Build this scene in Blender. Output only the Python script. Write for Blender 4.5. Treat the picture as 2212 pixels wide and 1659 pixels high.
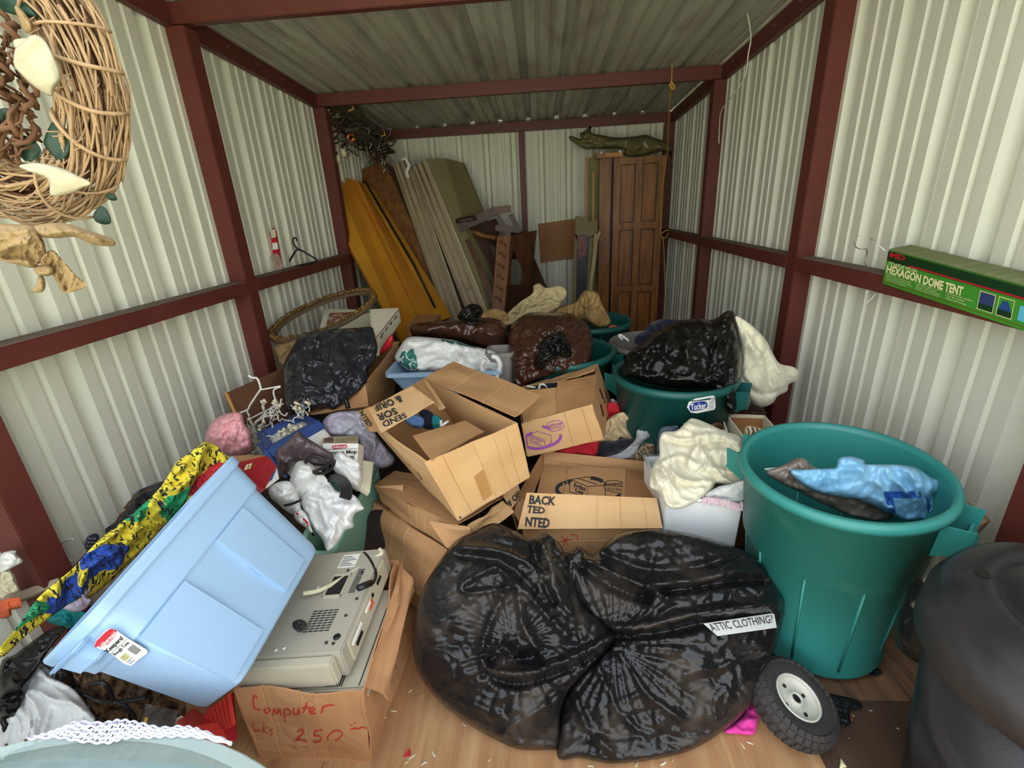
import bpy, bmesh, math, random
import numpy as np
from mathutils import Vector, Matrix, noise
from mathutils.bvhtree import BVHTree
from mathutils.geometry import delaunay_2d_cdt
random.seed(7)
for o in list(bpy.data.objects): bpy.data.objects.remove(o)
S = bpy.context.scene; COL = S.collection
# ---------------------------------------------------------------- camera
FPX = 1025.0; CX, CY = 1106.0, 829.5; EYE = np.array([0, 0, 1.6])
RM = np.array([[0.99734, -0.02827, -0.06719], [0.05281, -0.35519, 0.9333], [-0.05025, -0.93437, -0.35275]])
cd = bpy.data.cameras.new('camera'); cam = bpy.data.objects.new('camera', cd); COL.objects.link(cam)
cd.sensor_width = 36; cd.lens = FPX / 2212 * 36; cd.clip_start = .05
cam.matrix_world = Matrix(((RM[0][0], -RM[0][1], -RM[0][2], 0), (RM[1][0], -RM[1][1], -RM[1][2], 0), (RM[2][0], -RM[2][1], -RM[2][2], 1.6), (0, 0, 0, 1)))
S.camera = cam
# ---------------------------------------------------------------- light and exposure
w = bpy.data.worlds.new('sky'); S.world = w; w.use_nodes = True
nt = w.node_tree; bg = nt.nodes['Background']
tc = nt.nodes.new('ShaderNodeTexCoord'); sx = nt.nodes.new('ShaderNodeSeparateXYZ'); rp = nt.nodes.new('ShaderNodeValToRGB')
mr = nt.nodes.new('ShaderNodeMapRange'); mr.inputs[1].default_value = -1
nt.links.new(tc.outputs['Generated'], sx.inputs[0]); nt.links.new(sx.outputs[2], mr.inputs[0]); nt.links.new(mr.outputs[0], rp.inputs[0]); nt.links.new(rp.outputs[0], bg.inputs[0])
e = rp.color_ramp.elements                       # lawn below the horizon, trees at it, pale overcast sky above
e[0].position = 0.0; e[0].color = (1.12, 1.12, .74, 1); e[1].position = 1; e[1].color = (.74, .84, 1.0, 1)
for p, c in ((.47, (1.15, 1.15, .85, 1)), (.52, (.84, .88, .82, 1)), (.60, (.95, .98, 1.0, 1))):
    q = e.new(p); q.color = c
bg.inputs[1].default_value = 2.3
vs = S.view_settings; vs.view_transform = 'Standard'; vs.look = 'None'; vs.gamma = 1; vs.use_curve_mapping = False; vs.exposure = 0.6
# ---------------------------------------------------------------- pixel -> world point at a real depth
def ray(px, py):
    return RM @ np.array([px - CX, py - CY, FPX])
def at(px, py, Y=None, z=None, X=None):
    d = ray(px, py)
    s = Y / d[1] if Y is not None else ((z - 1.6) / d[2] if z is not None else X / d[0])
    return EYE + d * s
# ---------------------------------------------------------------- materials
def srgb(h):
    h = h.lstrip('#'); v = [int(h[i:i + 2], 16) / 255 for i in (0, 2, 4)]
    return tuple((x / 12.92 if x <= .04045 else ((x + .055) / 1.055) ** 2.4) for x in v)
MATS = {}
def mat(name, col, rough=.6, metal=0, col2=None, nscale=4, nmix=.6, bump=None, bscale=30, bstr=.3, stretch=None, alpha=1, trans=0, ior=1.45, spec=.5, sheen=0, coat=0, dust=None, dscale=5, dlo=.5, dhi=.7, sss=0, col3=None, n3=20):
    if name in MATS: return MATS[name]
    m = bpy.data.materials.new(name); MATS[name] = m; m.use_nodes = True; n = m.node_tree; N = n.nodes; L = n.links
    b = N['Principled BSDF']; c = srgb(col)
    b.inputs['Base Color'].default_value = (*c, 1); b.inputs['Roughness'].default_value = rough; b.inputs['Metallic'].default_value = metal
    b.inputs['IOR'].default_value = ior; b.inputs['Specular IOR Level'].default_value = spec
    b.inputs['Alpha'].default_value = alpha; b.inputs['Transmission Weight'].default_value = trans
    b.inputs['Sheen Weight'].default_value = sheen; b.inputs['Coat Weight'].default_value = coat
    t = N.new('ShaderNodeTexCoord'); mp = N.new('ShaderNodeMapping'); L.new(t.outputs['Object'], mp.inputs[0])
    if stretch: mp.inputs['Scale'].default_value = stretch
    src = None
    def noise_fac(sc, lo, hi, det=5, dist=0):
        x = N.new('ShaderNodeTexNoise'); x.inputs['Scale'].default_value = sc; x.inputs['Detail'].default_value = det; x.inputs['Distortion'].default_value = dist
        L.new(mp.outputs[0], x.inputs[0]); r = N.new('ShaderNodeMapRange'); r.inputs[1].default_value = lo; r.inputs[2].default_value = hi
        L.new(x.outputs[0], r.inputs[0]); return r.outputs[0]
    def mixin(src, fac, c2, amt=1):
        x = N.new('ShaderNodeMix'); x.data_type = 'RGBA'
        if src is None: x.inputs[6].default_value = (*c, 1)
        else: L.new(src, x.inputs[6])
        x.inputs[7].default_value = (*srgb(c2), 1)
        q = N.new('ShaderNodeMath'); q.operation = 'MULTIPLY'; q.inputs[1].default_value = amt; L.new(fac, q.inputs[0]); L.new(q.outputs[0], x.inputs[0]); return x.outputs[2]
    if col2: src = mixin(src, noise_fac(nscale, .35, .65), col2, nmix)
    if col3: src = mixin(src, noise_fac(n3, .45, .62, 3), col3, .8)
    if dust:
        fd = noise_fac(dscale, dlo, dhi, 8, 1.2); src = mixin(src, fd, dust, .75)
        rr = N.new('ShaderNodeMapRange'); rr.inputs[3].default_value = rough; rr.inputs[4].default_value = min(1, rough + .4); L.new(fd, rr.inputs[0]); L.new(rr.outputs[0], b.inputs['Roughness'])
    if src: L.new(src, b.inputs['Base Color'])
    if bump:
        bp = N.new('ShaderNodeBump'); bp.inputs['Strength'].default_value = bstr; bp.inputs['Distance'].default_value = .01
        if bump == 'noise':
            x = N.new('ShaderNodeTexNoise'); x.inputs['Scale'].default_value = bscale; x.inputs['Detail'].default_value = 6; L.new(mp.outputs[0], x.inputs[0]); L.new(x.outputs[0], bp.inputs['Height'])
        elif bump == 'ridge':                      # sharp little creases, as in film
            x = N.new('ShaderNodeTexNoise'); x.noise_type = 'RIDGED_MULTIFRACTAL'; x.inputs['Scale'].default_value = bscale; x.inputs['Detail'].default_value = 3; x.inputs['Distortion'].default_value = .8
            L.new(mp.outputs[0], x.inputs[0]); L.new(x.outputs[0], bp.inputs['Height'])
        elif bump == 'wave':
            x = N.new('ShaderNodeTexWave'); x.inputs['Scale'].default_value = bscale; x.inputs['Distortion'].default_value = 1.5; x.inputs['Detail'].default_value = 2; L.new(mp.outputs[0], x.inputs[0]); L.new(x.outputs[0], bp.inputs['Height'])
        elif bump == 'weave':
            x = N.new('ShaderNodeTexVoronoi'); x.inputs['Scale'].default_value = bscale; L.new(mp.outputs[0], x.inputs[0]); L.new(x.outputs[0], bp.inputs['Height'])
        L.new(bp.outputs[0], b.inputs['Normal'])
    return m
def wood(name, c1, c2, stretch=(1, 1, 12), rough=.45, scale=3, bstr=.15):
    m = mat(name, c1, rough, col2=c2, nscale=scale, nmix=1, stretch=stretch, bump='noise', bscale=12, bstr=bstr, col3=None)
    return m
M_WALL = mat('painted_sheet_metal', '#dcdbcb', .42, bump='noise', bscale=220, bstr=.12, col2='#cfcfbd', nscale=1.3)
M_CEIL = mat('dull_roof_metal', '#c2c2b2', .42, metal=.1, col2='#a3a190', nscale=2.2, stretch=(3, .5, 1), dust='#8a7668', dscale=2.5, dlo=.5, dhi=.8)
M_RED = mat('red_oxide_steel', '#66322a', .5, col2='#582620', nscale=3, bump='noise', bscale=60, bstr=.08)
M_DUSTY = mat('dusty_steel', '#75685a', .9, col2='#5d4a3e', nscale=14)
M_PLY = mat('plywood', '#bf9669', .75, col2='#93633e', nscale=1.6, nmix=.75, stretch=(9, .7, 1), bump='noise', bscale=20, bstr=.1, dust='#7a5238', dscale=.9, dlo=.55, dhi=.75, col3='#ab7b50', n3=5)
M_PLYD = mat('stained_plywood', '#8a6648', .75, col2='#5f4430', nscale=1.6, stretch=(9, .7, 1), dust='#3a2a22', dscale=2.5, dlo=.5, dhi=.7)
M_PLYD2 = mat('dark_plywood', '#5a4232', .6, col2='#33251e', nscale=2.2, stretch=(5, 1, 1))  # darkest floor sheet, front right
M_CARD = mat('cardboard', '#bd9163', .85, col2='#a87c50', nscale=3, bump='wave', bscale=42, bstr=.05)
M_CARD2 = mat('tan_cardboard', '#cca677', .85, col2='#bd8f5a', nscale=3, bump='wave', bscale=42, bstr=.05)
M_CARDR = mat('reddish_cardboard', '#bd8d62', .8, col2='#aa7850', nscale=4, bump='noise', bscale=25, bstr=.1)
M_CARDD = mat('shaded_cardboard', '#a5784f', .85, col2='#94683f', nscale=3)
M_INK = mat('black_ink', '#2b2c2d', .8)
M_REDINK = mat('red_marker', '#c2322c', .7)
M_BAGBLK = mat('black_film', '#1a1919', .23, bump='ridge', bscale=22, bstr=.3, dust='#54493f', dscale=5, dlo=.5, dhi=.78, spec=.42)
M_BAGBLK2 = mat('black_thin_film', '#0f0e0e', .26, bump='ridge', bscale=24, bstr=.3, spec=.35)
M_BAGSMK = mat('smoky_film', '#26272c', .22, bump='ridge', bscale=18, bstr=.35, spec=.5)
M_BAGBRN = mat('brown_film', '#3f251a', .2, bump='ridge', bscale=9, bstr=.55, spec=.6)
M_BAGPUR = mat('purple_grey_film', '#574a4c', .25, bump='ridge', bscale=14, bstr=.5)
M_BAGOLV = mat('olive_film', '#6b6340', .3, bump='ridge', bscale=9, bstr=.5)
M_BAGWHT = mat('white_film', '#d5d5d2', .4, bump='ridge', bscale=13, bstr=.4, sheen=.1)
M_BAGPNK = mat('pink_film', '#dc9b9f', .3, bump='ridge', bscale=13, bstr=.55)
M_BAGCLR = mat('milky_clear_film', '#c0c1cb', .2, bump='ridge', bscale=11, bstr=.6, alpha=.75, col2='#a387a8', nscale=6)
M_BAGBLU = mat('blue_clear_film', '#83b4cf', .18, bump='ridge', bscale=10, bstr=.45, col2='#5f9cc8', nscale=7)
M_CLEARBR = mat('clear_film_over_brown', '#6f6258', .16, bump='ridge', bscale=16, bstr=.7, col2='#8d8378', nscale=10)
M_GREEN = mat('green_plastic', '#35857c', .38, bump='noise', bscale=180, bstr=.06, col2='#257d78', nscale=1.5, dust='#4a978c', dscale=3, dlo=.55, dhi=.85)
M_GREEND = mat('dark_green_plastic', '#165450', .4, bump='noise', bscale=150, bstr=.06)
M_GREENT = mat('sea_green_plastic', '#7cae96', .4)
M_BLUE = mat('light_blue_plastic', '#9ab8d6', .38, bump='noise', bscale=200, bstr=.07)
M_BLUEB = mat('blue_bin_plastic', '#8eabc6', .4)
M_BLACKP = mat('black_plastic', '#1f1f22', .36, bump='noise', bscale=220, bstr=.08, dust='#4a4440', dscale=3, dlo=.4, dhi=.85)
M_BLACK = mat('plain_black', '#151515', .5)
M_CABLE = mat('cable_black', '#1b1b1d', .4)
M_GREY = mat('grey_plastic', '#7d7872', .5)
M_WHITEP = mat('white_plastic', '#eef0ee', .4, col2='#cfd4d0', nscale=3)
M_WHITE = mat('white_paint', '#e6e4dc', .6)
M_PUTTY = mat('putty_plastic', '#c0b8a2', .55, bump='noise', bscale=300, bstr=.08, col2='#b0a890', nscale=4)
M_PUTTYG = mat('grey_sheet_metal', '#a9a290', .5, bump='noise', bscale=300, bstr=.08)
M_CREAM = mat('cream_cotton', '#dcd5bd', .9, bump='noise', bscale=160, bstr=.1, sheen=.15, col2='#d8cfb0', nscale=6)
M_FLEECE = mat('cream_fleece', '#dfd9bd', 1, bump='noise', bscale=90, bstr=.5, sheen=.4)
M_TAN = mat('tan_cotton', '#a98a58', .95, bump='noise', bscale=90, bstr=.2, col2='#8f7146', nscale=8)
M_TANL = mat('pale_khaki_cotton', '#bfa982', .95, bump='noise', bscale=120, bstr=.15)
M_OLDW = mat('old_cream_cotton', '#b8a981', .95, bump='noise', bscale=90, bstr=.2, col2='#a3926b', nscale=7)
M_REDC = mat('red_cotton', '#b81f2c', .9, bump='noise', bscale=120, bstr=.15)
M_REDP = mat('red_plastic', '#b5202a', .25)
M_REDBOX = mat('red_carton', '#9c2228', .5, col2='#8a1a20', nscale=5)
M_BLKC = mat('black_cotton', '#16161b', .95, sheen=.2)
M_NAVY = mat('navy_cotton', '#1c2036', .95, sheen=.2)
M_GRYC = mat('grey_fleece', '#a4a4a6', .95, bump='noise', bscale=90, bstr=.3, sheen=.2)
M_JEAN = mat('slate_denim', '#55606e', .95, bump='noise', bscale=120, bstr=.2)
M_PINKC = mat('hot_pink_cotton', '#e0409a', .85)
M_PINKF = mat('pale_pink_yarn', '#dcc0c6', .95)
M_LAV = mat('lavender_cotton', '#c3b6c9', .9, bump='noise', bscale=60, bstr=.2)
M_TEAL = mat('teal_cotton', '#1f8585', .9); M_SKY = mat('sky_blue_cotton', '#6b94c8', .9)
M_PURPC = mat('plum_cotton', '#3b2a44', .95)
M_FOAM = mat('yellow_foam', '#c98c22', .95, col2='#b67c1c', nscale=3, bump='noise', bscale=140, bstr=.2)
M_FOAM2 = mat('orange_foam', '#c57a1a', .95, col2='#c98f2c', nscale=3, bump='noise', bscale=140, bstr=.2)
M_PADDED = mat('aged_white_vinyl', '#b3a184', .55, col2='#9d8c6e', nscale=5)
M_KHAKI = mat('khaki_board', '#8e8259', .7, col2='#7a7050', nscale=3)
M_OAK = wood('oak_stain', '#9a642d', '#76461c', (9, 9, 1), .4)
M_OAKE = mat('raw_oak_edge', '#c08a4c', .6)
M_DOORW = wood('old_brown_door', '#8a5a2c', '#6b4220', (8, 8, 1.2), .55)
M_DARKW = wood('dark_carved_wood', '#4f3322', '#3a2418', (5, 5, 1), .45)
M_DARKW2 = wood('mid_brown_wood', '#6a4428', '#4f3120', (6, 6, 1), .45)
M_PINE = mat('bare_pine', '#a8845c', .8, col2='#94704a', nscale=4)
M_GREYW = wood('weathered_wood', '#5d5646', '#453d30', (6, 6, 6), .85)
M_BRBOARD = wood('brown_hardboard', '#6c4830', '#593a26', (1, 1, 1), .7)
M_TWIG = mat('grapevine', '#b0916a', .85, col2='#7c6144', nscale=14, bump='noise', bscale=80, bstr=.4)
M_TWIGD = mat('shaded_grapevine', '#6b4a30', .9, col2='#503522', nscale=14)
M_PAPER = mat('kraft_ribbon', '#a58a5e', .85, bump='wave', bscale=60, bstr=.5, col2='#8a7048', nscale=14)
M_PETAL2 = mat('wreath_petal', '#a9a289', .85, col2='#9c9270', nscale=9)
M_PETAL = mat('dried_cream_petal', '#cfc8ae', .8, col2='#c4b88e', nscale=8)
M_LEAF = mat('dark_green_leaf', '#0f2c1c', .5, col2='#1c3c28', nscale=20)
M_CORD = mat('white_cord', '#d8d6cc', .6); M_YCORD = mat('yellow_cord', '#c89a34', .7)
M_WIRE = mat('dull_wire', '#a19a86', .35, metal=.7)
M_COPPER = mat('copper_wire', '#b3703a', .3, metal=.9)
M_TYRE = mat('rubber', '#34302e', .8, bump='noise', bscale=90, bstr=.3, col2='#433d38', nscale=9)
M_RIM = mat('white_enamel', '#cfcbbb', .4, dust='#7c5a3c', dscale=9, dlo=.62, dhi=.8)
M_COOLW = mat('cooler_white', '#c9c7bf', .5, bump='noise', bscale=200, bstr=.1)
M_COOLB = mat('cooler_blue', '#1f3d78', .4)
M_GOLD = mat('antiqued_gold', '#8a6a38', .35, metal=.55, col2='#5d4426', nscale=18)
M_GOLDD = mat('brown_gesso', '#5a4630', .6, col2='#45341f', nscale=9)
M_LABEL = mat('label_paper', '#e9e7dd', .5); M_LABELR = mat('label_red', '#c01a2c', .45); M_LABELB = mat('label_blue', '#243a8c', .45)
M_TEALP = mat('teal_print', '#2c6f68', .5); M_PURP = mat('purple_print', '#92439a', .7); M_BLUEP = mat('blue_print', '#2857a8', .4)
M_GLASS = mat('greenish_glass', '#b4cfc9', .06, alpha=.30, spec=.8)
M_TWINE = mat('quilted_grey_cloth', '#a9adb0', .95, bump='weave', bscale=22, bstr=.8)
M_LACE = mat('white_crochet', '#e6e4ee', .9)
M_ORANGE = mat('orange_red_paper', '#c45a34', .8); M_ORST = mat('orange_sticker', '#e2603a', .6)
M_GREENB = mat('box_green', '#3c8a2c', .4, col2='#4fa034', nscale=3); M_GREENK = mat('box_dark_green', '#14381c', .4)
M_KRAFTG = mat('worn_green_carton', '#6d7a4c', .8, col2='#8c8c64', nscale=9, stretch=(1, 9, 1))
M_YELTXT = mat('cream_print', '#e6dfa8', .5)
# ---------------------------------------------------------------- object helpers
def link(name, me, m=None, parent=None, smooth=False):
    o = bpy.data.objects.new(name, me); COL.objects.link(o)
    if m is not None and not me.materials: me.materials.append(m)
    if smooth:
        me.polygons.foreach_set('use_smooth', [True] * len(me.polygons)); me.update()
    if parent is not None: o.parent = parent
    return o
def mesh(name, v, f, m=None, parent=None, smooth=False):
    me = bpy.data.meshes.new(name); me.from_pydata([tuple(map(float, p)) for p in v], [], f); me.update()
    return link(name, me, m, parent, smooth)
def fromnp(name, V, F, m, parent=None, smooth=True):
    me = bpy.data.meshes.new(name); me.from_pydata(V.tolist(), [], [tuple(x) for x in F]); me.update()
    return link(name, me, m, parent, smooth)
def tag(o, label, cat, group=None, kind=None):
    if label: o['label'] = label
    if cat: o['category'] = cat
    if group: o['group'] = group
    if kind: o['kind'] = kind
    return o
def thing(name, label, cat, group=None):
    o = bpy.data.objects.new(name, None); o.empty_display_size = .05; COL.objects.link(o); return tag(o, label, cat, group)
def struct(o): o['kind'] = 'structure'; return o
def lab(o, s): o['label'] = s; return o
def N3(v): v = np.array(v, float); return v / (np.linalg.norm(v) + 1e-12)
def boxm(a, b):
    (x0, y0, z0), (x1, y1, z1) = a, b
    v = [(x0, y0, z0), (x1, y0, z0), (x1, y1, z0), (x0, y1, z0), (x0, y0, z1), (x1, y0, z1), (x1, y1, z1), (x0, y1, z1)]
    return v, [(3, 2, 1, 0), (4, 5, 6, 7), (0, 1, 5, 4), (1, 2, 6, 5), (2, 3, 7, 6), (3, 0, 4, 7)]
def box(name, a, b, m, parent=None, bev=0):
    v, f = boxm(a, b); o = mesh(name, v, f, m, parent)
    if bev: bevel(o, bev)
    return o
def bevel(o, w, seg=2):
    b = bmesh.new(); b.from_mesh(o.data); bmesh.ops.recalc_face_normals(b, faces=b.faces)
    bmesh.ops.bevel(b, geom=b.edges[:], offset=w, segments=seg, affect='EDGES', clamp_overlap=True); b.to_mesh(o.data); b.free(); return o
def hexa(name, P, m, parent=None, bev=0):
    """P: 8 world points, bottom loop then top loop"""
    o = mesh(name, P, [(3, 2, 1, 0), (4, 5, 6, 7), (0, 1, 5, 4), (1, 2, 6, 5), (2, 3, 7, 6), (3, 0, 4, 7)], m, parent)
    b = bmesh.new(); b.from_mesh(o.data); bmesh.ops.recalc_face_normals(b, faces=b.faces); b.to_mesh(o.data); b.free()
    if bev: bevel(o, bev)
    return o
def slab(name, q, th, m, parent=None, bev=0, back=None):
    """quad of 4 world points given thickness away from the eye (or along vector back)"""
    q = [np.array(p, float) for p in q]
    n = N3(np.cross(q[1] - q[0], q[3] - q[0]))
    if back is not None: n = N3(back)
    elif np.dot(n, q[0] - EYE) < 0: n = -n
    return hexa(name, list(q) + [p + n * th for p in q], m, parent, bev)
def tube(name, pts, r, m, parent=None, seg=6, rad=None, closed=False):
    P = np.array(pts, float); n = len(P); V = []; F = []
    T = np.zeros_like(P); T[1:-1] = P[2:] - P[:-2]; T[0] = P[1] - P[0]; T[-1] = P[-1] - P[-2]
    if closed: T[0] = T[-1] = P[1] - P[-1]
    a = np.array([.3, .2, 1.0])
    for i in range(n):
        t = N3(T[i]); u = a - t * np.dot(a, t)
        if np.linalg.norm(u) < 1e-3: u = np.cross(t, [1, 0, 0])
        u = N3(u); a = u; w_ = np.cross(t, u); rr = r if rad is None else rad[i]
        for k in range(seg):
            g = 2 * math.pi * k / seg; V.append(P[i] + rr * (math.cos(g) * u + math.sin(g) * w_))
    m_ = n if closed else n - 1
    for i in range(m_):
        for k in range(seg):
            j = (i + 1) % n; F.append((i * seg + k, i * seg + (k + 1) % seg, j * seg + (k + 1) % seg, j * seg + k))
    if not closed: F.append(tuple(range(seg))[::-1]); F.append(tuple(range((n - 1) * seg, n * seg)))
    if name is None: return V, F
    return mesh(name, V, F, m, parent, True)
def merged(name, parts, m, parent=None, smooth=False):
    V = []; F = []
    for v, f in parts:
        k = len(V); V += list(v); F += [tuple(i + k for i in q) for q in f]
    return mesh(name, V, F, m, parent, smooth)
def spline(P, n=8, closed=False):
    P = np.array(P, float); out = []; N = len(P); R_ = range(N if closed else N - 1)
    for i in R_:
        if closed: p0, p1, p2, p3 = P[i - 1], P[i], P[(i + 1) % N], P[(i + 2) % N]
        else: p0, p1, p2, p3 = P[max(i - 1, 0)], P[i], P[i + 1], P[min(i + 2, N - 1)]
        for k in range(n):
            t = k / n; out.append(.5 * (2 * p1 + (p2 - p0) * t + (2 * p0 - 5 * p1 + 4 * p2 - p3) * t * t + (3 * p1 - p0 - 3 * p2 + p3) * t ** 3))
    if not closed: out.append(P[-1])
    return np.array(out)
def pxs(pts, Y=None): return [at(p[0], p[1], p[2] if len(p) > 2 else Y) for p in pts]
def lathe(name, prof, c, m, parent=None, seg=48, axis=None, smooth=True, close=False):
    """prof: (r, h) list turned about axis through c"""
    ax = N3(axis if axis is not None else (0, 0, 1)); u = N3(np.cross(ax, [0, 1, 0] if abs(ax[1]) < .9 else [1, 0, 0])); w_ = np.cross(ax, u)
    V = []; F = []; n = len(prof)
    for i in range(seg):
        g = 2 * math.pi * i / seg; d = math.cos(g) * u + math.sin(g) * w_
        for r_, h in prof: V.append(np.array(c) + d * r_ + ax * h)
    for i in range(seg):
        j = (i + 1) % seg
        for k in range(n - 1): F.append((i * n + k, j * n + k, j * n + k + 1, i * n + k + 1))
        if close: F.append((i * n + n - 1, j * n + n - 1, j * n, i * n))
    return mesh(name, V, F, m, parent, smooth)
# ---- numpy gradient noise
def pnoise(x, y, seed=0):
    xi = np.floor(x).astype(np.int64); yi = np.floor(y).astype(np.int64); xf = x - xi; yf = y - yi
    def g(a, b):
        h = (a * 374761393 + b * 668265263 + seed * 974711) & 0x7fffffff; h = (h ^ (h >> 13)) * 1274126177 & 0x7fffffff; h = h ^ (h >> 16)
        th = (h % 6283) / 1000.0; return np.cos(th), np.sin(th)
    u = xf * xf * xf * (xf * (xf * 6 - 15) + 10); v = yf * yf * yf * (yf * (yf * 6 - 15) + 10)
    def d(a, b, dx, dy): gx, gy = g(a, b); return gx * dx + gy * dy
    n00 = d(xi, yi, xf, yf); n10 = d(xi + 1, yi, xf - 1, yf); n01 = d(xi, yi + 1, xf, yf - 1); n11 = d(xi + 1, yi + 1, xf - 1, yf - 1)
    return ((n00 * (1 - u) + n10 * u) * (1 - v) + (n01 * (1 - u) + n11 * u) * v) * 1.5
def trin(x, y, seed=0):
    """random heights joined by flat facets: creased film or paper"""
    k = .3660254; sx_ = x + (x + y) * k; sy_ = y + (x + y) * k; xi = np.floor(sx_).astype(np.int64); yi = np.floor(sy_).astype(np.int64); fx = sx_ - xi; fy = sy_ - yi
    def hv(a, b): h = (a * 374761393 + b * 668265263 + seed * 1442695) & 0x7fffffff; h = (h ^ (h >> 13)) * 1274126177 & 0x7fffffff; h = h ^ (h >> 16); return (h % 2001) / 1000.0 - 1
    up = fx > fy; a = hv(xi, yi); c = hv(xi + 1, yi + 1); b = np.where(up, hv(xi + 1, yi), hv(xi, yi + 1)); return np.where(up, a * (1 - fx) + b * (fx - fy) + c * fy, a * (1 - fy) + b * (fy - fx) + c * fx)
def ridged(x, y, seed=0): return 1 - np.abs(pnoise(x, y, seed)) * 2
def polydist(P, L, closed=False):
    """distance of points P (n,2) to a polyline L"""
    L = np.array(L, float)
    if closed: L = np.vstack([L, L[:1]])
    best = np.full(len(P), 1e9)
    for a, b in zip(L[:-1], L[1:]):
        ab = b - a; t = np.clip(((P - a) @ ab) / (ab @ ab + 1e-9), 0, 1); best = np.minimum(best, np.hypot(*(P - a - t[:, None] * ab).T))
    return best
def inside(P, L):
    x, y = P.T; c = np.zeros(len(P), bool); n = len(L)
    for i in range(n):
        x1, y1 = L[i]; x2, y2 = L[(i + 1) % n]
        c ^= ((y1 > y) != (y2 > y)) & (x < (x2 - x1) * (y - y1) / (y2 - y1 + 1e-12) + x1)
    return c
SEED = [10]
def blob(name, out, Y, front, back, m, parent=None, step=8, kind='crumple', amp=.012, scale=.12, fans=(), folds=(), sharp=False, ang=0, an=3.0, pw=.5, floor=.004, edge=1.0, zmax=None, fmul=1.0):
    """a soft body: outline in picture units set at real depth Y (number, or (Y at top, Y at bottom)), swelling front/back metres
    towards/away from the doorway, with folds. Closed mesh with volume."""
    SEED[0] += 1; sd = SEED[0]
    L = np.array([p[:2] for p in out], float)
    if not sharp: L = spline(L, 4, True)
    # resample
    Q = []; M = len(L)
    for i in range(M):
        a, b = L[i], L[(i + 1) % M]; n = max(1, int(round(np.hypot(*(b - a)) / step)))
        for k in range(n): Q.append(a + (b - a) * k / n)
    L = np.array(Q); nb = len(L)
    lo, hi = L.min(0), L.max(0)
    gx, gy = np.meshgrid(np.arange(lo[0], hi[0], step), np.arange(lo[1], hi[1], step * .87)); gx = gx + (np.arange(gx.shape[0])[:, None] % 2) * step / 2
    G = np.stack([gx.ravel(), gy.ravel()], 1); G = G + np.random.RandomState(sd).uniform(-.15, .15, G.shape) * step
    G = G[inside(G, L)]; G = G[polydist(G, L, True) > step * .55]
    P = np.vstack([L, G])
    vs_, _, fs, *_r = delaunay_2d_cdt([Vector(p) for p in P], [], [list(range(nb))], 1, 1e-6)
    P = np.array([tuple(v) for v in vs_]); F = [tuple(f) for f in fs]
    bd = polydist(P, L, True) < 1e-3
    # smooth inflation: Poisson solve on a coarse grid
    g = 56; sp = max(hi - lo) / (g - 6); X, Yg = np.meshgrid(np.arange(g), np.arange(g)); C = np.stack([lo[0] + (X.ravel() - 3) * sp, lo[1] + (Yg.ravel() - 3) * sp], 1)
    ms = inside(C, L).reshape(g, g); u = np.zeros((g, g))
    for _ in range(700):
        u[1:-1, 1:-1] = .25 * (u[:-2, 1:-1] + u[2:, 1:-1] + u[1:-1, :-2] + u[1:-1, 2:]) + 1; u *= ms
    u /= u.max() + 1e-9
    fx = (P[:, 0] - lo[0]) / sp + 3; fy = (P[:, 1] - lo[1]) / sp + 3; ix = np.clip(fx.astype(int), 0, g - 2); iy = np.clip(fy.astype(int), 0, g - 2); fx -= ix; fy -= iy
    U = u[iy, ix] * (1 - fx) * (1 - fy) + u[iy, ix + 1] * fx * (1 - fy) + u[iy + 1, ix] * (1 - fx) * fy + u[iy + 1, ix + 1] * fx * fy
    D = polydist(P, L, True); U = np.clip(U, 0, 1) ** pw * np.clip(D / (step * 1.5), 0, 1) ** .5; U[bd] = 0
    D3 = np.array([ray(*p) for p in P]); dist = np.linalg.norm(D3, axis=1)
    if callable(Y): Yv = np.array([Y(*p) for p in P])
    elif isinstance(Y, tuple): t = (P[:, 1] - lo[1]) / (hi[1] - lo[1]); Yv = Y[0] + (Y[1] - Y[0]) * t
    else: Yv = np.full(len(P), float(Y))
    s = np.minimum(Yv / D3[:, 1], np.where(D3[:, 2] < -1e-3, (1.6 - floor - .012) / np.maximum(-D3[:, 2], 1e-3), 1e9)); mpp = s.mean()                       # metres per picture unit
    x = P[:, 0] * mpp; y = P[:, 1] * mpp; f = 1 / scale
    wx = pnoise(x * f * .5, y * f * .5, sd) * scale * .9; wy = pnoise(x * f * .5 + 9, y * f * .5, sd + 1) * scale * .9
    c_, s_ = math.cos(math.radians(ang)), math.sin(math.radians(ang))
    if kind == 'crumple':
        h = np.zeros(len(P)); a = 1.0
        for o_ in range(4):
            X2, Y2 = x + wx * .9, y + wy * .9; an_ = .8 * o_ + sd; ca, sa = math.cos(an_), math.sin(an_); U2, W2 = (X2 * ca + Y2 * sa) * f, (-X2 * sa + Y2 * ca) * f * .6
            h += a * (.85 * trin(U2, W2, sd + o_ * 7) + .7 * (np.clip(ridged(U2 * .8, W2 * .8, sd + o_ * 3 + 50), 0, 1) ** 2 - .3)); f *= 1.95; a *= .56
    elif kind == 'cloth':
        xr = (x + wx) * c_ + (y + wy) * s_; yr = -(x + wx) * s_ + (y + wy) * c_; h = np.zeros(len(P)); a = 1.0
        for o_ in range(4):
            r1 = ridged(xr * f / an, yr * f, sd + o_ * 7); h += 1.7 * a * (np.clip(r1, 0, 1) ** 1.5 - .4) + .7 * a * trin(xr * f / an * 1.3, yr * f * 1.3, sd + o_ + 30); f *= 1.8; a *= .52; xr, yr = xr * .94 + yr * .34, yr * .94 - xr * .34
    else:
        h = pnoise(x * f, y * f, sd) + .5 * pnoise(x * f * 2, y * f * 2, sd + 3)
    h *= amp * (3.0 if kind == 'crumple' else 2.2 if kind == 'cloth' else 1.6)
    if kind == 'cloth': front *= .7
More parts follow.
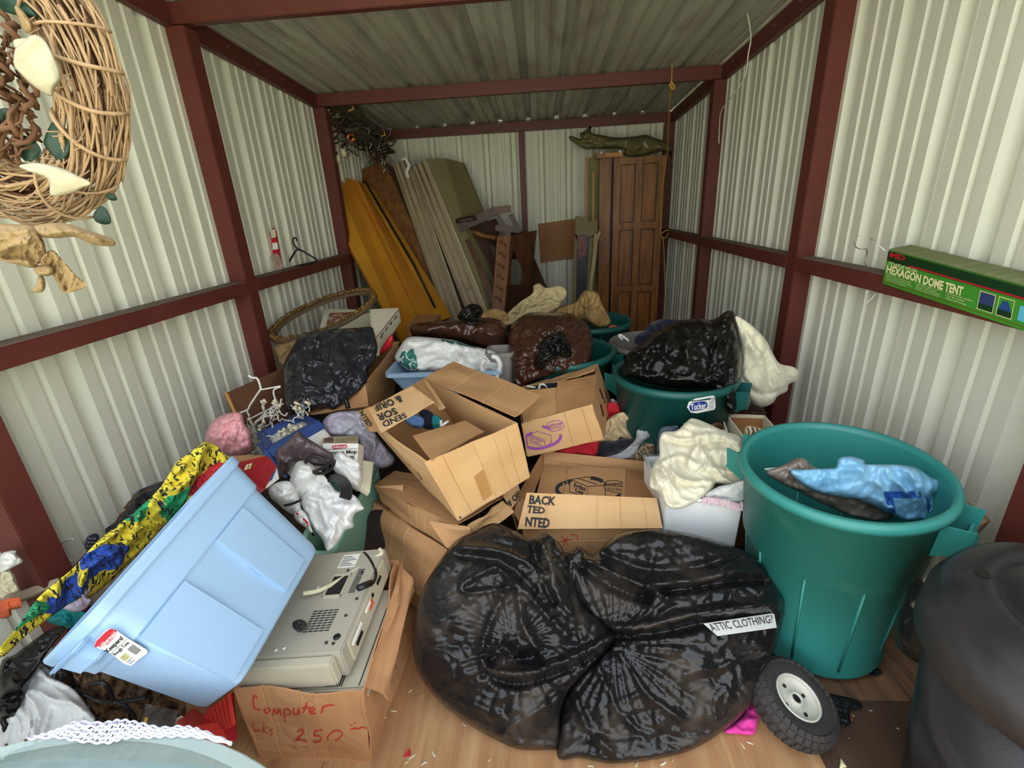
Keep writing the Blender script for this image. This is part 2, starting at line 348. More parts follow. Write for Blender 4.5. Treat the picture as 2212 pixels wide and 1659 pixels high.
    for (gx_, gy_, fa, k, R_) in fans:
        dx = P[:, 0] - gx_; dy = P[:, 1] - gy_; th = np.arctan2(dy, dx); r_ = np.hypot(dx, dy)
        wv = np.abs(np.sin(k * th / 2 + 1.5 * pnoise(th * 2, r_ / R_, sd + 5))) ; h += fmul * fa * (wv - .5) * np.exp(-r_ / R_) * np.clip(r_ / (R_ * .12), 0, 1)
    for (pl, fa, wd) in folds:
        dd = polydist(P, spline(pl, 5) if len(pl) > 2 else pl); h += fmul * fa * np.exp(-(dd / wd) ** 2)
    ed = np.clip(D / (step * 2.5), 0, 1) if edge else np.ones(len(P))
    off = front * U + h * ed
    n = len(P); Vf = EYE + D3 * (s - off / dist)[:, None]
    inn = np.where(~bd)[0]; mp_ = np.full(n, -1); mp_[inn] = n + np.arange(len(inn)); mp_[bd] = np.where(bd)[0]
    Vb = EYE + D3[inn] * (s[inn] + (back * U[inn] + .4 * np.abs(h[inn])*0) / dist[inn])[:, None]
    V = np.vstack([Vf, Vb]); fl_v = np.where(np.arange(len(V)) < n, floor + .007, floor); fl_v[:n][bd] = floor; lowv = V[:, 2] < fl_v; kk = (1.6 - fl_v[lowv]) / (1.6 - V[lowv, 2]); V[lowv] = EYE + (V[lowv] - EYE) * kk[:, None]
    if zmax is not None: V[:, 2] = np.minimum(V[:, 2], zmax)
    Fb = [tuple(int(mp_[i]) for i in t_[::-1]) for t_ in F]
    me = bpy.data.meshes.new(name); me.from_pydata(V.tolist(), [], F + Fb); me.update()
    b = bmesh.new(); b.from_mesh(me); bmesh.ops.recalc_face_normals(b, faces=b.faces); b.to_mesh(me); b.free()
    return link(name, me, m, parent, True)
# ---- flat prints laid on a surface that is already built
def bvh_of(*objs):
    V = []; F = []
    for o in objs:
        k = len(V); V += [o.matrix_world @ v.co for v in o.data.vertices]; F += [tuple(i + k for i in p.vertices) for p in o.data.polygons]
    return BVHTree.FromPolygons(V, F)
def plane_bvh(a, b, c):
    a, b, c = map(np.array, (a, b, c)); u = (b - a) * 50; v = (c - a) * 50
    return BVHTree.FromPolygons([Vector(a - u - v), Vector(a + u - v), Vector(a + u + v), Vector(a - u + v)], [(0, 1, 2, 3)])
def hit(bv, px, py, off=.0015):
    d = N3(ray(px, py)); h = bv.ray_cast(Vector(EYE), Vector(d))
    return None if h[0] is None else np.array(h[0]) - d * off
def quadmap(q, u, v):
    q = [np.array(p[:2], float) for p in q]; return (q[0] * (1 - u) + q[1] * u) * (1 - v) + (q[3] * (1 - u) + q[2] * u) * v
def patch(name, q, bv, m, parent, n=8, off=.0015, th=0):
    V = []; F = []
    for j in range(n + 1):
        for i in range(n + 1):
            h = hit(bv, *quadmap(q, i / n, j / n), off)
            if h is None: h = V[-1] if V else None
            V.append(h)
    if any(v is None for v in V): return None
    for j in range(n):
        for i in range(n): a = j * (n + 1) + i; F.append((a, a + 1, a + n + 2, a + n + 1))
    return mesh(name, V, F, m, parent)
def polypatch(name, pl, bv, m, parent, off=.002, rnd=False):
    L = spline(pl, 5, True) if rnd else spline(pl, 2, True) * 0 + np.repeat(np.array(pl, float), 2, 0)
    if not rnd:
        L = np.array(pl, float); L = np.concatenate([[L[i], (L[i] + L[(i + 1) % len(L)]) / 2] for i in range(len(L))])
    c = L.mean(0); n = len(L); V = []; last = None
    for t in (1, .75, .5, .25):
        for p in L:
            h = None; tt_ = t
            for _ in range(8):
                h = hit(bv, *(c + (p - c) * tt_), off)
                if h is not None: break
                tt_ *= .9
            V.append(h)
    if any(v is None for v in V): return None
    h = hit(bv, *c, off); V.append(h if h is not None else V[-1]); F = []
    for j in range(3):
        for i in range(n): F.append((j * n + i, j * n + (i + 1) % n, (j + 1) * n + (i + 1) % n, (j + 1) * n + i))
    F += [(3 * n + i, 3 * n + (i + 1) % n, 4 * n) for i in range(n)]
    return mesh(name, V, F, m, parent)
def strokes(name, pls, wd, bv, m, parent, off=.002, smooth_=True):
    V = []; F = []
    for pl in pls:
        L = spline(pl, 5) if smooth_ and len(pl) > 2 else np.array(pl, float)
        T = np.gradient(L, axis=0); T /= np.linalg.norm(T, axis=1)[:, None] + 1e-9; Nn = np.stack([-T[:, 1], T[:, 0]], 1) * wd / 2
        k = len(V); ok = True; W = []
        for p, n_ in zip(L, Nn):
            a = hit(bv, *(p - n_), off); b = hit(bv, *(p + n_), off)
            if a is None or b is None: continue
            W += [a, b]
        if len(W) < 4: continue
        V += W; F += [(k + 2 * i, k + 2 * i + 1, k + 2 * i + 3, k + 2 * i + 2) for i in range(len(W) // 2 - 1)]
    return mesh(name, V, F, m, parent) if V else None
def text(s, q, bv, m, parent, name='lettering', off=.0022, bold=0.0):
    """words stretched to the quad q (TL, TR, BR, BL) on a surface"""
    cu = bpy.data.curves.new('t', 'FONT'); cu.body = s; cu.resolution_u = 2; cu.offset = bold
    t = bpy.data.objects.new('t', cu); COL.objects.link(t); dg = bpy.context.evaluated_depsgraph_get(); dg.update()
    me = bpy.data.meshes.new_from_object(t.evaluated_get(dg)); bpy.data.objects.remove(t)
    co = np.array([v.co[:2] for v in me.vertices])
    if len(co) == 0: return None
    lo, hi = co.min(0), co.max(0); F = [tuple(p.vertices) for p in me.polygons]; bpy.data.meshes.remove(me)
    V = []; last = None
    for c in co:
        u, v = (c - lo) / (hi - lo + 1e-9); h = hit(bv, *quadmap(q, u, 1 - v), off); h = h if h is not None else last; last = h
        V.append(h)
    ok = [v for v in V if v is not None]
    if not ok: return None
    V = [v if v is not None else ok[0] for v in V]
    return mesh(name, V, F, m, parent)
ROOTS_FIXED = set()
# ================================================================ THE SHED
def slope(Y): return 2.60 - .054 * (Y - 2.69)
def sheet_mesh(n, zfun, depth=1):
    """one ribbed steel sheet: n modules of .305 m; returns mesh running along local x, ribs going to local +y"""
    prof = []
    for k in range(n):
        b = k * .305
        prof += [(b, 0), (b + .022, .044), (b + .060, .044), (b + .082, 0), (b + .135, 0), (b + .142, .013), (b + .158, .013), (b + .165, 0), (b + .222, 0), (b + .229, .013), (b + .245, .013), (b + .252, 0)]
    prof.append((n * .305 + .012, 0)); return prof
def wall_sheets(parent, orient, start, count):
    for k in range(count):
        s0 = start + k * .915; prof = sheet_mesh(3, None); V = []; F = []
        for s_, d_ in prof:
            if orient in 'LR' and s0 + s_ > 5.87: continue
            j = .0015 * (k % 2)
            if orient == 'L': x, y = -1.80 - d_ - j, s0 + s_
            elif orient == 'R': x, y = 1.459 + d_ + j, s0 + s_
            else: x, y = s0 + s_, 5.85 + d_ + j
            top = slope(y) - .005; V += [(x, y, -.06), (x, y, top)]
        F = [(2 * i, 2 * i + 2, 2 * i + 3, 2 * i + 1) for i in range(len(V) // 2 - 1)]
        mesh('metal_sheet', V, F, M_WALL, parent)
for nm, o_, s0, c in (('wall_left', 'L', .055, 7), ('wall_right', 'R', .145, 7), ('wall_back', 'B', -1.83, 4)):
    wl = bpy.data.objects.new(nm, None); COL.objects.link(wl); struct(wl); wall_sheets(wl, o_, s0, c)
ce = bpy.data.objects.new('ceiling', None); COL.objects.link(ce); struct(ce)
for k in range(4):
    V = []; x0 = -1.96 + k * .915
    for s_, d_ in sheet_mesh(3, None):
        for y in (.75, 6.05): V.append((x0 + s_, y, slope(y) + d_ + .0015 * (k % 2)))
    mesh('roof_sheet', V, [(2 * i, 2 * i + 2, 2 * i + 3, 2 * i + 1) for i in range(len(V) // 2 - 1)], M_CEIL, ce)
fl = bpy.data.objects.new('floor', None); COL.objects.link(fl); struct(fl)
xs = [-1.90, -.72, .80, 1.43]
for i in range(3):
    for (y0, y1) in ((-1.2, 1.16 if i == 2 else 1.9), (1.162 if i == 2 else 1.902, 4.3), (4.302, 5.9)):
        box('plywood_sheet', (xs[i] + .001, y0, -.02), (xs[i + 1] - .001, y1, 0), (M_PLYD2 if y0 < 0 else M_PLYD) if i == 2 else M_PLY, fl)
box('joist', (-1.9, -1.2, -.12), (1.45, 5.9, -.022), M_RED, fl)
TN = [0]
def trim(a, b, m=M_RED):
    TN[0] += 1; return struct(box('trim_%d' % TN[0], a, b, m, bev=.004))
for i, (y0, y1) in enumerate(((1.17, 1.27), (2.69, 2.79), (4.28, 4.37), (5.75, 5.85))):
    trim((-1.80, y0, 0), (-1.70, y1, slope(y0) - .10)); trim((1.365, y0, 0), (1.459, y1, slope(y0) - .10))
    trim((-1.80, y0, slope(y0) - .095), (1.459, y0 + .055, slope(y0) - .005))
trim((-.20, 5.76, 0), (-.135, 5.85, slope(5.76) - .1))
for sgn, xa, xb in ((-1, -1.80, -1.752), (1, 1.41, 1.459)):
    for (y0, y1) in ((.76, 1.168), (1.272, 2.688), (2.792, 4.278), (4.372, 5.748)):
        t = trim((xa, y0, 0), (xb, y1, .1))
        for v in t.data.vertices: v.co.z = slope(v.co.y) - .105 + (v.co.z) * 1.0
def girt(side, y0, y1):
    TN[0] += 1; z0, z1 = 1.192, 1.262; xi, xo = (-1.698, -1.80) if side < 0 else (1.363, 1.459)
    g = struct(box('trim_%d' % TN[0], (min(xi, xo), y0, z0), (max(xi, xo), y1, z1), M_RED, bev=.003))
    box('dust_layer', (min(xi, xo) + .004, y0 + .002, z1), (max(xi, xo) - .004, y1 - .002, z1 + .0015), M_DUSTY, g)
for y0, y1 in ((.06, 1.168), (1.272, 2.688), (2.792, 4.278), (4.372, 5.748)): girt(-1, y0, y1); girt(1, y0, y1)
for x0, x1, y0, y1 in ((1.38, 1.455, .06, 5.75), (-1.795, -1.72, .06, 5.75)): trim((x0, y0, .0), (x1, y1, .075))
# screw tips coming through the rafters, one joined bunch per rafter
for x, sg in ((-1.752, 1), (1.41, -1)):
    ps = []
    for y in np.arange(1.6, 5.7, .305): ps.append(tube(None, [(x, y, slope(y) - .05), (x + sg * .014, y, slope(y) - .052)], .0028, None))
    o = merged('trim_%d' % (TN[0] + 1), ps, M_WIRE); TN[0] += 1; struct(o)

trim((-1.80, 5.86, slope(5.9) - .08), (1.459, 5.90, slope(5.9) + .04), M_WALL)  # added closure strip, blocks light leaking through the open rib ends
# ================================================================ BACK OF THE SHED
def ruled(name, A, B, th, m, parent=None, ext=0, bev=0, nv=6, wav=0):
    """sheet between two rows of (px, py, Y) points, thickened away from the eye"""
    A = [at(*p) for p in A]; B = [at(*p) for p in B]; B = [a + (b - a) * (1 + ext) for a, b in zip(A, B)]
    n = len(A); V = []
    for j in range(nv + 1):
        for i in range(n):
            V.append(A[i] + (B[i] - A[i]) * j / nv + np.array([0, wav * math.sin(3.1 * j / nv * 2 + i), 0]))
    nn = N3(np.cross(A[-1] - A[0], B[0] - A[0])); nn = nn if np.dot(nn, A[0] - EYE) > 0 else -nn
    k = len(V); V += [v + nn * th for v in V]; F = []
    for j in range(nv):
        for i in range(n - 1):
            a = j * n + i; F.append((a, a + 1, a + n + 1, a + n)); F.append((k + a, k + a + n, k + a + n + 1, k + a + 1))
    for j in range(nv): F.append((j * n, j * n + n, k + j * n + n, k + j * n)); F.append((j * n + n - 1, k + j * n + n - 1, k + j * n + 2 * n - 1, j * n + 2 * n - 1))
    for i in range(n - 1): F.append((i, k + i, k + i + 1, i + 1)); q = nv * n; F.append((q + i, q + i + 1, k + q + i + 1, k + q + i))
    o = mesh(name, V, F, m, parent); b = bmesh.new(); b.from_mesh(o.data); bmesh.ops.recalc_face_normals(b, faces=b.faces); b.to_mesh(o.data); b.free()
    for v in o.data.vertices: v.co.z = max(v.co.z, .003)
    return o
tag(ruled('foam_slab', [(703, 437, 4.45), (719, 379, 4.62), (745, 383, 4.78), (758, 387, 4.72)], [(846, 700, 4.05), (860, 700, 4.1), (880, 700, 4.22), (908, 700, 4.16)], .05, M_FOAM, ext=.18), 'wide mustard yellow foam slab folded lengthwise, leftmost of those leaning in the back corner', 'foam')
tag(ruled('foam_slab', [(757, 388, 4.80), (772, 389, 4.84), (784, 398, 4.98)], [(886, 699, 4.28), (918, 698, 4.30), (946, 692, 4.42)], .04, M_FOAM2, ext=.0), 'orange-toned foam slab leaning between the wide yellow slab and the narrow one', 'foam')
tag(ruled('foam_slab', [(786, 393, 5.02), (797, 400, 5.05), (806, 404, 5.12)], [(942, 693, 4.46), (958, 690, 4.48), (976, 684, 4.56)], .04, M_FOAM, ext=.0), 'narrow yellow foam slab with a black edge strip, beside the brown door', 'foam')
tube('edge_strip', pxs([(784, 392, 4.97), (790, 394, 4.97), (840, 480, 4.85), (893, 570, 4.7), (940, 665, 4.5)]), .012, M_BLACK, bpy.data.objects['foam_slab.002'])
# brown door leaning
dr = thing('wooden_door', 'brown wooden panel door leaning between the yellow foam and the ribbed pale tables', 'door')
q = [at(762, 376, 5.25), at(829, 347, 5.35), at(985, 700, 4.75), at(905, 702, 4.6)]
q[2] = q[1] + (q[2] - q[1]) * 1.12; q[3] = q[0] + (q[3] - q[0]) * 1.12
slab('door_panel', q, .03, M_DOORW, dr)
def lerp(a, b, t): return np.array(a) + (np.array(b) - np.array(a)) * t
def bar4(name, a, b, wv, dv, m, parent, bev=0):
    a, b, wv, dv = map(np.array, (a, b, wv, dv)); return hexa(name, [a - wv - dv, a + wv - dv, a + wv + dv, a - wv + dv, b - wv - dv, b + wv - dv, b + wv + dv, b - wv + dv], m, parent, bev)
nrm = N3(np.cross(q[1] - q[0], q[3] - q[0])); nrm = nrm if np.dot(nrm, q[0] - EYE) < 0 else -nrm
ac = N3(q[1] - q[0])
bar4('door_rail', q[0] + nrm * .012 + (q[3] - q[0]) * .03, q[1] + nrm * .012 + (q[2] - q[1]) * .03, (q[3] - q[0]) * .028, nrm * .012, M_DOORW, dr)
bar4('door_stile', q[1] - ac * .035 + nrm * .012, q[2] - ac * .035 + nrm * .012, ac * .04, nrm * .012, M_DOORW, dr)
bar4('door_stile', q[0] + ac * .035 + nrm * .012, q[3] + ac * .035 + nrm * .012, ac * .04, nrm * .012, M_DOORW, dr)
slab('door_edge', [q[1], q[1] + np.array([.11, .12, -.1]), q[2] + np.array([.10, .12, -.02]), q[2]], .01, M_DARKW2, dr)
# two folding tables on edge
def fold_table(lbl, e, face, cut=False):
    t = thing('folding_table', lbl, 'table', 'folded tables leaning at the back')
    E4 = [at(*p) for p in e]; slab('table_edge', E4, .05, M_PADDED, t, bev=.01)
    if face: mesh('table_top', [at(*p) for p in face] + [at(*p) + np.array([.01, .05, .0]) for p in face], [tuple(range(len(face)))] + [tuple(range(len(face), 2 * len(face)))[::-1]] + [(i, (i + 1) % len(face), len(face) + (i + 1) % len(face), len(face) + i) for i in range(len(face))], M_KHAKI, t)
    for f_ in (.08, .3, .36, .62, .68, .93):
        a = lerp(E4[0], E4[1], f_); b = lerp(E4[3], E4[2], f_); n_ = N3(EYE - a) * .006
        tube('edge_rib', [a + n_, b + n_], .006, M_PADDED if f_ < .9 else M_CREAM, t, 5)
    for k in (.28, .55, .8):
        c = lerp(lerp(E4[0], E4[1], .5), lerp(E4[3], E4[2], .5), k) + N3(EYE - E4[0]) * .004; tube('latch', [c, c + N3(EYE - c) * .012], .018, M_PADDED, t, 10)
fold_table('aged white folded table on edge with ribbed rim, nearer the brown door', [(850, 354, 5.22), (886, 342, 5.34), (1008, 695, 4.72), (968, 700, 4.6)], None)
fold_table('aged white folded table with a khaki top turned to the right, beside the upturned chair', [(888, 362, 5.2), (922, 342, 5.3), (1062, 690, 4.62), (1018, 695, 4.55)], [(922, 342, 5.31), (962, 342, 5.4), (1000, 352, 5.6), (1042, 455, 5.45), (1110, 640, 5.2), (1062, 690, 4.64)])
tag(tube('rag_strip', pxs([(868, 345), (876, 342), (884, 358), (878, 372), (882, 384)], 5.2), .02, M_WHITE), 'small white rag hooked over the tops of the folded tables', 'rag')
# upturned chair
ch = thing('wooden_chair', 'dark wooden chair upended on the carved cabinet, slats up against the back wall', 'chair')
Yc = 5.0
tube('turned_leg', pxs([(986, 478), (996, 477), (1004, 476), (1012, 474), (1030, 471)], Yc), .03, M_DARKW, ch, 10, rad=[.022, .034, .03, .034, .032])
def px_bar(name, a, b, w_, m, p, th=.03, Y=Yc, Yb=None):
    A = at(*a, Y); B = at(*b, Yb if Yb else Y); t = N3(B - A); n_ = N3(EYE - A); s_ = N3(np.cross(t, n_)); return bar4(name, A, B, s_ * w_ / 2, N3(np.cross(t, s_)) * th / 2, m, p, .004)
px_bar('seat_rail', (992, 492), (1072, 455), .085, M_DARKW, ch, .05)
px_bar('crest_rail', (1066, 455), (1104, 451), .07, M_DARKW2, ch, .05)
px_bar('back_slat', (1072, 462), (1096, 505), .055, M_DARKW, ch)
px_bar('back_slat', (1102, 462), (1122, 500), .055, M_DARKW, ch)
px_bar('back_post', (1070, 492), (1124, 497), .06, M_DARKW, ch)
px_bar('stretcher', (1004, 520), (1066, 655), .09, M_DARKW2, ch, Yb=4.75)
slab('chair_seat', [at(1008, 495, 5.1), at(1075, 470, 5.25), at(1082, 540, 5.1), at(1060, 640, 4.95)], .03, M_DARKW, ch)
tag(tube('spindle', pxs([(1018, 500), (1026, 502), (1040, 508), (1052, 511), (1058, 511), (1062, 512), (1066, 513), (1074, 514)], 4.92), .02, M_DOORW, None, 10, rad=[.014, .02, .026, .022, .03, .02, .03, .022]), 'light turned wooden spindle lying across the upended chair', 'spindle')
# carved cabinet frame
cb = thing('wooden_cabinet', 'brown wooden cabinet frame with a carved stile and a triangular opening in its side', 'cabinet')
Yk = 4.75
st = [at(1074, 510, Yk), at(1104, 508, Yk), at(1090, 668, 4.55), at(1062, 668, 4.55)]; st[2] = st[1] + (st[2] - st[1]) * 1.5; st[3] = st[0] + (st[3] - st[0]) * 1.5
slab('carved_stile', st, .05, M_DOORW, cb, .004)
for k in range(6):
    a = lerp(lerp(st[0], st[1], .45), lerp(st[3], st[2], .45), .08 + k * .1); d = N3(EYE - a) * .006
    tube('carving', [a + d + np.array([-.03, 0, .03]), a + d * 1.6 + np.array([.01, 0, .015]), a + d + np.array([.03, 0, -.02])], .011, M_DOORW, cb, 6)
A, B, Cc, D_ = at(1104, 508, 4.78), at(1160, 497, 5.1), at(1143, 668, 4.95), at(1090, 668, 4.58); Cc = B + (Cc - B) * 1.5; D_ = A + (D_ - A) * 1.5
def sidept(u, v): return lerp(lerp(A, B, u), lerp(D_, Cc, u), v)
for (u0, u1, v0, v1, nm) in ((0, 1, 0, .13, 'top_rail'), (0, .12, .13, .45, 'side_stile'), (.62, 1, .13, .45, 'side_panel'), (0, 1, .45, 1, 'lower_panel')):
    slab(nm, [sidept(u0, v0), sidept(u1, v0), sidept(u1, v1), sidept(u0, v1)], .03, M_DARKW2 if nm != 'lower_panel' else M_DARKW, cb, .003)
mesh('corner_block', [sidept(.12, .13), sidept(.62, .13), sidept(.62, .36), sidept(.12, .13) + np.array([0, .03, 0]), sidept(.62, .13) + np.array([0, .03, 0]), sidept(.62, .36) + np.array([0, .03, 0])], [(0, 1, 2), (5, 4, 3), (0, 3, 4, 1), (1, 4, 5, 2), (2, 5, 3, 0)], M_DARKW2, cb)
slab('cabinet_back', [at(1104, 500, 5.2), at(1160, 500, 5.3), at(1150, 560, 5.3), at(1186, 640, 5.2)][:3] + [at(1106, 560, 5.2)], .02, M_DARKW, cb)
tag(slab('brown_board', [at(1148, 555, 5.35), at(1153, 555, 5.38), at(1190, 640, 5.1), at(1130, 640, 5.1)], .02, M_DARKW), 'dark triangular board leaning behind the cabinet frame', 'board')
tag(slab('board_stack', [at(1000, 505, 5.15), at(1010, 505, 5.15), at(1068, 668, 4.8), at(1052, 668, 4.8)], .03, M_DARKW2), 'thin brown boards leaning beside the khaki table top', 'board')
tag(slab('cardboard_sheet', [at(1162, 484, 5.835), at(1243, 472, 5.835), at(1239, 558, 5.835), at(1168, 568, 5.835)], .012, M_CARDD), 'plain square cardboard sheet hanging on the back wall', 'cardboard')
# torn carton
tcn = thing('torn_carton', 'tall torn grey carton with a ripped window, standing before the oak doors', 'carton')
Yt = 5.2
def pq(l, Y): return [at(p[0], p[1], Y) for p in l]
def flat(name, l, Y, th, m, p=None):
    P = pq(l, Y); n = len(P); return mesh(name, P + [a + np.array([0, th, 0]) for a in P], [tuple(range(n)), tuple(range(n, 2 * n))[::-1]] + [(i, (i + 1) % n, n + (i + 1) % n, n + i) for i in range(n)], m, p)
M_GCARD = mat('grey_card', '#857a5c', .85, col2='#756a4e', nscale=6)
flat('upper_panel', [(1243, 466), (1266, 469), (1268, 479), (1290, 473), (1291, 500), (1282, 512), (1274, 513), (1268, 508), (1254, 506), (1246, 520), (1242, 505)], Yt, .02, M_GCARD, tcn)
flat('left_strip', [(1242, 505), (1247, 508), (1242, 755), (1232, 755)], Yt, .02, M_GCARD, tcn)
flat('right_strip', [(1274, 513), (1283, 508), (1268, 755), (1258, 755), (1270, 560)], Yt, .02, M_GCARD, tcn)
flat('dark_print', [(1246, 506), (1276, 508), (1264, 752), (1236, 752)], Yt + .05, .02, mat('dark_picture', '#33383a', .4), tcn)
flat('red_print', [(1247, 512), (1266, 508), (1268, 552), (1248, 560)], Yt + .035, .01, mat('maroon_picture', '#6a3032', .5, col2='#8a6a62', nscale=30), tcn)
tag(tube('white_strip', pxs([(1287, 505), (1286, 540), (1281, 580), (1277, 610), (1262, 775)], 5.12), .028, M_OLDW, None, 4), 'narrow off-white strip with small marks standing beside the torn carton', 'strip')
tag(tube('white_strip', pxs([(1296, 500), (1292, 512), (1289, 524)], 5.12), .02, M_OLDW, None, 4), 'short off-white stub sticking out at the top of the torn carton', 'strip')
# oak cabinet doors
od = thing('pantry_door', 'tall oak pantry door with two columns of raised panels in the back right corner', 'door', 'oak doors')
Yd = 5.40; tl, tr, br, bl = at(1326, 342, Yd), at(1438, 330, Yd), at(1412, 712, Yd), at(1322, 712, Yd)
bl = np.array([tl[0], Yd, 0.02]); br = np.array([tr[0], Yd, .02]); tl = np.array([tl[0], Yd, tl[2]]); tr = np.array([tr[0], Yd, tl[2]])
slab('door_board', [tl, tr, br, bl], .02, M_DARKW, od, back=(0, 1, 0))  # backing darker than the oak, groove shade put into its colour
Wd = tr[0] - tl[0]; H = tl[2]
zz = [at(1380, y_, Yd)[2] for y_ in (345, 487, 622)] + [.03]
for z in zz: box('rail', (tl[0], Yd - .024, max(.02, z - .035)), (tr[0], Yd, min(H, z + .035)), M_OAK, od, .004)
for x in (tl[0], tl[0] + Wd / 2 - .035, tr[0] - .07): box('stile', (x, Yd - .022, .02), (x + .07, Yd - .0, H), M_OAK, od, .004)
for i in range(3):
    for k in range(2):
        x0 = tl[0] + .075 + k * (Wd / 2 - .035); box('raised_panel', (x0 + .006, Yd - .010, zz[i + 1] + .045), (x0 + Wd / 2 - .122, Yd - .001, zz[i] - .045), M_OAK, od, .008)
def plank(nm, x0p, x1p, ytop, Y, th, m, lbl, cat='board', grp='oak doors'):
    a = at(x0p, ytop, Y); b = at(x1p, ytop, Y); o = box(nm, (a[0], Y, .01), (b[0], Y + th, a[2]), m, None, .003); return tag(o, lbl, cat, grp)
plank('oak_board', 1296, 1321, 343, 5.42, .02, M_OAK, 'plain oak board standing just left of the panelled oak door')
plank('oak_board', 1272, 1300, 340, 5.60, .02, M_KHAKI, 'dull khaki-faced board standing behind the torn carton')
plank('oak_board', 1264.5, 1269, 338, 5.55, .03, M_OAKE, 'thin oak edge board, leftmost of the boards by the oak door')
plank('oak_board', 1280, 1284, 372, 5.38, .02, M_OAKE, 'thin pale-edged oak board with a lower top, between khaki and plain boards')
plank('dark_gap_strip', 1320, 1330, 352, 5.46, .05, M_BLACK, 'black strip standing in for the dark gap beside the panelled oak door')  # black strip added for the shade in the gap beside the door
tag(slab('small_drawer_front', [at(1288, 329, 5.36), at(1346, 327, 5.36), at(1346, 340, 5.36), at(1288, 342, 5.36)], .12, M_OAK, None, .004), 'small oak drawer box lying on top of the oak boards under the olive bag', 'drawer')
o = bpy.data.objects['small_drawer_front']
slab('drawer_edge', [at(1307, 331, 5.35), at(1345, 330, 5.35), at(1345, 337, 5.35), at(1307, 338, 5.35)], .01, M_OAKE, o)
for p in ((1299, 330), (1339, 328)): c = at(*p, 5.35); tube('knob', [c, c - np.array([0, .02, 0])], .014, M_WHITE, o, 10)
tag(blob('olive_bag', [(1262, 323), (1285, 322), (1345, 322), (1347, 335), (1375, 339), (1440, 326), (1449, 345), (1450, 325), (1440, 308), (1415, 298), (1395, 291), (1370, 295), (1330, 297), (1305, 293), (1278, 287), (1277, 272), (1264, 282), (1252, 290), (1254, 300), (1232, 293), (1231, 302), (1245, 312)], 5.45, .12, .1, M_BAGOLV, step=4, amp=.012, scale=.12, fans=[(1305, 308, .02, 14, 50)], folds=[([(1235, 297), (1260, 303), (1302, 312)], -.03, 4), ([(1385, 300), (1390, 320), (1375, 334)], -.02, 4)]), 'crumpled olive plastic bag lying on top of the oak doors', 'bag')
# junk bundle in the top left corner on a board
sh = tag(ruled('shelf_board', [(690, 245, 4.5), (760, 215, 4.5)], [(745, 335, 5.5), (850, 330, 5.6)], .02, M_GREYW), 'weathered board wedged under the roof, holding the tangle of wires and slats', 'board')
for k, (a, b, w_, lb) in enumerate((((725, 217, 4.4), (835, 300, 5.5), .09, 'widest weathered slat, highest in the bundle under the roof'), ((700, 250, 4.4), (810, 325, 5.5), .07, 'middle weathered slat under the roof, behind the white buckle'), ((672, 296, 4.38), (740, 312, 5.0), .07, 'weathered slat at the left end of the bundle, above the corner post'), ((694, 322, 4.38), (726, 333, 4.8), .07, 'short weathered slat beside the two white rollers'), ((760, 280, 4.5), (842, 330, 5.55), .12, 'broad dark slat at the bottom of the bundle under the roof'))):
    A_, B_ = at(*a), at(*b); t_ = N3(B_ - A_); s_ = N3(np.cross(t_, (0, 1, 0))); o = bar4('slat', A_, B_, s_ * w_ / 2, N3(np.cross(t_, s_)) * .012, M_GREYW, None); tag(o, lb, 'slat', 'slats under the roof')
jb = thing('wire_bundle', 'tangle of bent wires and rods piled on the slats in the top left corner', 'wire')
rnd = random.Random(3)
for k in range(75):
    cx, cy = rnd.uniform(690, 840), 0; cy = 235 + (cx - 690) * .45 + rnd.uniform(-15, 60); L_ = []
    a0 = rnd.uniform(0, 6.28); ln = rnd.uniform(14, 38)
    for i in range(6): L_.append((cx + math.cos(a0) * ln * (i - 2.5) / 2.5 + rnd.uniform(-4, 4), cy + math.sin(a0) * ln * (i - 2.5) / 2.5 + rnd.uniform(-4, 4), 4.4 + (cx - 700) / 150 * .9))
    P_ = spline([at(*p) for p in L_], 4); tube('wire', P_, rnd.choice([.003, .004, .009]), rnd.choice([M_GREYW, M_DARKW, M_WIRE, M_DARKW]), jb, 4)
for (c, m_) in (((757, 296), M_COPPER),):
    for k in range(3):
        L_ = [at(c[0] + 7 * math.cos(t) + k, c[1] + 7 * math.sin(t) + k, 4.45) for t in np.linspace(0, 5.6, 14)]; tube('copper_coil', L_, .006, m_, jb, 5)
for p, lb in (((742, 330), 'right-hand white wheel'), ((729, 344), 'left-hand white wheel')):
    c = at(*p, 4.4); r_ = thing('caster_wheel', lb + ' of the two hanging below the wire bundle', 'wheel', 'white casters'); lathe('wheel', [(.015, -.02), (.034, -.02), (.036, 0), (.034, .02), (.015, .02)], c, M_PETAL, r_, 20, axis=(1, .4, .2), close=True); tube('fork', [c + np.array([-.01, .02, .06]), c], .012, M_DARKW, r_)
bk = thing('plastic_buckle', 'flat cream plastic bracket with slots hanging on the front of the wire bundle', 'bracket')
A, B = at(690, 262, 4.36), at(705, 293, 4.36); t_ = N3(B - A); s_ = N3(np.cross(t_, N3(EYE - A)))
Lk = np.linalg.norm(B - A)
bar4('plate', A + t_ * Lk * .35, B - t_ * Lk * .35, s_ * .035, N3(EYE - A) * .004, M_PETAL, bk)
for f_ in (0, .14, .27): 
    for sg in (0, 1):
        c = A + t_ * Lk * (f_ if sg == 0 else 1 - f_); bar4('slot_bar', c - t_ * .005, c + t_ * .005, s_ * .035, N3(EYE - A) * .004, M_PETAL, bk)
for sg in (-1, 1): bar4('side_bar', A + s_ * sg * .032, B + s_ * sg * .032, s_ * .004, N3(EYE - A) * .004, M_PETAL, bk)
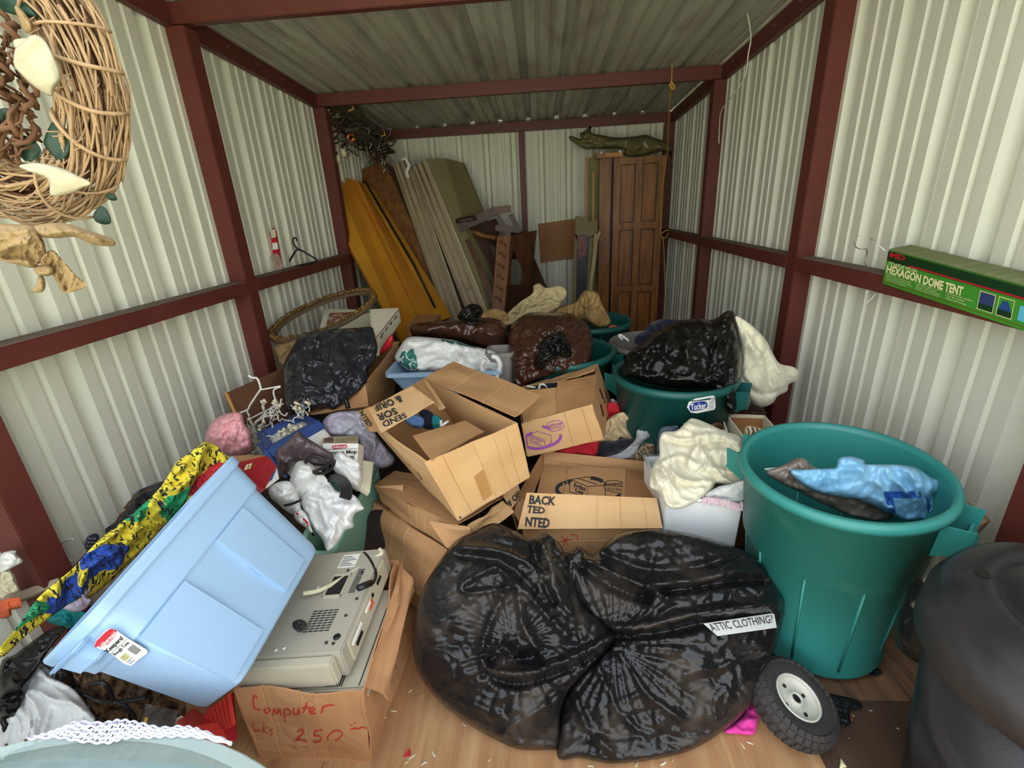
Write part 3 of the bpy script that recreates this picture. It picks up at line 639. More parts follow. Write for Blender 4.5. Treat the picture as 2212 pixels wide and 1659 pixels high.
for i, (p, lb) in enumerate((([(752, 240), (764, 235), (759, 224)], 'small bent yellow clip on the top slat under the roof'), ([(824, 294), (832, 292), (829, 283)], 'small bent yellow clip at the far end of the slats'), ([(802, 330), (813, 324), (809, 318)], 'small bent yellow clip low on the dark slat'))):
    tag(tube('clip', pxs(p, 4.4 + .4 * i), .008, M_YCORD, None, 4), lb, 'clip', 'yellow clips')
# cords
yc = thing('yellow_cord', 'thin yellow cord hanging from the roof beam down past the oak door', 'cord')
tube('cord', spline(pxs([(1452, 137, 4.26), (1451, 165, 4.27), (1449, 190, 4.3), (1445, 250, 4.6), (1441, 330, 5.2), (1433, 390, 5.3), (1428, 450, 5.33), (1427, 500, 5.33), (1433, 525, 5.33), (1436, 600, 5.3), (1437, 705, 5.2)]), 6), .0045, M_YCORD, yc)
tube('knot', spline(pxs([(1449, 176, 4.28), (1455, 184, 4.28), (1456, 192, 4.28), (1450, 190, 4.28), (1447, 180, 4.28)]), 4), .008, M_YCORD, yc)
tube('loop', spline(pxs([(1429, 505, 5.35), (1438, 498, 5.35), (1446, 500, 5.35), (1436, 515, 5.35), (1430, 510, 5.35)]), 4), .005, M_YCORD, yc)
tag(tube('white_wire', spline(pxs([(1614, 28, 3.4), (1620, 60, 3.4), (1622, 85, 3.4), (1616, 120, 3.4), (1613, 150, 3.4), (1605, 175, 3.45), (1580, 210, 3.6), (1558, 240, 3.9), (1554, 275, 4.1), (1553, 310, 4.1)]), 6), .004, M_CORD), 'thin white wire curling down from the roof in front of the right rafter', 'wire')
# left girt things
hg = thing('clothes_hanger', 'black plastic clothes hanger standing on the left rail', 'hanger')
tube('hook', spline(pxs([(641, 521), (640, 515), (635, 514), (633, 521), (636, 530), (644, 538)], 3.42), 6), .006, M_BLACK, hg)
tube('hanger_frame', pxs([(644, 538), (638, 543), (620, 573), (622, 579), (684, 566), (685, 561), (655, 543), (644, 538)], 3.42), .007, M_BLACK, hg)
gb = thing('glove_packet', 'clear packet of red and white work gloves standing on the left rail', 'packet')
blob('glove', [(582, 520), (588, 495), (596, 496), (600, 515), (606, 550), (611, 575), (606, 584), (590, 584), (584, 560)], 3.25, .03, .03, M_REDC, gb, step=3, amp=.006, scale=.04)
slab('card', [at(584, 497, 3.2), at(594, 495, 3.2), at(596, 512, 3.2), at(586, 515, 3.2)], .004, M_PETAL, gb); slab('cuff', [at(588, 525, 3.2), at(598, 524, 3.2), at(600, 538, 3.2), at(589, 540, 3.2)], .01, M_WHITE, gb)
blob('packet_film', [(583, 555), (600, 548), (612, 572), (607, 586), (588, 586)], 3.18, .02, .02, mat('clear_packet', '#c9c3b0', .1, alpha=.3), gb, step=3, amp=.008, scale=.03)
tag(slab('leaf_scrap', [at(576, 597, 3.1), at(583, 589, 3.1), at(593, 592, 3.1), at(590, 596, 3.1)], .003, M_PAPER), 'dry leaf scrap lying on the left rail beside the glove packet', 'leaf')
tag(lathe('white_cup', [(.0, 0), (.03, .0), (.034, .06), (.03, .065), (0, .065)], at(8, 748, 1.68) * np.array([1, 1, 0]) + np.array([-.0, 0, 1.264]), M_PETAL), 'rounded cream cup standing at the left picture edge of the rail', 'cup')
# tent carton on the right girt
tb = thing('tent_carton', 'long green tent carton lying on the right rail', 'carton')
tP = dict(a=at(1918, 540, X=1.352), b=at(1905, 613, X=1.352)); u1, u2 = at(2330, 650, X=1.352), at(2308, 748, X=1.352); ofs = np.array([.095, .02, .004])
hexa('carton_body', [tP['b'], u2, u2 + ofs, tP['b'] + ofs, tP['a'], u1, u1 + ofs, tP['a'] + ofs], M_GREENB, tb, .003)
bv = bvh_of(bpy.data.objects['carton_body'])
def tq(u0, v0, u1_, v1_):
    Q = [(1918, 540), (2330, 650), (2308, 748), (1905, 613)]; return [quadmap(Q, u0, v0), quadmap(Q, u1_, v0), quadmap(Q, u1_, v1_), quadmap(Q, u0, v1_)]
patch('dark_band', tq(0.004, .02, .99, .31), bv, M_GREENK, tb, 16, .0035); patch('red_line', tq(.12, .26, .99, .30), bv, M_LABELR, tb, 16, .005); patch('red_line', tq(0.004, .90, .99, .915), bv, mat('rust_line', '#8a3a1c', .5), tb, 16, .003)
text('MD', tq(.015, .03, .095, .19), bv, M_LABELR, tb, 'maker_mark', .006, .03)
text('7\'6"x6\'8"x4\' NYLON', tq(.015, .31, .165, .41), bv, M_YELTXT, tb, 'size_print', .006, .02)
text('HEXAGON DOME TENT', tq(.01, .41, .415, .66), bv, M_YELTXT, tb, 'title_print', .006, .045)
for (u0, v0, s_) in ((.015, .68, 'Sleeps four campers easily\nwith room to spare inside\nwaterproof floor and seams\nand two zip windows'), (.17, .66, '• Lightweight, rugged construction\n• Shock corded frame poles\n• Mosquito mesh window panels\n• Roomy, compact carrying bag'), (.33, .66, '• Sets up in only minutes\n• Rain fly included\n• Stakes and storage')): text(s_, tq(u0, v0, u0 + .14, v0 + .2), bv, M_YELTXT, tb, 'small_print', .005)
for u0 in (.50, .60):
    patch('picture_border', tq(u0, .38, u0 + .085, .84), bv, M_YELTXT, tb, 1, .003); patch('picture', tq(u0 + .004, .40, u0 + .081, .68), bv, mat('denim_picture', '#2c3a66', .4, col2='#3c4e80', nscale=60) if u0 < .55 else M_GREENB, tb, 1, .0045); patch('caption', tq(u0 + .004, .68, u0 + .081, .82), bv, M_GREENK, tb, 1, .0045)
polypatch('jacket_picture', [quadmap(tq(.60, .38, .685, .84), a, b) for a, b in ((.1, .6), (.3, .15), (.45, .2), (.6, .15), (.9, .6), (.88, .65), (.1, .65))], bv, mat('blue_jacket_picture', '#2b4a8a', .4), tb, .0055)
patch('blue_patch', tq(.715, .45, .76, .8), bv, mat('cyan_patch', '#5fb8d8', .4), tb, 1, .004)
hexa('carton_top', [tP['a'] + np.array([0, 0, .002]), u1 + np.array([0, 0, .002]), u1 + ofs + np.array([0, 0, .004]), tP['a'] + ofs + np.array([0, 0, .004]), tP['a'] + np.array([0, 0, .006]) + ofs * .3, u1 + np.array([0, 0, .012]) + ofs * .3, u1 + ofs + np.array([0, 0, .01]), tP['a'] + ofs + np.array([0, 0, .01])], M_KRAFTG, tb)
wh = tag(tube('wire_hanger', spline(pxs([(1855, 508, 2.1), (1846, 517, 2.1), (1848, 532, 2.1), (1858, 538, 2.1), (1871, 538, 2.1), (1873, 548, 2.15), (1869, 566, 2.15), (1876, 583, 2.15)]), 5), .0022, M_WIRE), 'thin wire hanger hooked over the right rail beside the tent carton', 'hanger')
tube('wire_end', pxs([(1885, 530, 2.1), (1880, 514, 2.1), (1911, 541, 2.0)]), .0022, M_CORD, wh); tube('wire_loop', pxs([(1872, 626, 2.08), (1869, 645, 2.08), (1871, 658, 2.08), (1893, 634, 2.05)]), .0022, M_CORD, wh)
# ================================================================ CANS
def can(name, c, r1, r0, h, axis, m, lbl, hang=(0, math.pi), cat='bin', grp=None, rim_h=.035, band=.62):
    t = thing(name, lbl, cat, grp); ax = N3((axis[0], axis[1], 1)); b = np.array(c) - ax * h
    b = b + np.array([0, 0, max(0, .003 + r0 * math.hypot(ax[0], ax[1]) - b[2])])
    def R_(z): return r0 + (r1 - r0) * z / h
    prof = [(0, .012), (r0 - .02, .012), (r0, .02), (r0 + .002, .03)] + [(R_(z) - .011, z) for z in (.05, .2, h * band - .006)] + [(R_(h * band) + .004, h * band), (R_(h - rim_h) + .002, h - rim_h), (r1 + .014, h - rim_h), (r1 + .018, h - rim_h / 2), (r1 + .012, h), (r1 - .004, h + .002), (r1 - .01, h - .02), (R_(h * .5) - .012, h * .5), (r0 - .01, .03), (0, .025)]
    lathe('bin_body', prof, b, m, t, 64, axis=ax)
    u = N3(np.cross(ax, [0, 1, 0])); w_ = np.cross(ax, u)
    for g in hang:
        d = math.cos(g) * u + math.sin(g) * w_; s_ = np.cross(ax, d); zc = h - .06
        rr = R_(zc); P = [b + ax * (h - .04) + d * (rr) - s_ * .075, b + ax * (h - .04) + d * (rr + .06) - s_ * .06, b + ax * (h - .04) + d * (rr + .06) + s_ * .06, b + ax * (h - .04) + d * rr + s_ * .075]
        for sg in (-1, 1):
            q = [b + ax * (h - .04) + d * (rr - .005) + s_ * .07 * sg, b + ax * (h - .035) + d * (rr + .065) + s_ * .062 * sg, b + ax * (h - .12) + d * (rr + .06) + s_ * .055 * sg, b + ax * (h - .16) + d * (rr - .012) + s_ * .06 * sg]
            hexa('handle_cheek', q + [p + s_ * .006 * sg for p in q], m, t)
        q = [b + ax * (h - .085) + d * (rr + .045) - s_ * .06, b + ax * (h - .085) + d * (rr + .045) + s_ * .06, b + ax * (h - .125) + d * (rr + .062) + s_ * .058, b + ax * (h - .125) + d * (rr + .062) - s_ * .058]
        hexa('handle_grip', q + [p + d * .008 for p in q], m, t)
    for k in range(10):
        g = 2 * math.pi * (k + .35) / 10; d = math.cos(g) * u + math.sin(g) * w_
        tube('rib', [b + ax * .05 + d * (R_(.05) - .010), b + ax * (h * band - .01) + d * (R_(h * band) - .010)], .0042, m, t, 6)
    return t
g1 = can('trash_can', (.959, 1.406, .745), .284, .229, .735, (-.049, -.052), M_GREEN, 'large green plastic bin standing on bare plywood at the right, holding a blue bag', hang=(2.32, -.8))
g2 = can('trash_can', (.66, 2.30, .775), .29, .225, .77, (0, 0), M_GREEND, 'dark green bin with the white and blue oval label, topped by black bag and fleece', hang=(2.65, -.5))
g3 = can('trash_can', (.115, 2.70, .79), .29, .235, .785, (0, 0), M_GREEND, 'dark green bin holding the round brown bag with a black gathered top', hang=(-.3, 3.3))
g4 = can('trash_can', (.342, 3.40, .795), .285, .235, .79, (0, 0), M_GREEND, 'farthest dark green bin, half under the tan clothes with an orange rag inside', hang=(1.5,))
g5 = can('trash_can', (.70, 2.98, .74), .26, .22, .735, (0, 0), M_GREY, 'grey bin holding dark clothes and a white hanger behind the fleece', hang=(3.3,))
# black lidded bin at the right front corner
g6 = thing('lidded_bin', 'black plastic bin with a dusty domed lid in the right front corner', 'bin')
c6 = np.array([1.135, .765, 0.0]); R6 = .285
lathe('bin_body', [(0, .01), (.21, .01), (.222, .03), (.275, .60), (.262, .60), (.2, .03), (0, .02)], c6, M_BLACKP, g6, 64)
lathe('lid', [(0, .798), (.08, .794), (.14, .784), (.168, .774), (.176, .764), (.190, .761), (.200, .768), (.228, .767), (.252, .760), (.270, .748), (.279, .732), (.284, .703), (.296, .695), (.300, .66), (.302, .61), (.292, .605), (.288, .64), (.27, .72), (.2, .74), (0, .76)], c6, M_BLACKP, g6, 64)
for g in (3.75, 4.9):
    d = np.array([math.cos(g), math.sin(g), 0]); s_ = np.array([-d[1], d[0], 0])
    P = [c6 + d * .219 - s_ * .05 + (0, 0, .06), c6 + d * .249 - s_ * .05 + (0, 0, .38), c6 + d * .257 - s_ * .03 + (0, 0, .43), c6 + d * .261 + s_ * .0 + (0, 0, .445), c6 + d * .257 + s_ * .03 + (0, 0, .43), c6 + d * .249 + s_ * .05 + (0, 0, .38), c6 + d * .219 + s_ * .05 + (0, 0, .06)]
    tube('embossed_arch', spline(P, 4), .005, M_BLACKP, g6)
polypatch('lid_slot', [(2104, 1232), (2115, 1230), (2135, 1236), (2150, 1248), (2138, 1250), (2115, 1244)], bvh_of([o for o in g6.children if o.name.startswith('lid')][0]), M_BLACK, g6, .003, True)
# sticker on the labelled bin
bv = bvh_of(*[o for o in g2.children if o.name.startswith('bin_body')])
polypatch('label', [(1484, 880), (1488, 868), (1502, 861), (1541, 854), (1545, 858), (1546, 880), (1543, 885), (1505, 893), (1492, 891)], bv, M_LABEL, g2, .003)
polypatch('label_oval', [(1489, 880), (1491, 873), (1498, 870), (1518, 867), (1526, 869), (1528, 876), (1523, 883), (1500, 888), (1492, 887)], bv, M_LABELB, g2, .005, True)
text('Tucker', [(1491, 873), (1525, 868), (1526, 883), (1493, 887)], bv, M_WHITE, g2, 'label_name', .007, .02)
text('Round Rugged', [(1496, 866), (1519, 862), (1519, 866), (1496, 870)], bv, M_LABELB, g2, 'label_arc', .005)
text('32 GALLON\nTRASH\nCONTAINER\nDURABLE\nSTRONG', [(1530, 859), (1545, 856), (1545, 880), (1531, 884)], bv, mat('pale_blue_print', '#6f93b8', .5), g2, 'label_print', .005)
E2 = 0
# contents of the big green bin
tag(blob('clear_bag', [(1655, 1020), (1690, 1005), (1722, 990), (1740, 992), (1762, 1010), (1810, 1020), (1850, 1060), (1890, 1095), (1930, 1115), (1900, 1125), (1850, 1118), (1790, 1095), (1730, 1065), (1680, 1040)], 1.42, .05, .12, M_CLEARBR, step=6, amp=.014, scale=.07, floor=.3), 'clear plastic bag over brown and grey fabric inside the large green bin', 'bag')
tag(blob('blue_bag', [(1705, 1018), (1735, 1014), (1790, 1012), (1806, 1008), (1812, 990), (1840, 986), (1868, 995), (1872, 1003), (1925, 1003), (1975, 1008), (2010, 1030), (2030, 1040), (2030, 1065), (2015, 1070), (2028, 1105), (2015, 1118), (1960, 1124), (1925, 1112), (1880, 1090), (1850, 1080), (1800, 1072), (1745, 1055)], 1.36, .06, .08, M_BAGBLU, step=5, amp=.012, scale=.11, fans=[(1712, 1020, .015, 12, 60), (2020, 1045, .014, 12, 50)], floor=.3), 'translucent pale blue plastic bag lying in the large green bin', 'bag')
o = bpy.data.objects['blue_bag']; bv = bvh_of(o)
for pl in ([(1910, 1062), (1988, 1062), (1990, 1076), (1912, 1076)], [(1910, 1062), (1926, 1062), (1938, 1118), (1924, 1118)]): patch('blue_bar', pl, bv, M_BLUEP, o, 6, .003)
text('M A', [(2000, 1070), (2022, 1068), (2030, 1115), (2006, 1118)], bv, M_BLUEP, o, 'bag_print', .003, .03)
tag(tube('string', spline(pxs([(1652, 1014, 1.5), (1675, 1012, 1.5), (1690, 1010, 1.48)]), 4), .004, M_CORD), 'short white string at the left inside the large green bin', 'string')
# ---- wheel, rag and litter
wh_c = np.array([.752, 1.085, .095]); wax = N3((.33, -.22, 1))
wt = thing('cart_wheel', 'small black pneumatic wheel with a white steel hub lying on the floor', 'wheel')
lathe('tyre', [(.062, -.028), (.075, -.036), (.10, -.04), (.118, -.034), (.127, -.018), (.13, 0), (.127, .018), (.118, .034), (.10, .04), (.075, .036), (.062, .028)], wh_c, M_TYRE, wt, 64, axis=wax, close=True)
lathe('hub', [(.070, .030), (.069, .036), (.064, .036), (.060, .018), (.056, .010), (.03, .012), (.022, .018), (.020, .026), (.014, .026), (.012, .0), (.0, .0)], wh_c, M_RIM, wt, 48, axis=wax)
lathe('hub', [(.066, -.028), (.05, -.015), (0, -.012)], wh_c, M_RIM, wt, 32, axis=wax)
lathe('axle_hole', [(.013, .022), (.0, .0215)], wh_c, M_BLACK, wt, 20, axis=wax)
u = N3(np.cross(wax, [0, 1, 0])); v_ = np.cross(wax, u)
for k in range(4): g = k * math.pi / 2 + .5; c = wh_c + (math.cos(g) * u + math.sin(g) * v_) * .042; tube('bolt_hole', [c + wax * .010, c + wax * .0135], .006, M_BLACK, wt, 10)
for row, (rr, hh, l_) in enumerate(((.130, 0, .014), (.124, .024, .012), (.124, -.024, .012), (.112, .036, .012))):
    ps = []
    for k in range(34):
        g = 2 * math.pi * (k + row * .5) / 34; d = math.cos(g) * u + math.sin(g) * v_; s_ = -math.sin(g) * u + math.cos(g) * v_; c = wh_c + d * rr + wax * hh
        n_ = N3(d * (1 - abs(hh) * 10) + wax * np.sign(hh) * abs(hh) * 18); t2 = N3(np.cross(s_, n_)); q = [c - s_ * .0085 - t2 * l_ / 1.4, c + s_ * .0085 - t2 * l_ / 1.4, c + s_ * .0075 + t2 * l_ / 1.4, c - s_ * .0075 + t2 * l_ / 1.4]
        ps.append(([p - n_ * .004 for p in q] + [p + n_ * .004 for p in q], [(3, 2, 1, 0), (4, 5, 6, 7), (0, 1, 5, 4), (1, 2, 6, 5), (2, 3, 7, 6), (3, 0, 4, 7)]))
    o = merged('tread', ps, M_TYRE, wt); o['kind'] = 'stuff'
tag(blob('pink_rag', [(1655, 1440), (1662, 1424), (1680, 1434), (1690, 1432), (1742, 1472), (1738, 1480), (1700, 1468), (1660, 1462), (1648, 1500), (1636, 1560), (1628, 1586), (1600, 1586), (1564, 1580), (1600, 1550), (1625, 1510)], 3, .02, .03, M_PINKC, step=5, kind='cloth', amp=.008, scale=.04, ang=30), 'hot pink cloth crumpled on the floor under the wheel and black bag', 'cloth')
tag(blob('black_grit', [(1770, 1495), (1800, 1500), (1850, 1512), (1862, 1530), (1835, 1535), (1838, 1560), (1820, 1568), (1805, 1540), (1785, 1515)], 3, .003, .004, M_BLACK, step=3, amp=.0025, scale=.012), 'patch of black crumbled debris on the floor beside the wheel', 'debris', kind='stuff')
tag(blob('black_grit', [(1880, 1446), (1900, 1445), (1905, 1455), (1882, 1460)], 3, .003, .004, M_BLACK, step=3, amp=.004, scale=.02), 'small patch of black debris on the floor right of the large green bin', 'debris', kind='stuff')
for p, m_, lb in (((1818, 1652), M_YELTXT, 'tiny yellow paper scrap on the floor at the bottom edge'), ((880, 1628), M_REDC, 'small red wax spot on the plywood by the computer carton'), ((1832, 1552), M_ORANGE, 'tiny orange scrap beside the wheel')):
    c = at(*p, z=.002); tag(mesh('scrap', [c + np.array([-.012, -.01, 0]), c + np.array([.012, -.006, 0]), c + np.array([.006, .016, .004]), c + np.array([0, 0, .006])], [(0, 1, 3), (1, 2, 3), (2, 0, 3)], m_), lb, 'scrap')
rn = random.Random(5); ps = []
for k in range(170):
    x, y = rn.uniform(-.6, 1.1), rn.uniform(.75, 1.35); a = rn.uniform(0, 6.3); l_ = rn.uniform(.002, .012); d = np.array([math.cos(a), math.sin(a), 0]) * l_; e_ = np.array([-d[1], d[0], 0]) * .25; c = np.array([x, y, .002])
    ps.append(([c - d - e_, c + d - e_, c + d + e_, c - d + e_, c + np.array([0, 0, .003])], [(0, 1, 4), (1, 2, 4), (2, 3, 4), (3, 0, 4)]))
tag(merged('wood_crumbs', ps, M_PETAL), 'pale crumbs and splinters scattered over the bare plywood', 'crumbs', kind='stuff')
# things between green bin, black bin and wall
tag(slab('timber', [at(2068, 1092, 1.35), at(2100, 1085, 1.5), at(2140, 1125, 1.35), at(2112, 1136, 1.2)], .05, M_PINE), 'end of a bare timber against the right wall behind the black bin', 'timber')
jr = thing('glass_jar', 'dark glass jar with tan candle stubs behind the black bin', 'jar')
cj = at(2015, 1330, 1.02); lathe('jar', [(.0, 0), (.06, .0), (.07, .05), (.07, .17), (.05, .2), (.045, .2), (.062, .17), (.062, .05), (0, .02)], cj - np.array([0, 0, .12]), mat('dark_glass', '#1c2020', .1, alpha=.55), jr, 32)
for p in ((2022, 1262), (2005, 1300), (1990, 1312), (2028, 1290)): c = at(*p, 1.0); tube('candle_stub', [c, c + np.array([.01, .03, -.02])], .014, M_PETAL, jr, 10)
# ================================================================ THE TWO BIG BLACK BAGS
LB = [(894, 1356), (907, 1289), (934, 1235), (981, 1171), (1025, 1147), (1066, 1130), (1106, 1144), (1147, 1164), (1170, 1152), (1187, 1150), (1207, 1171), (1224, 1201), (1240, 1250), (1264, 1309), (1322, 1356), (1332, 1380), (1315, 1403), (1268, 1450), (1227, 1494), (1210, 1548), (1209, 1612), (1180, 1619), (1126, 1619), (1086, 1605), (1018, 1568), (951, 1518), (907, 1460), (892, 1410)]
RB = [(1207, 1639), (1205, 1588), (1212, 1538), (1230, 1487), (1290, 1423), (1320, 1385), (1300, 1350), (1254, 1316), (1190, 1240), (1215, 1198), (1240, 1190), (1250, 1180), (1281, 1197), (1312, 1171), (1338, 1154), (1389, 1144), (1440, 1144), (1497, 1154), (1550, 1168), (1603, 1187), (1638, 1211), (1661, 1243), (1687, 1282), (1695, 1301), (1691, 1343), (1680, 1382), (1667, 1417), (1648, 1462), (1629, 1514), (1596, 1552), (1564, 1578), (1500, 1617), (1423, 1639), (1322, 1649), (1254, 1637)]
tag(blob('trash_bag', RB, (1.42, .97), .13, .2, M_BAGBLK, step=5, amp=.0045, scale=.10, fmul=1.55, fans=[(1325, 1390, .020, 34, 130), (1660, 1300, .012, 22, 70), (1230, 1215, .014, 20, 60)], folds=[
    ([(1222, 1300), (1265, 1335), (1320, 1356), (1400, 1352), (1480, 1330), (1560, 1318), (1690, 1302)], .035, 11), ([(1240, 1325), (1320, 1372), (1420, 1366), (1520, 1345), (1660, 1330)], -.028, 9),
    ([(1270, 1210), (1330, 1240), (1400, 1270), (1440, 1290)], .03, 9), ([(1260, 1225), (1320, 1265), (1400, 1300)], -.03, 10), ([(1300, 1195), (1400, 1230), (1500, 1225), (1600, 1200)], -.02, 10), ([(1390, 1285), (1480, 1272), (1580, 1255), (1670, 1252)], -.032, 10), ([(1400, 1262), (1500, 1255), (1600, 1232)], .02, 8),
    ([(1395, 1400), (1460, 1405), (1520, 1425)], .012, 10), ([(1330, 1400), (1400, 1500), (1480, 1560)], .012, 8), ([(1290, 1440), (1340, 1540), (1400, 1590)], .012, 8), ([(1240, 1500), (1270, 1570), (1320, 1620)], .014, 8), ([(1640, 1400), (1560, 1440), (1480, 1455)], .01, 8)]), 'right-hand of two full dusty black trash bags in front, with a handwritten paper strip', 'bag', 'big black bags')
tag(blob('trash_bag', LB, (1.40, .985), .15, .2, M_BAGBLK, step=5, amp=.0045, scale=.10, fmul=1.55, fans=[(1110, 1395, .022, 26, 90), (1190, 1200, .014, 22, 70), (1265, 1440, .015, 26, 80)], folds=[
    ([(1046, 1430), (1060, 1450), (1120, 1456), (1200, 1436), (1270, 1405), (1325, 1372)], .040, 11), ([(1050, 1452), (1110, 1476), (1190, 1462), (1280, 1418)], -.028, 10), ([(1060, 1428), (1090, 1400), (1110, 1420), (1150, 1425)], -.045, 16),
    ([(985, 1180), (1080, 1190), (1160, 1230), (1210, 1300)], .018, 8), ([(990, 1200), (1080, 1215), (1140, 1260), (1190, 1330)], -.016, 8), ([(1170, 1160), (1190, 1220), (1210, 1290), (1230, 1320)], .025, 9), ([(1150, 1170), (1165, 1230), (1195, 1300)], -.02, 8),
    ([(1070, 1222), (1000, 1262), (1012, 1280), (1100, 1270)], .016, 6), ([(1100, 1260), (1060, 1340), (1040, 1400)], .022, 9), ([(1120, 1280), (1130, 1350), (1160, 1400)], .025, 9), ([(1075, 1225), (1160, 1300), (1220, 1370)], .02, 10), ([(1230, 1492), (1120, 1560), (1070, 1600)], .012, 9)]), 'left-hand of two full dusty black trash bags in front, with an open twisted mouth', 'bag', 'big black bags')
o = bpy.data.objects['trash_bag']; bv = bvh_of(o)
pa, pb_, pc_ = [hit(bv, *p_, .03) for p_ in ((1525, 1352), (1665, 1330), (1620, 1362))]; bv = plane_bvh(pa, pb_, pc_); ps_ = patch('paper_strip', [(1519, 1347), (1672, 1324), (1678, 1356), (1550, 1374)], bv, M_LABEL, o, 2, .0)
text('ATTIC CLOTHING?', [(1528, 1348), (1668, 1328), (1670, 1345), (1540, 1364)], bv, M_INK, o, 'handwriting', .003)
# ================================================================ COMPUTER CARTON
cc = thing('cardboard_box', 'open brown carton marked with red handwriting, holding beige computers', 'box')
fl_, fr_, brr, bll = np.array([-.925, .932, .32]), np.array([-.54, .932, .318]), np.array([-.585, 1.46, .325]), np.array([-.93, 1.48, .32])
FL0, FR0, BR0, BL0 = np.array([-.925, .94, .003]), np.array([-.57, .935, .003]), np.array([-.56, 1.40, .003]), np.array([-.92, 1.45, .003])
def panel(name, q, th, m, parent, n=8, warp=.004, crease=(), seed=0):
    """warped sheet of board from 4 world points, with thickness and pressed creases (lines in u or v)"""
    q = [np.array(p, float) for p in q]; nn = N3(np.cross(q[1] - q[0], q[3] - q[0])); nn = nn if np.dot(nn, q[0] - EYE) > 0 else -nn
    us = sorted(set([i / n for i in range(n + 1)] + [c[1] + d for c in crease if c[0] == 'u' for d in (-.008, 0, .008)])); vs_ = sorted(set([i / n for i in range(n + 1)] + [c[1] + d for c in crease if c[0] == 'v' for d in (-.012, 0, .012)]))
    V = []; cu = {c[1] for c in crease if c[0] == 'u'}; cv = {c[1] for c in crease if c[0] == 'v'}
    for v in vs_:
        for u in us:
            p = (q[0] * (1 - u) + q[1] * u) * (1 - v) + (q[3] * (1 - u) + q[2] * u) * v
            w_ = warp * noise.noise(Vector((u * 2.3 + seed * 3.1, v * 2.3, seed))) * 2 * math.sin(math.pi * min(max(u, .08), .92)) ** .5
            if u in cu or v in cv: w_ += .0035
            V.append(p + nn * w_)
    k = len(V); V += [p + nn * th for p in V]; a_, b_ = len(us), len(vs_); F = []
    for j in range(b_ - 1):
        for i in range(a_ - 1): s_ = j * a_ + i; F += [(s_, s_ + 1, s_ + a_ + 1, s_ + a_), (k + s_, k + s_ + a_, k + s_ + a_ + 1, k + s_ + 1)]
    for i in range(a_ - 1): F += [(i, k + i, k + i + 1, i + 1)]; s_ = (b_ - 1) * a_ + i; F += [(s_, s_ + 1, k + s_ + 1, k + s_)]
    for j in range(b_ - 1): s_ = j * a_; F += [(s_, s_ + a_, k + s_ + a_, k + s_)]; s_ += a_ - 1; F += [(s_, k + s_, k + s_ + a_, s_ + a_)]
    o = mesh(name, V, F, m, parent); b = bmesh.new(); b.from_mesh(o.data); bmesh.ops.recalc_face_normals(b, faces=b.faces); b.to_mesh(o.data); b.free(); return o
PS = [0]
def pan(name, l, m, parent, th=.005, **k):
    PS[0] += 1; return panel(name, [at(*p) for p in l], th, m, parent, seed=PS[0], **k)
front = panel('front_side', [fl_, fr_, FR0, FL0], .005, M_CARDR, cc, crease=(('u', .2), ('u', .5), ('u', .62)), warp=.012)
panel('right_side', [fr_, brr, BR0, FR0], .005, M_CARDR, cc, crease=(('v', .3), ('u', .4)), warp=.02, seed=4)
panel('back_side', [brr, bll, BL0, BR0], .005, M_CARDR, cc, seed=2); panel('left_side', [bll, fl_, FL0, BL0], .005, M_CARDR, cc, seed=3); panel('bottom', [FL0, FR0, BR0, BL0], .004, M_CARDR, cc, warp=0)
panel('right_flap', [fr_ + (0, .02, 0), brr + (.015, .0, .0), brr + (.085, -.10, -.05), fr_ + (.045, .05, -.10)], .005, M_CARDR, cc, warp=.02, seed=6)
bv = bvh_of(front)
strokes('handwriting', [[(556, 1508), (549, 1503), (547, 1515), (550, 1530), (562, 1533)], [(575, 1530), (571, 1537), (577, 1541), (583, 1534), (577, 1529)], [(590, 1546), (592, 1532), (598, 1543), (602, 1532), (608, 1546)], [(616, 1560), (614, 1536), (622, 1532), (628, 1540), (618, 1546)], [(634, 1530), (635, 1542), (642, 1543), (645, 1530), (648, 1544)], [(663, 1517), (655, 1540)], [(652, 1530), (668, 1528)], [(670, 1538), (679, 1534), (676, 1528), (668, 1534), (672, 1542), (683, 1540)], [(694, 1542), (698, 1526)], [(696, 1532), (704, 1525), (722, 1523)]], 3.2, bv, M_REDINK, cc)
strokes('handwriting', [[(529, 1562), (533, 1578), (539, 1566), (543, 1580), (549, 1560)], [(552, 1574), (550, 1580), (556, 1580), (555, 1574)], [(560, 1582), (561, 1572), (566, 1572)], [(570, 1560), (568, 1584)], [(578, 1570), (569, 1577), (579, 1585)], [(589, 1574), (583, 1578), (589, 1583), (583, 1590)]], 1.8, bv, M_REDINK, cc)
strokes('handwriting', [[(642, 1582), (652, 1575), (654, 1584), (638, 1600), (648, 1598), (662, 1603)], [(697, 1577), (681, 1579)], [(681, 1579), (679, 1590), (690, 1590), (694, 1598), (684, 1604), (676, 1602)], [(720, 1580), (708, 1592), (712, 1602), (728, 1598), (740, 1584), (730, 1578), (720, 1580)], [(757, 1577), (766, 1573), (774, 1575), (782, 1571), (792, 1574)], [(757, 1567), (760, 1566)], [(765, 1563), (768, 1562)]], 3.0, bv, M_REDINK, cc)
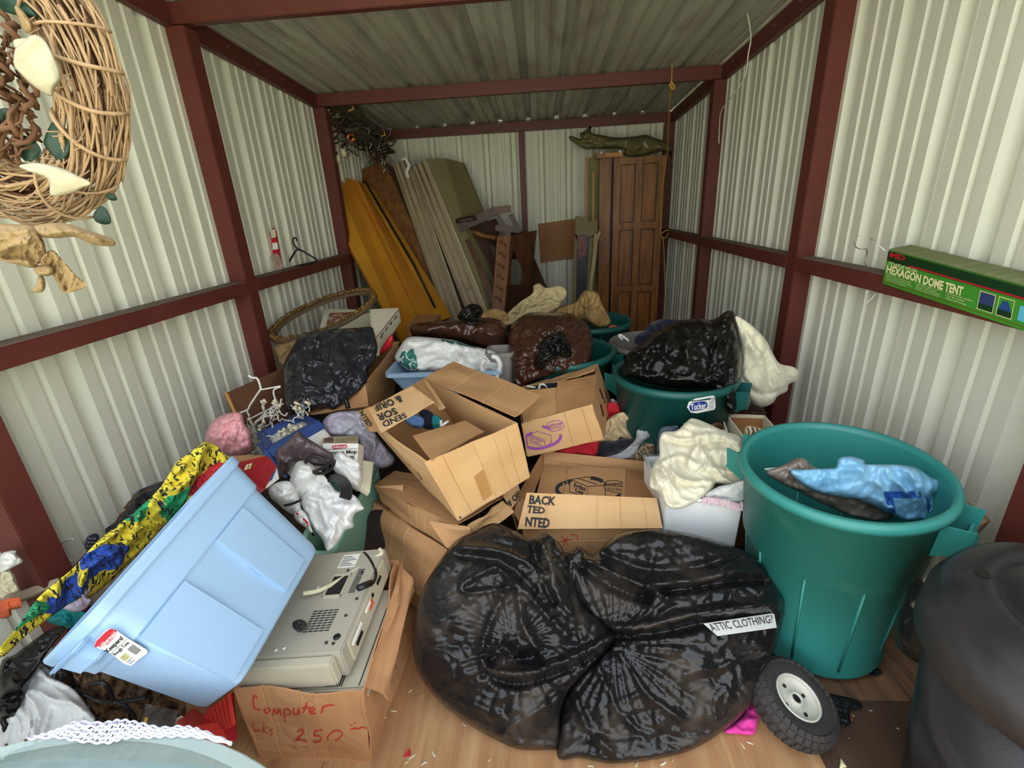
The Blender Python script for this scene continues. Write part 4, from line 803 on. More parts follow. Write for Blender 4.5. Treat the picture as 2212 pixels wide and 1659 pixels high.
# computers in the carton
def rect3(o0, u, v, n, name, a, b, h0, h1, m, parent, bev=0):
    """box on a plane: o0 origin, u/v in-plane axes, n normal; a,b = (u,v) corners"""
    P = [o0 + u * x + v * y + n * z for z in (h0, h1) for x, y in ((a[0], a[1]), (b[0], a[1]), (b[0], b[1]), (a[0], b[1]))]
    return hexa(name, P, m, parent, bev)
pc = thing('computer_case', 'upper beige computer case lying underside up in the carton, ports facing right', 'computer')
pcf = [at(588, 1420, .98), at(733, 1405, .985), at(800, 1190, 1.40), at(690, 1215, 1.42)]
o0 = at(572, 1420, .99); u0 = at(722, 1410, .99) - o0; v0 = at(800, 1190, 1.42) - at(722, 1410, .99)
u = N3(u0); v = N3(v0 - u * np.dot(v0, u)); n_ = N3(np.cross(u, v)); n_ = n_ if n_[2] > 0 else -n_
Wc, Lc = np.linalg.norm(u0) + .02, np.linalg.norm(v0) * 1.02
rect3(o0, u, v, n_, 'case_shell', (-.10, 0), (Wc, Lc), -.10, 0, M_PUTTYG, pc, .005)
rect3(o0, u, v, n_, 'front_bezel', (-.10, -.035), (Wc - .02, .0), -.095, -.006, M_PUTTY, pc, .006)
rect3(o0, u, v, n_, 'port_plate', (Wc - .002, .04), (Wc + .006, Lc - .05), -.088, -.01, M_PUTTY, pc, .002)
for y, l_, z, m_ in ((.05, .08, -.03, M_WHITE), (.07, .05, -.055, M_BLACK), (.17, .045, -.03, M_WHITE), (.235, .014, -.03, M_BLACK), (.29, .04, -.03, M_BLACK)): rect3(o0, u, v, n_, 'port', (Wc + .005, y), (Wc + .011, y + l_), z - .008, z + .004, m_, pc, .002)
rect3(o0, u, v, n_, 'price_sticker', (Wc + .005, .20), (Wc + .0075, .235), -.06, -.035, M_ORST, pc)
rect3(o0, u, v, n_, 'window_recess', (Wc * .38, Lc * .50), (Wc * .62, Lc * .70), 0, .002, M_BLACK, pc); 
for a, b in (((.36, .48), (.64, .50)), ((.36, .70), (.64, .72)), ((.36, .48), (.38, .72)), ((.62, .48), (.64, .72))): rect3(o0, u, v, n_, 'recess_rim', (Wc * a[0], Lc * a[1]), (Wc * b[0], Lc * b[1]), 0, .006, M_PUTTY, pc)
rect3(o0, u, v, n_, 'rating_label', (Wc * .35, Lc * .80), (Wc * .62, Lc * .95), 0, .0015, M_LABEL, pc)
for k in range(6): rect3(o0, u, v, n_, 'label_line', (Wc * .37, Lc * (.815 + k * .021)), (Wc * (.6 - .05 * (k % 3)), Lc * (.821 + k * .021)), .0015, .0022, M_INK, pc)
ps = []
for r_ in range(9):
    for k in range(5): a = (Wc * .34 + k * Wc * .075, Lc * (.18 + r_ * .022)); P = [o0 + u * x + v * y + n_ * z for z in (0, .0012) for x, y in ((a[0], a[1]), (a[0] + Wc * .06, a[1]), (a[0] + Wc * .06, a[1] + .004), (a[0], a[1] + .004))]; ps.append((P, [(4, 5, 6, 7), (0, 1, 5, 4), (1, 2, 6, 5), (2, 3, 7, 6), (3, 0, 4, 7)]))
for r_ in range(14): a = (Wc * .72, Lc * (.52 + r_ * .018)); P = [o0 + u * x + v * y + n_ * z for z in (0, .0012) for x, y in ((a[0], a[1]), (a[0] + Wc * .10, a[1]), (a[0] + Wc * .10, a[1] + .0035), (a[0], a[1] + .0035))]; ps.append((P, [(4, 5, 6, 7), (0, 1, 5, 4), (1, 2, 6, 5), (2, 3, 7, 6), (3, 0, 4, 7)]))
q_ = merged('vent_slots', ps, M_INK, pc); q_['kind'] = 'stuff'
for a, b in ((.1, .05), (.2, .06), (.75, .08), (.85, .07), (.9, .45), (.8, .72), (.55, .76), (.2, .6), (.85, .3)): c = o0 + u * Wc * a + v * Lc * b; tube('screw', [c, c + n_ * .003], .005, M_WHITE if a < .5 else M_INK, pc, 8)
c = o0 + u * Wc * .86 + v * Lc * .12; tube('rubber_foot', [c, c + n_ * .004], .011, M_BLACK, pc, 14)
pc2 = thing('computer_case', 'lower beige computer case half hidden under the upper one in the carton', 'computer')
o1 = o0 + u * .02 - n_ * .115 - v * .0; rect3(o1, u, v, n_, 'case_shell', (-.1, -.03), (Wc + .03, Lc * .80), -.05, 0, M_PUTTY, pc2, .006)
for k in range(8): rect3(o1, u, v, n_, 'vent', (Wc * .6 + k * .007, -.02), (Wc * .6 + k * .007 + .003, .05), 0, .0015, M_INK, pc2)
rect3(o1, u, v, n_, 'seam', (Wc + .01, -.02), (Wc + .013, Lc * .78), 0, .002, M_INK, pc2)
tag(tube('power_cord', spline(pxs([(760, 1196, 1.45), (785, 1194, 1.42), (803, 1215, 1.36), (812, 1240, 1.3), (806, 1258, 1.24), (790, 1262, 1.2), (775, 1268, 1.18)]), 6), .006, M_CABLE), 'black power cord plugged into the upper beige computer case', 'cord')
tube('plug', pxs([(802, 1259, 1.22), (775, 1270, 1.17)]), .011, M_CABLE, bpy.data.objects['power_cord'], 8)
tag(tube('data_cable', spline(pxs([(655, 1282, 1.2), (690, 1275, 1.22), (730, 1255, 1.28), (770, 1232, 1.33), (800, 1210, 1.38), (824, 1196, 1.4), (820, 1186, 1.42)]), 6), .008, M_PETAL), 'thick cream cable lying across the upper computer case', 'cable')
tag(blob('cable_tuft', [(632, 1345), (645, 1338), (660, 1342), (662, 1355), (648, 1366), (634, 1358)], 1.05, .02, .01, M_CABLE, step=3, amp=.008, scale=.012, fans=[(648, 1352, .008, 20, 12)]), 'small black tangle of wires lying on the underside of the upper computer case', 'wires')
# ================================================================ LIGHT BLUE TOTE
tt = thing('storage_tote', 'light blue plastic tote tipped on its side with a red and white label', 'bin')
ctr = np.array([-1.17, 1.233, .427]); Mx = np.array([[.0306, -.7745, -.6318], [.9842, .1336, -.1162], [.1744, -.6183, .7663]])
def sn(px, py, s): # snap the fitted corner to the photo ray at its real depth
    wv = ctr + Mx @ (np.array(s) * np.array([.605, .318, .471]) / 2); return at(px, py, wv[1] * .86)
A1, A0, B1, B0, C1, C0 = sn(500, 985, (1, -1, 1)), sn(700, 1172, (1, -1, -1)), sn(190, 1330, (-1, -1, 1)), sn(522, 1488, (-1, -1, -1)), sn(95, 1424, (-1, 1, 1)), sn(430, 1553, (-1, 1, -1))
D1, D0 = A1 + (C1 - B1), A0 + (C0 - B0)
def tp(u, v, w_):   # u along length B->A, v rim->bottom, w A-face -> far face
    P = lambda a, b, c, d: (a * (1 - u) + b * u) * (1 - w_) + (c * (1 - u) + d * u) * w_
    r = P(B1, A1, C1, D1); b = P(B0, A0, C0, D0); return r * (1 - v) + b * v
nA = N3(np.cross(A1 - B1, B0 - B1)); nA = nA if np.dot(nA, EYE - B1) > 0 else -nA
def rr_loop(v, inset, rad=.09, seg=6):
    """rounded rectangle around the tote at depth v"""
    L_ = []
    for (cu, cw, a0) in ((1 - rad, rad, -90), (1 - rad, 1 - rad, 0), (rad, 1 - rad, 90), (rad, rad, 180)):
        for k in range(seg + 1):
            a = math.radians(a0 + 90 * k / seg); uu = cu + rad * math.cos(a); ww = cw + rad * math.sin(a); uu = .5 + (uu - .5) * (1 - inset); ww = .5 + (ww - .5) * (1 - inset * 1.6); L_.append(tp(uu, v, ww))
    return L_
rows = [(0, -.035), (.012, -.05), (.075, -.05), (.078, -.015), (.29, .0), (.295, .028), (.93, .055), (.985, .075), (1.0, .12)]
V = []; F = []; nL = 28
for v, i_ in rows: V += rr_loop(v, i_)
for j in range(len(rows) - 1):
    for k in range(nL): F.append((j * nL + k, j * nL + (k + 1) % nL, (j + 1) * nL + (k + 1) % nL, (j + 1) * nL + k))
F.append(tuple(range((len(rows) - 1) * nL, len(rows) * nL)))
base = len(V)
for v, i_ in ((0, -.035), (.0, .01), (.96, .10)): V += rr_loop(v, i_)
for j in range(2):
    for k in range(nL): s_ = base + j * nL; F.append((s_ + k, s_ + nL + k, s_ + nL + (k + 1) % nL, s_ + (k + 1) % nL))
F.append(tuple(range(base + 2 * nL, base + 3 * nL))[::-1])
ob = mesh('tote_body', V, F, M_BLUE, tt); bevel(ob, .004, 2)
for p in ob.data.polygons: p.use_smooth = len(p.vertices) == 4 and p.area > 1e-6
ob.data.set_sharp_from_angle(angle=math.radians(28)) if hasattr(ob.data, 'set_sharp_from_angle') else None
# raised ribs on the long face and end
def ribq(u0, u1, v0, v1, h, nm='side_rib', w_=0.0):
    P = [tp(u0, v0, w_), tp(u1, v0, w_), tp(u1, v1, w_ + .03), tp(u0, v1, w_ + .03)]; o = panel(nm, [p + nA * h for p in P], .016, M_BLUE, tt, n=10, warp=0); o.data.polygons.foreach_set('use_smooth', [False] * len(o.data.polygons)); return o
for u0, u1 in ((.02, .30), (.56, .80)): ribq(u0, u1, .30, .93, .004, 'raised_panel')
for q in ((( .0, .075), (.02, .26)),): pass
nB = N3(np.cross(C1 - B1, B0 - B1)); nB = nB if np.dot(nB, B1 - A1) > 0 else -nB
for (w0, w1, v0, v1, h) in ((.34, .72, .08, .22, .035), (.26, .8, .07, .095, .05)):
    P = [tp(0, v0, w0), tp(0, v0, w1), tp(0.01, v1, w1), tp(0.01, v1, w0)]; hexa('handle', [p - nB * .01 for p in P] + [p + nB * h for p in P], M_BLUE, tt, .006)
bv = bvh_of(ob)
lq = [(237, 1356), (317, 1411), (283, 1439), (203, 1394)]
def lqm(u0, v0, u1, v1): return [quadmap(lq, u0, v0), quadmap(lq, u1, v0), quadmap(lq, u1, v1), quadmap(lq, u0, v1)]
bva = bvh_of(*[o for o in tt.children]); h1, h2, h3 = hit(bva, 208, 1394, .022), hit(bva, 238, 1362, .022), hit(bva, 300, 1412, .022); bl_ = plane_bvh(h1, h2, h3)
LQ = [(201, 1394), (240, 1357), (318, 1411), (283, 1440)]   # left, top, right, bottom corners; words run from left corner to top corner
def lm(u0, v0, u1, v1): return [quadmap(LQ, u0, v0), quadmap(LQ, u1, v0), quadmap(LQ, u1, v1), quadmap(LQ, u0, v1)]
polypatch('tote_label', [(203, 1396), (207, 1385), (225, 1365), (237, 1357), (248, 1360), (275, 1378), (318, 1404), (318, 1411), (283, 1438), (270, 1435), (240, 1412), (215, 1400)], bl_, M_LABEL, tt, .001)
polypatch('label_badge', [(203, 1397), (208, 1385), (226, 1367), (238, 1358), (252, 1362), (250, 1374), (232, 1392), (214, 1400)], bl_, M_LABELR, tt, .002)
text('Rubbermaid', lm(.0, .09, .95, .20), bl_, M_WHITE, tt, 'label_word', .003, .02)
text('Keepers!', lm(.03, .27, .95, .42), bl_, M_INK, tt, 'label_word', .003, .03); text('Rough Tote', lm(.08, .47, .92, .58), bl_, M_INK, tt, 'label_word', .003, .02)
patch('label_rule', lm(.05, .435, 1, .445), bl_, M_INK, tt, 1, .003)
for k in range(14): patch('bar_line', lm(.62 + k * .025, .62, .62 + k * .025 + (.010 if k % 3 else .016), .86), bl_, M_INK, tt, 1, .003)
patch('yellow_tab', lm(.08, .66, .42, .8), bl_, mat('pale_yellow', '#d8d48a', .5), tt, 1, .003)
text('18 gallon\n68 litres\ncapacity', lm(.10, .66, .40, .8), bl_, M_INK, tt, 'small_print', .0045); text('DURABLE TOTE\nMADE IN USA', lm(.08, .83, .42, .95), bl_, M_LABELB, tt, 'small_print', .003)
# ================================================================ THE PILE IN THE MIDDLE
# dark heap of clothing and rubbish that everything rests on
def heap(px, py):
    return 0
V = []; F = []; nx, ny = 60, 90
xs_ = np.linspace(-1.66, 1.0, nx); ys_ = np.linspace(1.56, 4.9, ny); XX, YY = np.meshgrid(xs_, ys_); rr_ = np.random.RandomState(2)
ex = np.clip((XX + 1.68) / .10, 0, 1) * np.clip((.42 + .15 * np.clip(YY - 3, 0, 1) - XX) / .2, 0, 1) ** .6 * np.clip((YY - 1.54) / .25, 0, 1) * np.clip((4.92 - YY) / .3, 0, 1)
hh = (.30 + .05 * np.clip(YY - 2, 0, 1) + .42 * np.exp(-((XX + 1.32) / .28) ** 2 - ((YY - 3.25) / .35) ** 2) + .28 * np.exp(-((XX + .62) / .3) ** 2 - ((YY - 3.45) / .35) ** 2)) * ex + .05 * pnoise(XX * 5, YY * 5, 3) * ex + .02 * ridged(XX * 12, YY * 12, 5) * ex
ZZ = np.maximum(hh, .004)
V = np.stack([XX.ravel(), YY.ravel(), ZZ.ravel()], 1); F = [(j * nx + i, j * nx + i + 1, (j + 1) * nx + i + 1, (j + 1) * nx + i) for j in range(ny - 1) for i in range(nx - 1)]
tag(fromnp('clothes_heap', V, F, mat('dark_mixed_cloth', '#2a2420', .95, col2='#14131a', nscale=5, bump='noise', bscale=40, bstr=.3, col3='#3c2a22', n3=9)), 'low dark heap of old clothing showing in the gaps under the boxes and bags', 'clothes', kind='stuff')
# ---- centre box, open and tipped
b1 = thing('cardboard_box', 'large open tan box tipped on top of the pile, flap printed SEND SOR & ORIE', 'box')
A, B, C_, D = (917, 999, 1.40), (1116, 915, 1.63), (916, 818, 2.08), (780, 892, 1.87)
a, b, c, d = (990, 1123, 1.42), (1143, 1030, 1.65), (1010, 960, 2.1), (880, 1010, 1.89)
pan('front_side', [A, B, b, a], M_CARD2, b1, crease=(('u', .18), ('u', .5), ('u', .72), ('u', .86)), warp=.012)
pan('left_side', [D, A, a, d], M_CARD2, b1, crease=(('v', .2),), warp=.008)
pan('right_side', [B, C_, c, b], M_CARD2, b1); pan('back_side', [C_, D, d, c], M_CARD, b1); pan('bottom', [a, b, c, d], M_CARD, b1)
pan('right_flap', [(916, 817, 2.07), (980, 780, 2.25), (1166, 852, 1.80), (1112, 899, 1.62)], M_CARD, b1, crease=(('v', .35), ('v', .7)), warp=.01)
pan('front_flap', [(892, 941, 1.62), (1004, 908, 1.80), (1046, 932, 1.66), (933, 994, 1.41)], M_CARD, b1, crease=(('u', .75),))
lf = pan('back_flap', [(795, 882, 1.72), (892, 834, 1.86), (938, 868, 1.74), (822, 933, 1.56)], M_CARD2, b1, n=12, warp=.006)
pan('flap_tab', [(886, 834, 1.86), (915, 818, 2.05), (950, 878, 1.78), (936, 868, 1.74)], M_CARD, b1)
pan('inner_tab', [(916, 820, 2.03), (928, 828, 2.02), (962, 880, 1.78), (950, 884, 1.76)], M_CARD2, b1)
ls_ = pan('torn_strip', [(774, 890, 1.86), (799, 878, 1.83), (822, 932, 1.66), (798, 932, 1.73)], M_CARD, b1)
bv = bvh_of(lf)
text('& ORIE', [(866, 872), (798, 893), (792, 878), (858, 853)], bv, M_INK, b1, 'print', .003, .03)
text('SOR', [(861, 897), (818, 914), (812, 898), (852, 880)], bv, M_INK, b1, 'print', .003, .03)
for o in [o for o in b1.children if o.name.startswith('print')]: bpy.data.objects.remove(o)
def flipq(tl, tr, br, bl): return [tl, tr, br, bl]
text('& ORIE', flipq((873, 867), (812, 889), (806, 876), (863, 853)), bv, M_INK, b1, 'flap_print', .007, .03)
text('SOR', flipq((861, 893), (817, 911), (812, 895), (852, 880)), bv, M_INK, b1, 'flap_print', .007, .03)
text('SEND', flipq((881, 901), (829, 924), (824, 911), (874, 891)), bv, M_INK, b1, 'flap_print', .003, .03)
text('NTED', flipq((783, 886), (806, 920), (793, 921), (776, 892)), bvh_of(ls_), M_INK, b1, 'strip_print', .008, .03)
sd_ = [o for o in b1.children if o.name.startswith('left_side')][0]; fs_ = [o for o in b1.children if o.name.startswith('front_side')][0]
strokes('side_ring', [[(838 + 18 * 0, 970), (858, 992), (872, 1000)], [(866, 995), (890, 1008), (908, 1030), (910, 1036), (896, 1034), (874, 1016), (866, 997)], [(880, 1008), (896, 1026)], [(874, 1004), (902, 1032)]], 1.6, bvh_of(sd_), M_INK, b1)
strokes('side_arrow', [[(836, 966), (856, 984), (868, 994)], [(892, 1030), (908, 1041)]], 4, bvh_of(sd_), M_INK, b1)
patch('tape_patch', [(1024, 1030), (1044, 1014), (1064, 1068), (1044, 1082)], bvh_of(fs_), mat('tape_brown', '#a97c48', .4), b1, 6, .002)
patch('corner_mark', [(988, 1118), (996, 1115), (998, 1123), (990, 1126)], bvh_of(fs_), M_INK, b1, 2, .002)
tag(blob('shirt', [(870, 900), (895, 895), (915, 905), (912, 925), (885, 920)], 1.85, .02, .05, M_SKY, step=4, kind='cloth', amp=.01, scale=.05), 'light blue garment inside the tipped centre box', 'clothes')
tag(blob('shirt', [(905, 890), (925, 886), (945, 905), (942, 925), (915, 925)], 1.88, .02, .06, M_NAVY, step=4, kind='cloth', amp=.01, scale=.05), 'navy garment inside the tipped centre box beside the teal one', 'clothes')
tag(blob('shirt', [(933, 900), (945, 898), (958, 910), (955, 924), (936, 926)], 1.83, .02, .05, M_TEAL, step=3, kind='cloth', amp=.008, scale=.04), 'teal garment inside the tipped centre box', 'clothes')
tag(tube('hanger_hook', spline(pxs([(953, 908, 1.78), (953, 920, 1.78), (962, 914, 1.78), (968, 910, 1.8)]), 5), .006, M_CORD), 'white hanger hook in the tipped centre box', 'hanger')
# ---- boxes under the centre box
b2 = thing('cardboard_box', 'flattened brown box directly under the tipped centre box, flap folded over', 'box')
pan('top_side', [(807, 1048, 1.86), (853, 1017, 2.02), (1112, 1060, 1.75), (984, 1134, 1.45)], M_CARD, b2, crease=(('u', .4), ('u', .6)))
pan('front_side', [(810, 1052, 1.86), (984, 1136, 1.445), (972, 1190, 1.45), (826, 1088, 1.85)], M_CARD, b2, crease=(('u', .5), ('u', .58), ('u', .68)), warp=.008)
pan('bent_flap', [(927, 1126, 1.48), (1016, 1138, 1.43), (1018, 1170, 1.42), (965, 1184, 1.40)], M_CARD, b2, warp=.008)
pan('right_flap', [(1014, 1136, 1.44), (1086, 1082, 1.62), (1112, 1106, 1.60), (1020, 1172, 1.44)], M_CARD2, b2, crease=(('u', .3), ('u', .5), ('u', .7)), warp=.01)
pan('corner_flap', [(812, 1050, 1.84), (871, 1048, 1.80), (869, 1068, 1.76), (826, 1060, 1.82)], M_CARD2, b2)
rp = pan('printed_flap', [(1086, 1070, 1.66), (1118, 1040, 1.74), (1126, 1072, 1.70), (1104, 1100, 1.62)], M_CARD2, b2)
text('& OR', [(1102, 1096), (1128, 1068), (1119, 1058), (1094, 1086)], bvh_of(rp), M_INK, b2, 'flap_print', .003, .03)
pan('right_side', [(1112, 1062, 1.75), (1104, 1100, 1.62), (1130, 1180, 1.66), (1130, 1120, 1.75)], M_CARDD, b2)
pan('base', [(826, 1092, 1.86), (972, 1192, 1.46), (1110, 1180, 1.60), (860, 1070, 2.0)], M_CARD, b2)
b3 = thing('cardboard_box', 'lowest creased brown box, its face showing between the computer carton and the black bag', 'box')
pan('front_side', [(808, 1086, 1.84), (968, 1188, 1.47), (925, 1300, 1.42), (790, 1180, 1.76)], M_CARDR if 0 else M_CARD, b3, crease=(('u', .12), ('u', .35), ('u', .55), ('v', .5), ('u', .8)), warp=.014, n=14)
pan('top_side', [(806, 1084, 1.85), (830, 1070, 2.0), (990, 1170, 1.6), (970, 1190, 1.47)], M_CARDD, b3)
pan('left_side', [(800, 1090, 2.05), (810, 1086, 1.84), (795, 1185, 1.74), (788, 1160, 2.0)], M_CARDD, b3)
pan('lower_side', [(790, 1180, 1.76), (925, 1300, 1.42), (925, 1330, 1.46), (790, 1240, 1.78)], M_CARD, b3)
# ---- box with the printed ring, front right
b4 = thing('cardboard_box', 'open box with black round printed emblem, flap reading BACK TED NTED, full of clothes', 'box')
fl4 = pan('front_flap', [(1138, 1064, 1.62), (1418, 1076, 1.62), (1432, 1141, 1.53), (1118, 1143, 1.53)], M_CARD2, b4, n=14, crease=(('u', .18), ('u', .55), ('u', .72), ('u', .9)), warp=.008)
lg = pan('logo_flap', [(1174, 1004, 1.98), (1352, 1012, 1.98), (1348, 1080, 1.68), (1158, 1072, 1.68)], M_CARD, b4, n=14, crease=(('u', .3),), warp=.003)
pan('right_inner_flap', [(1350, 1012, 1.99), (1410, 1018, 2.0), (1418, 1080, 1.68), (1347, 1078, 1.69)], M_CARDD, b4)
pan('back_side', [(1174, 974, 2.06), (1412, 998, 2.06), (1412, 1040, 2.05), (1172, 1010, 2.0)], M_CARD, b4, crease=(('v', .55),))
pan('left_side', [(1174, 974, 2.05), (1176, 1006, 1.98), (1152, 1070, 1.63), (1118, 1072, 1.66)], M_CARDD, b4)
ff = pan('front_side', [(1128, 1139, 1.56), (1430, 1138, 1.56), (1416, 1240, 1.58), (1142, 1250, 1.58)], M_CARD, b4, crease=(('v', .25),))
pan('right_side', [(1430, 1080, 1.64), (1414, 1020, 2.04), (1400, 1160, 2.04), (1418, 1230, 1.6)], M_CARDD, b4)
pan('curled_edge', [(1118, 1074, 1.70), (1152, 1066, 1.68), (1128, 1140, 1.62), (1110, 1110, 1.64)], M_CARD, b4)
bv = bvh_of(fl4)
text('BACK', [(1145, 1069), (1202, 1073), (1199, 1092), (1142, 1089)], bv, M_INK, b4, 'flap_print', .003, .035); text('TED', [(1140, 1091), (1178, 1096), (1177, 1110), (1136, 1108)], bv, M_INK, b4, 'flap_print', .003, .035); text('NTED', [(1136, 1116), (1189, 1120), (1186, 1141), (1134, 1137)], bv, M_INK, b4, 'flap_print', .003, .035)
bv = bvh_of(lg)
strokes('emblem_ring', [[(1218, 1072), (1206, 1064), (1203, 1056), (1208, 1048), (1224, 1041)], [(1276, 1032), (1290, 1035), (1302, 1040)], [(1330, 1076), (1340, 1068)]], 8, bv, M_INK, b4)
polypatch('emblem_arrow', [(1224, 1036), (1240, 1034), (1228, 1048)], bv, M_INK, b4, .003)
strokes('emblem_box', [[(1232, 1036), (1270, 1051), (1268, 1074), (1230, 1062), (1232, 1036)], [(1232, 1036), (1270, 1030), (1308, 1042), (1308, 1076)], [(1270, 1051), (1308, 1048)], [(1250, 1034), (1290, 1046)], [(1306, 1046), (1345, 1044)]], 1.7, bv, M_INK, b4, smooth_=False)
text('Frito', [(1240, 1043), (1266, 1051), (1265, 1061), (1240, 1053)], bv, M_INK, b4, 'emblem_word', .003, .04); text('Lay', [(1243, 1054), (1262, 1061), (1261, 1071), (1243, 1064)], bv, M_INK, b4, 'emblem_word', .003, .04)
strokes('speech_bubble', [[(1304, 1048), (1310, 1040), (1328, 1038), (1346, 1042)], [(1304, 1048), (1306, 1056), (1322, 1062), (1346, 1066)]], 1.4, bv, M_INK, b4)
text('KNOCK ME DOWN', [(1307, 1043), (1346, 1047), (1345, 1053), (1308, 1050)], bv, M_INK, b4, 'bubble_print', .003, .02); text('AND SEND ME BACK', [(1310, 1052), (1346, 1056), (1345, 1062), (1312, 1058)], bv, M_INK, b4, 'bubble_print', .003)
strokes('handwriting', [[(1212, 1158), (1220, 1166), (1216, 1180)], [(1226, 1160), (1222, 1170), (1228, 1178)], [(1232, 1156), (1246, 1156), (1248, 1168)], [(1208, 1170), (1236, 1166)]], 1.8, bvh_of(ff), M_REDINK, b4)
# ---- box with the purple ring, behind
b5 = thing('cardboard_box', 'open box with purple round printed emblem, leaning over the clothes', 'box')
f5 = pan('front_side', [(1128, 915, 2.0), (1279, 873, 2.04), (1304, 948, 2.02), (1140, 985, 1.98)], M_CARD2, b5, n=14, crease=(('u', .6), ('u', .85)), warp=.006)
r5 = pan('right_side', [(1279, 873, 2.04), (1291, 787, 2.44), (1318, 860, 2.42), (1304, 948, 2.02)], M_CARD, b5, crease=(('u', .3),))
pan('left_side', [(1118, 840, 2.40), (1128, 915, 2.0), (1140, 985, 1.98), (1130, 900, 2.38)], M_CARD, b5)
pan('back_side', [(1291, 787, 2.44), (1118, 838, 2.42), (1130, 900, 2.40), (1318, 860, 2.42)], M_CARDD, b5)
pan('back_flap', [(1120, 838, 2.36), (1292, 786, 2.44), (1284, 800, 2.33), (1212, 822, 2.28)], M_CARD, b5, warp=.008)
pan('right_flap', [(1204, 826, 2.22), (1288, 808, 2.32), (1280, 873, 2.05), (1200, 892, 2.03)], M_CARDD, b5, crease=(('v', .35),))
pan('left_flap', [(1120, 845, 2.24), (1206, 836, 2.2), (1200, 893, 2.03), (1130, 912, 2.0)], M_CARD, b5)
pan('bottom', [(1140, 985, 1.98), (1304, 948, 2.02), (1318, 860, 2.42), (1130, 900, 2.4)], M_CARD, b5)
bv = bvh_of(f5)
strokes('emblem_ring', [[(1172, 921), (1188, 926)], [(1150, 935), (1134, 944), (1129, 956), (1140, 966), (1165, 969), (1195, 960), (1210, 948), (1210, 938)]], 6, bv, M_PURP, b5)
strokes('emblem_box', [[(1144, 940), (1176, 950), (1178, 962)], [(1144, 940), (1146, 956), (1178, 966)], [(1144, 940), (1160, 932), (1190, 940), (1192, 955), (1178, 966)]], 1.5, bv, M_PURP, b5, smooth_=False)
text('Frito\nLay', [(1148, 944), (1174, 951), (1175, 962), (1150, 955)], bv, M_PURP, b5, 'emblem_word', .003, .03)
strokes('speech_bubble', [[(1182, 926), (1184, 914), (1204, 908), (1218, 915), (1214, 926), (1196, 932), (1184, 928)]], 1.4, bv, M_PURP, b5)
text('FASTEN DOWN', [(1185, 918), (1214, 912), (1214, 918), (1186, 923)], bv, M_PURP, b5, 'bubble_print', .003, .02); text('AND SEND ME BACK', [(1188, 924), (1214, 919), (1213, 924), (1190, 929)], bv, M_PURP, b5, 'bubble_print', .003)
bv = bvh_of(r5)
for q in ([(1294, 840), (1297, 838), (1308, 868), (1305, 872)], [(1305, 836), (1308, 842), (1314, 864), (1310, 860)], [(1296, 875), (1299, 872), (1305, 896), (1302, 900)]): patch('hand_hole_print', q, bv, M_DARKW, b5, 3, .002)
tag(tube('white_hanger', spline(pxs([(1138, 834, 2.3), (1160, 838, 2.3), (1165, 838, 2.28), (1166, 832, 2.3), (1172, 830, 2.3), (1180, 834, 2.3), (1182, 840, 2.3)]), 5), .006, M_CORD), 'white hanger hook sticking out of the box with the purple emblem', 'hanger')
tag(blob('dark_clothes', [(1135, 850), (1160, 833), (1200, 826), (1215, 838), (1195, 855), (1150, 862)], 2.3, .01, .08, M_BLKC, step=5, kind='cloth', amp=.01, scale=.06), 'dark clothing inside the box with the purple emblem', 'clothes')
# ---- clothes pile
def cl(nm, out, Y, m, lbl, f=.04, b=.08, amp=.012, sc=.07, ang=20, step=4, an=3, **k): return tag(blob(nm, out, Y, f, b, m, step=step, kind='cloth', amp=amp, scale=sc, ang=ang, an=an, **k), lbl, 'clothes')
cl('red_garment', [(1188, 985), (1215, 965), (1260, 950), (1292, 950), (1290, 980), (1280, 986), (1240, 984), (1200, 990)], 2.1, M_REDC, 'red garment under the box with the purple emblem, left part of the clothes')
cl('red_garment', [(1310, 880), (1320, 868), (1335, 872), (1342, 885), (1355, 884), (1362, 893), (1350, 902), (1330, 900), (1318, 912), (1308, 905)], 2.28, M_REDC, 'bright red garment lying behind the khaki shorts by the dark green bin')
cl('check_garment', [(1316, 862), (1325, 862), (1342, 874), (1340, 880), (1328, 876)], 2.35, mat('black_white_check', '#c8c8c0', .9, col2='#181818', nscale=60, nmix=1), 'small black and white checked garment above the red one', step=3, f=.02)
cl('khaki_shorts', [(1306, 920), (1318, 902), (1345, 890), (1358, 900), (1378, 900), (1382, 925), (1376, 945), (1358, 955), (1340, 945), (1332, 958), (1308, 955), (1290, 962), (1300, 935)], 2.18, M_TANL, 'khaki shorts crumpled on top of the clothes in the front box', ang=60)
cl('black_garment', [(1288, 984), (1292, 962), (1335, 950), (1345, 948), (1375, 950), (1350, 975), (1310, 986)], 2.14, M_BLKC, 'black garment between the red one and the grey sweatshirt')
cl('grey_sweatshirt', [(1300, 990), (1340, 978), (1372, 950), (1376, 930), (1395, 925), (1415, 938), (1418, 952), (1385, 960), (1368, 990), (1330, 996)], 2.12, M_GRYC, 'light grey sweatshirt sleeve on the clothes in the front box', ang=-35)
cl('gingham_shirt', [(1362, 994), (1390, 958), (1412, 948), (1420, 965), (1415, 990), (1390, 1000)], 2.10, mat('dark_gingham', '#1d1b1b', .9, col2='#b8a27c', nscale=70, nmix=.9), 'dark gingham shirt at the right edge of the clothes in the front box')
tag(tube('white_roll', pxs([(1384, 922, 2.25), (1400, 918, 2.25)]), .022, M_WHITE, None, 12), 'small white paper roll on the clothes beside the dark green bin', 'roll')
tag(tube('wire_piece', pxs([(1364, 897, 2.2), (1395, 888, 2.25)]), .003, M_WIRE), 'thin wire sticking out over the khaki shorts', 'wire')
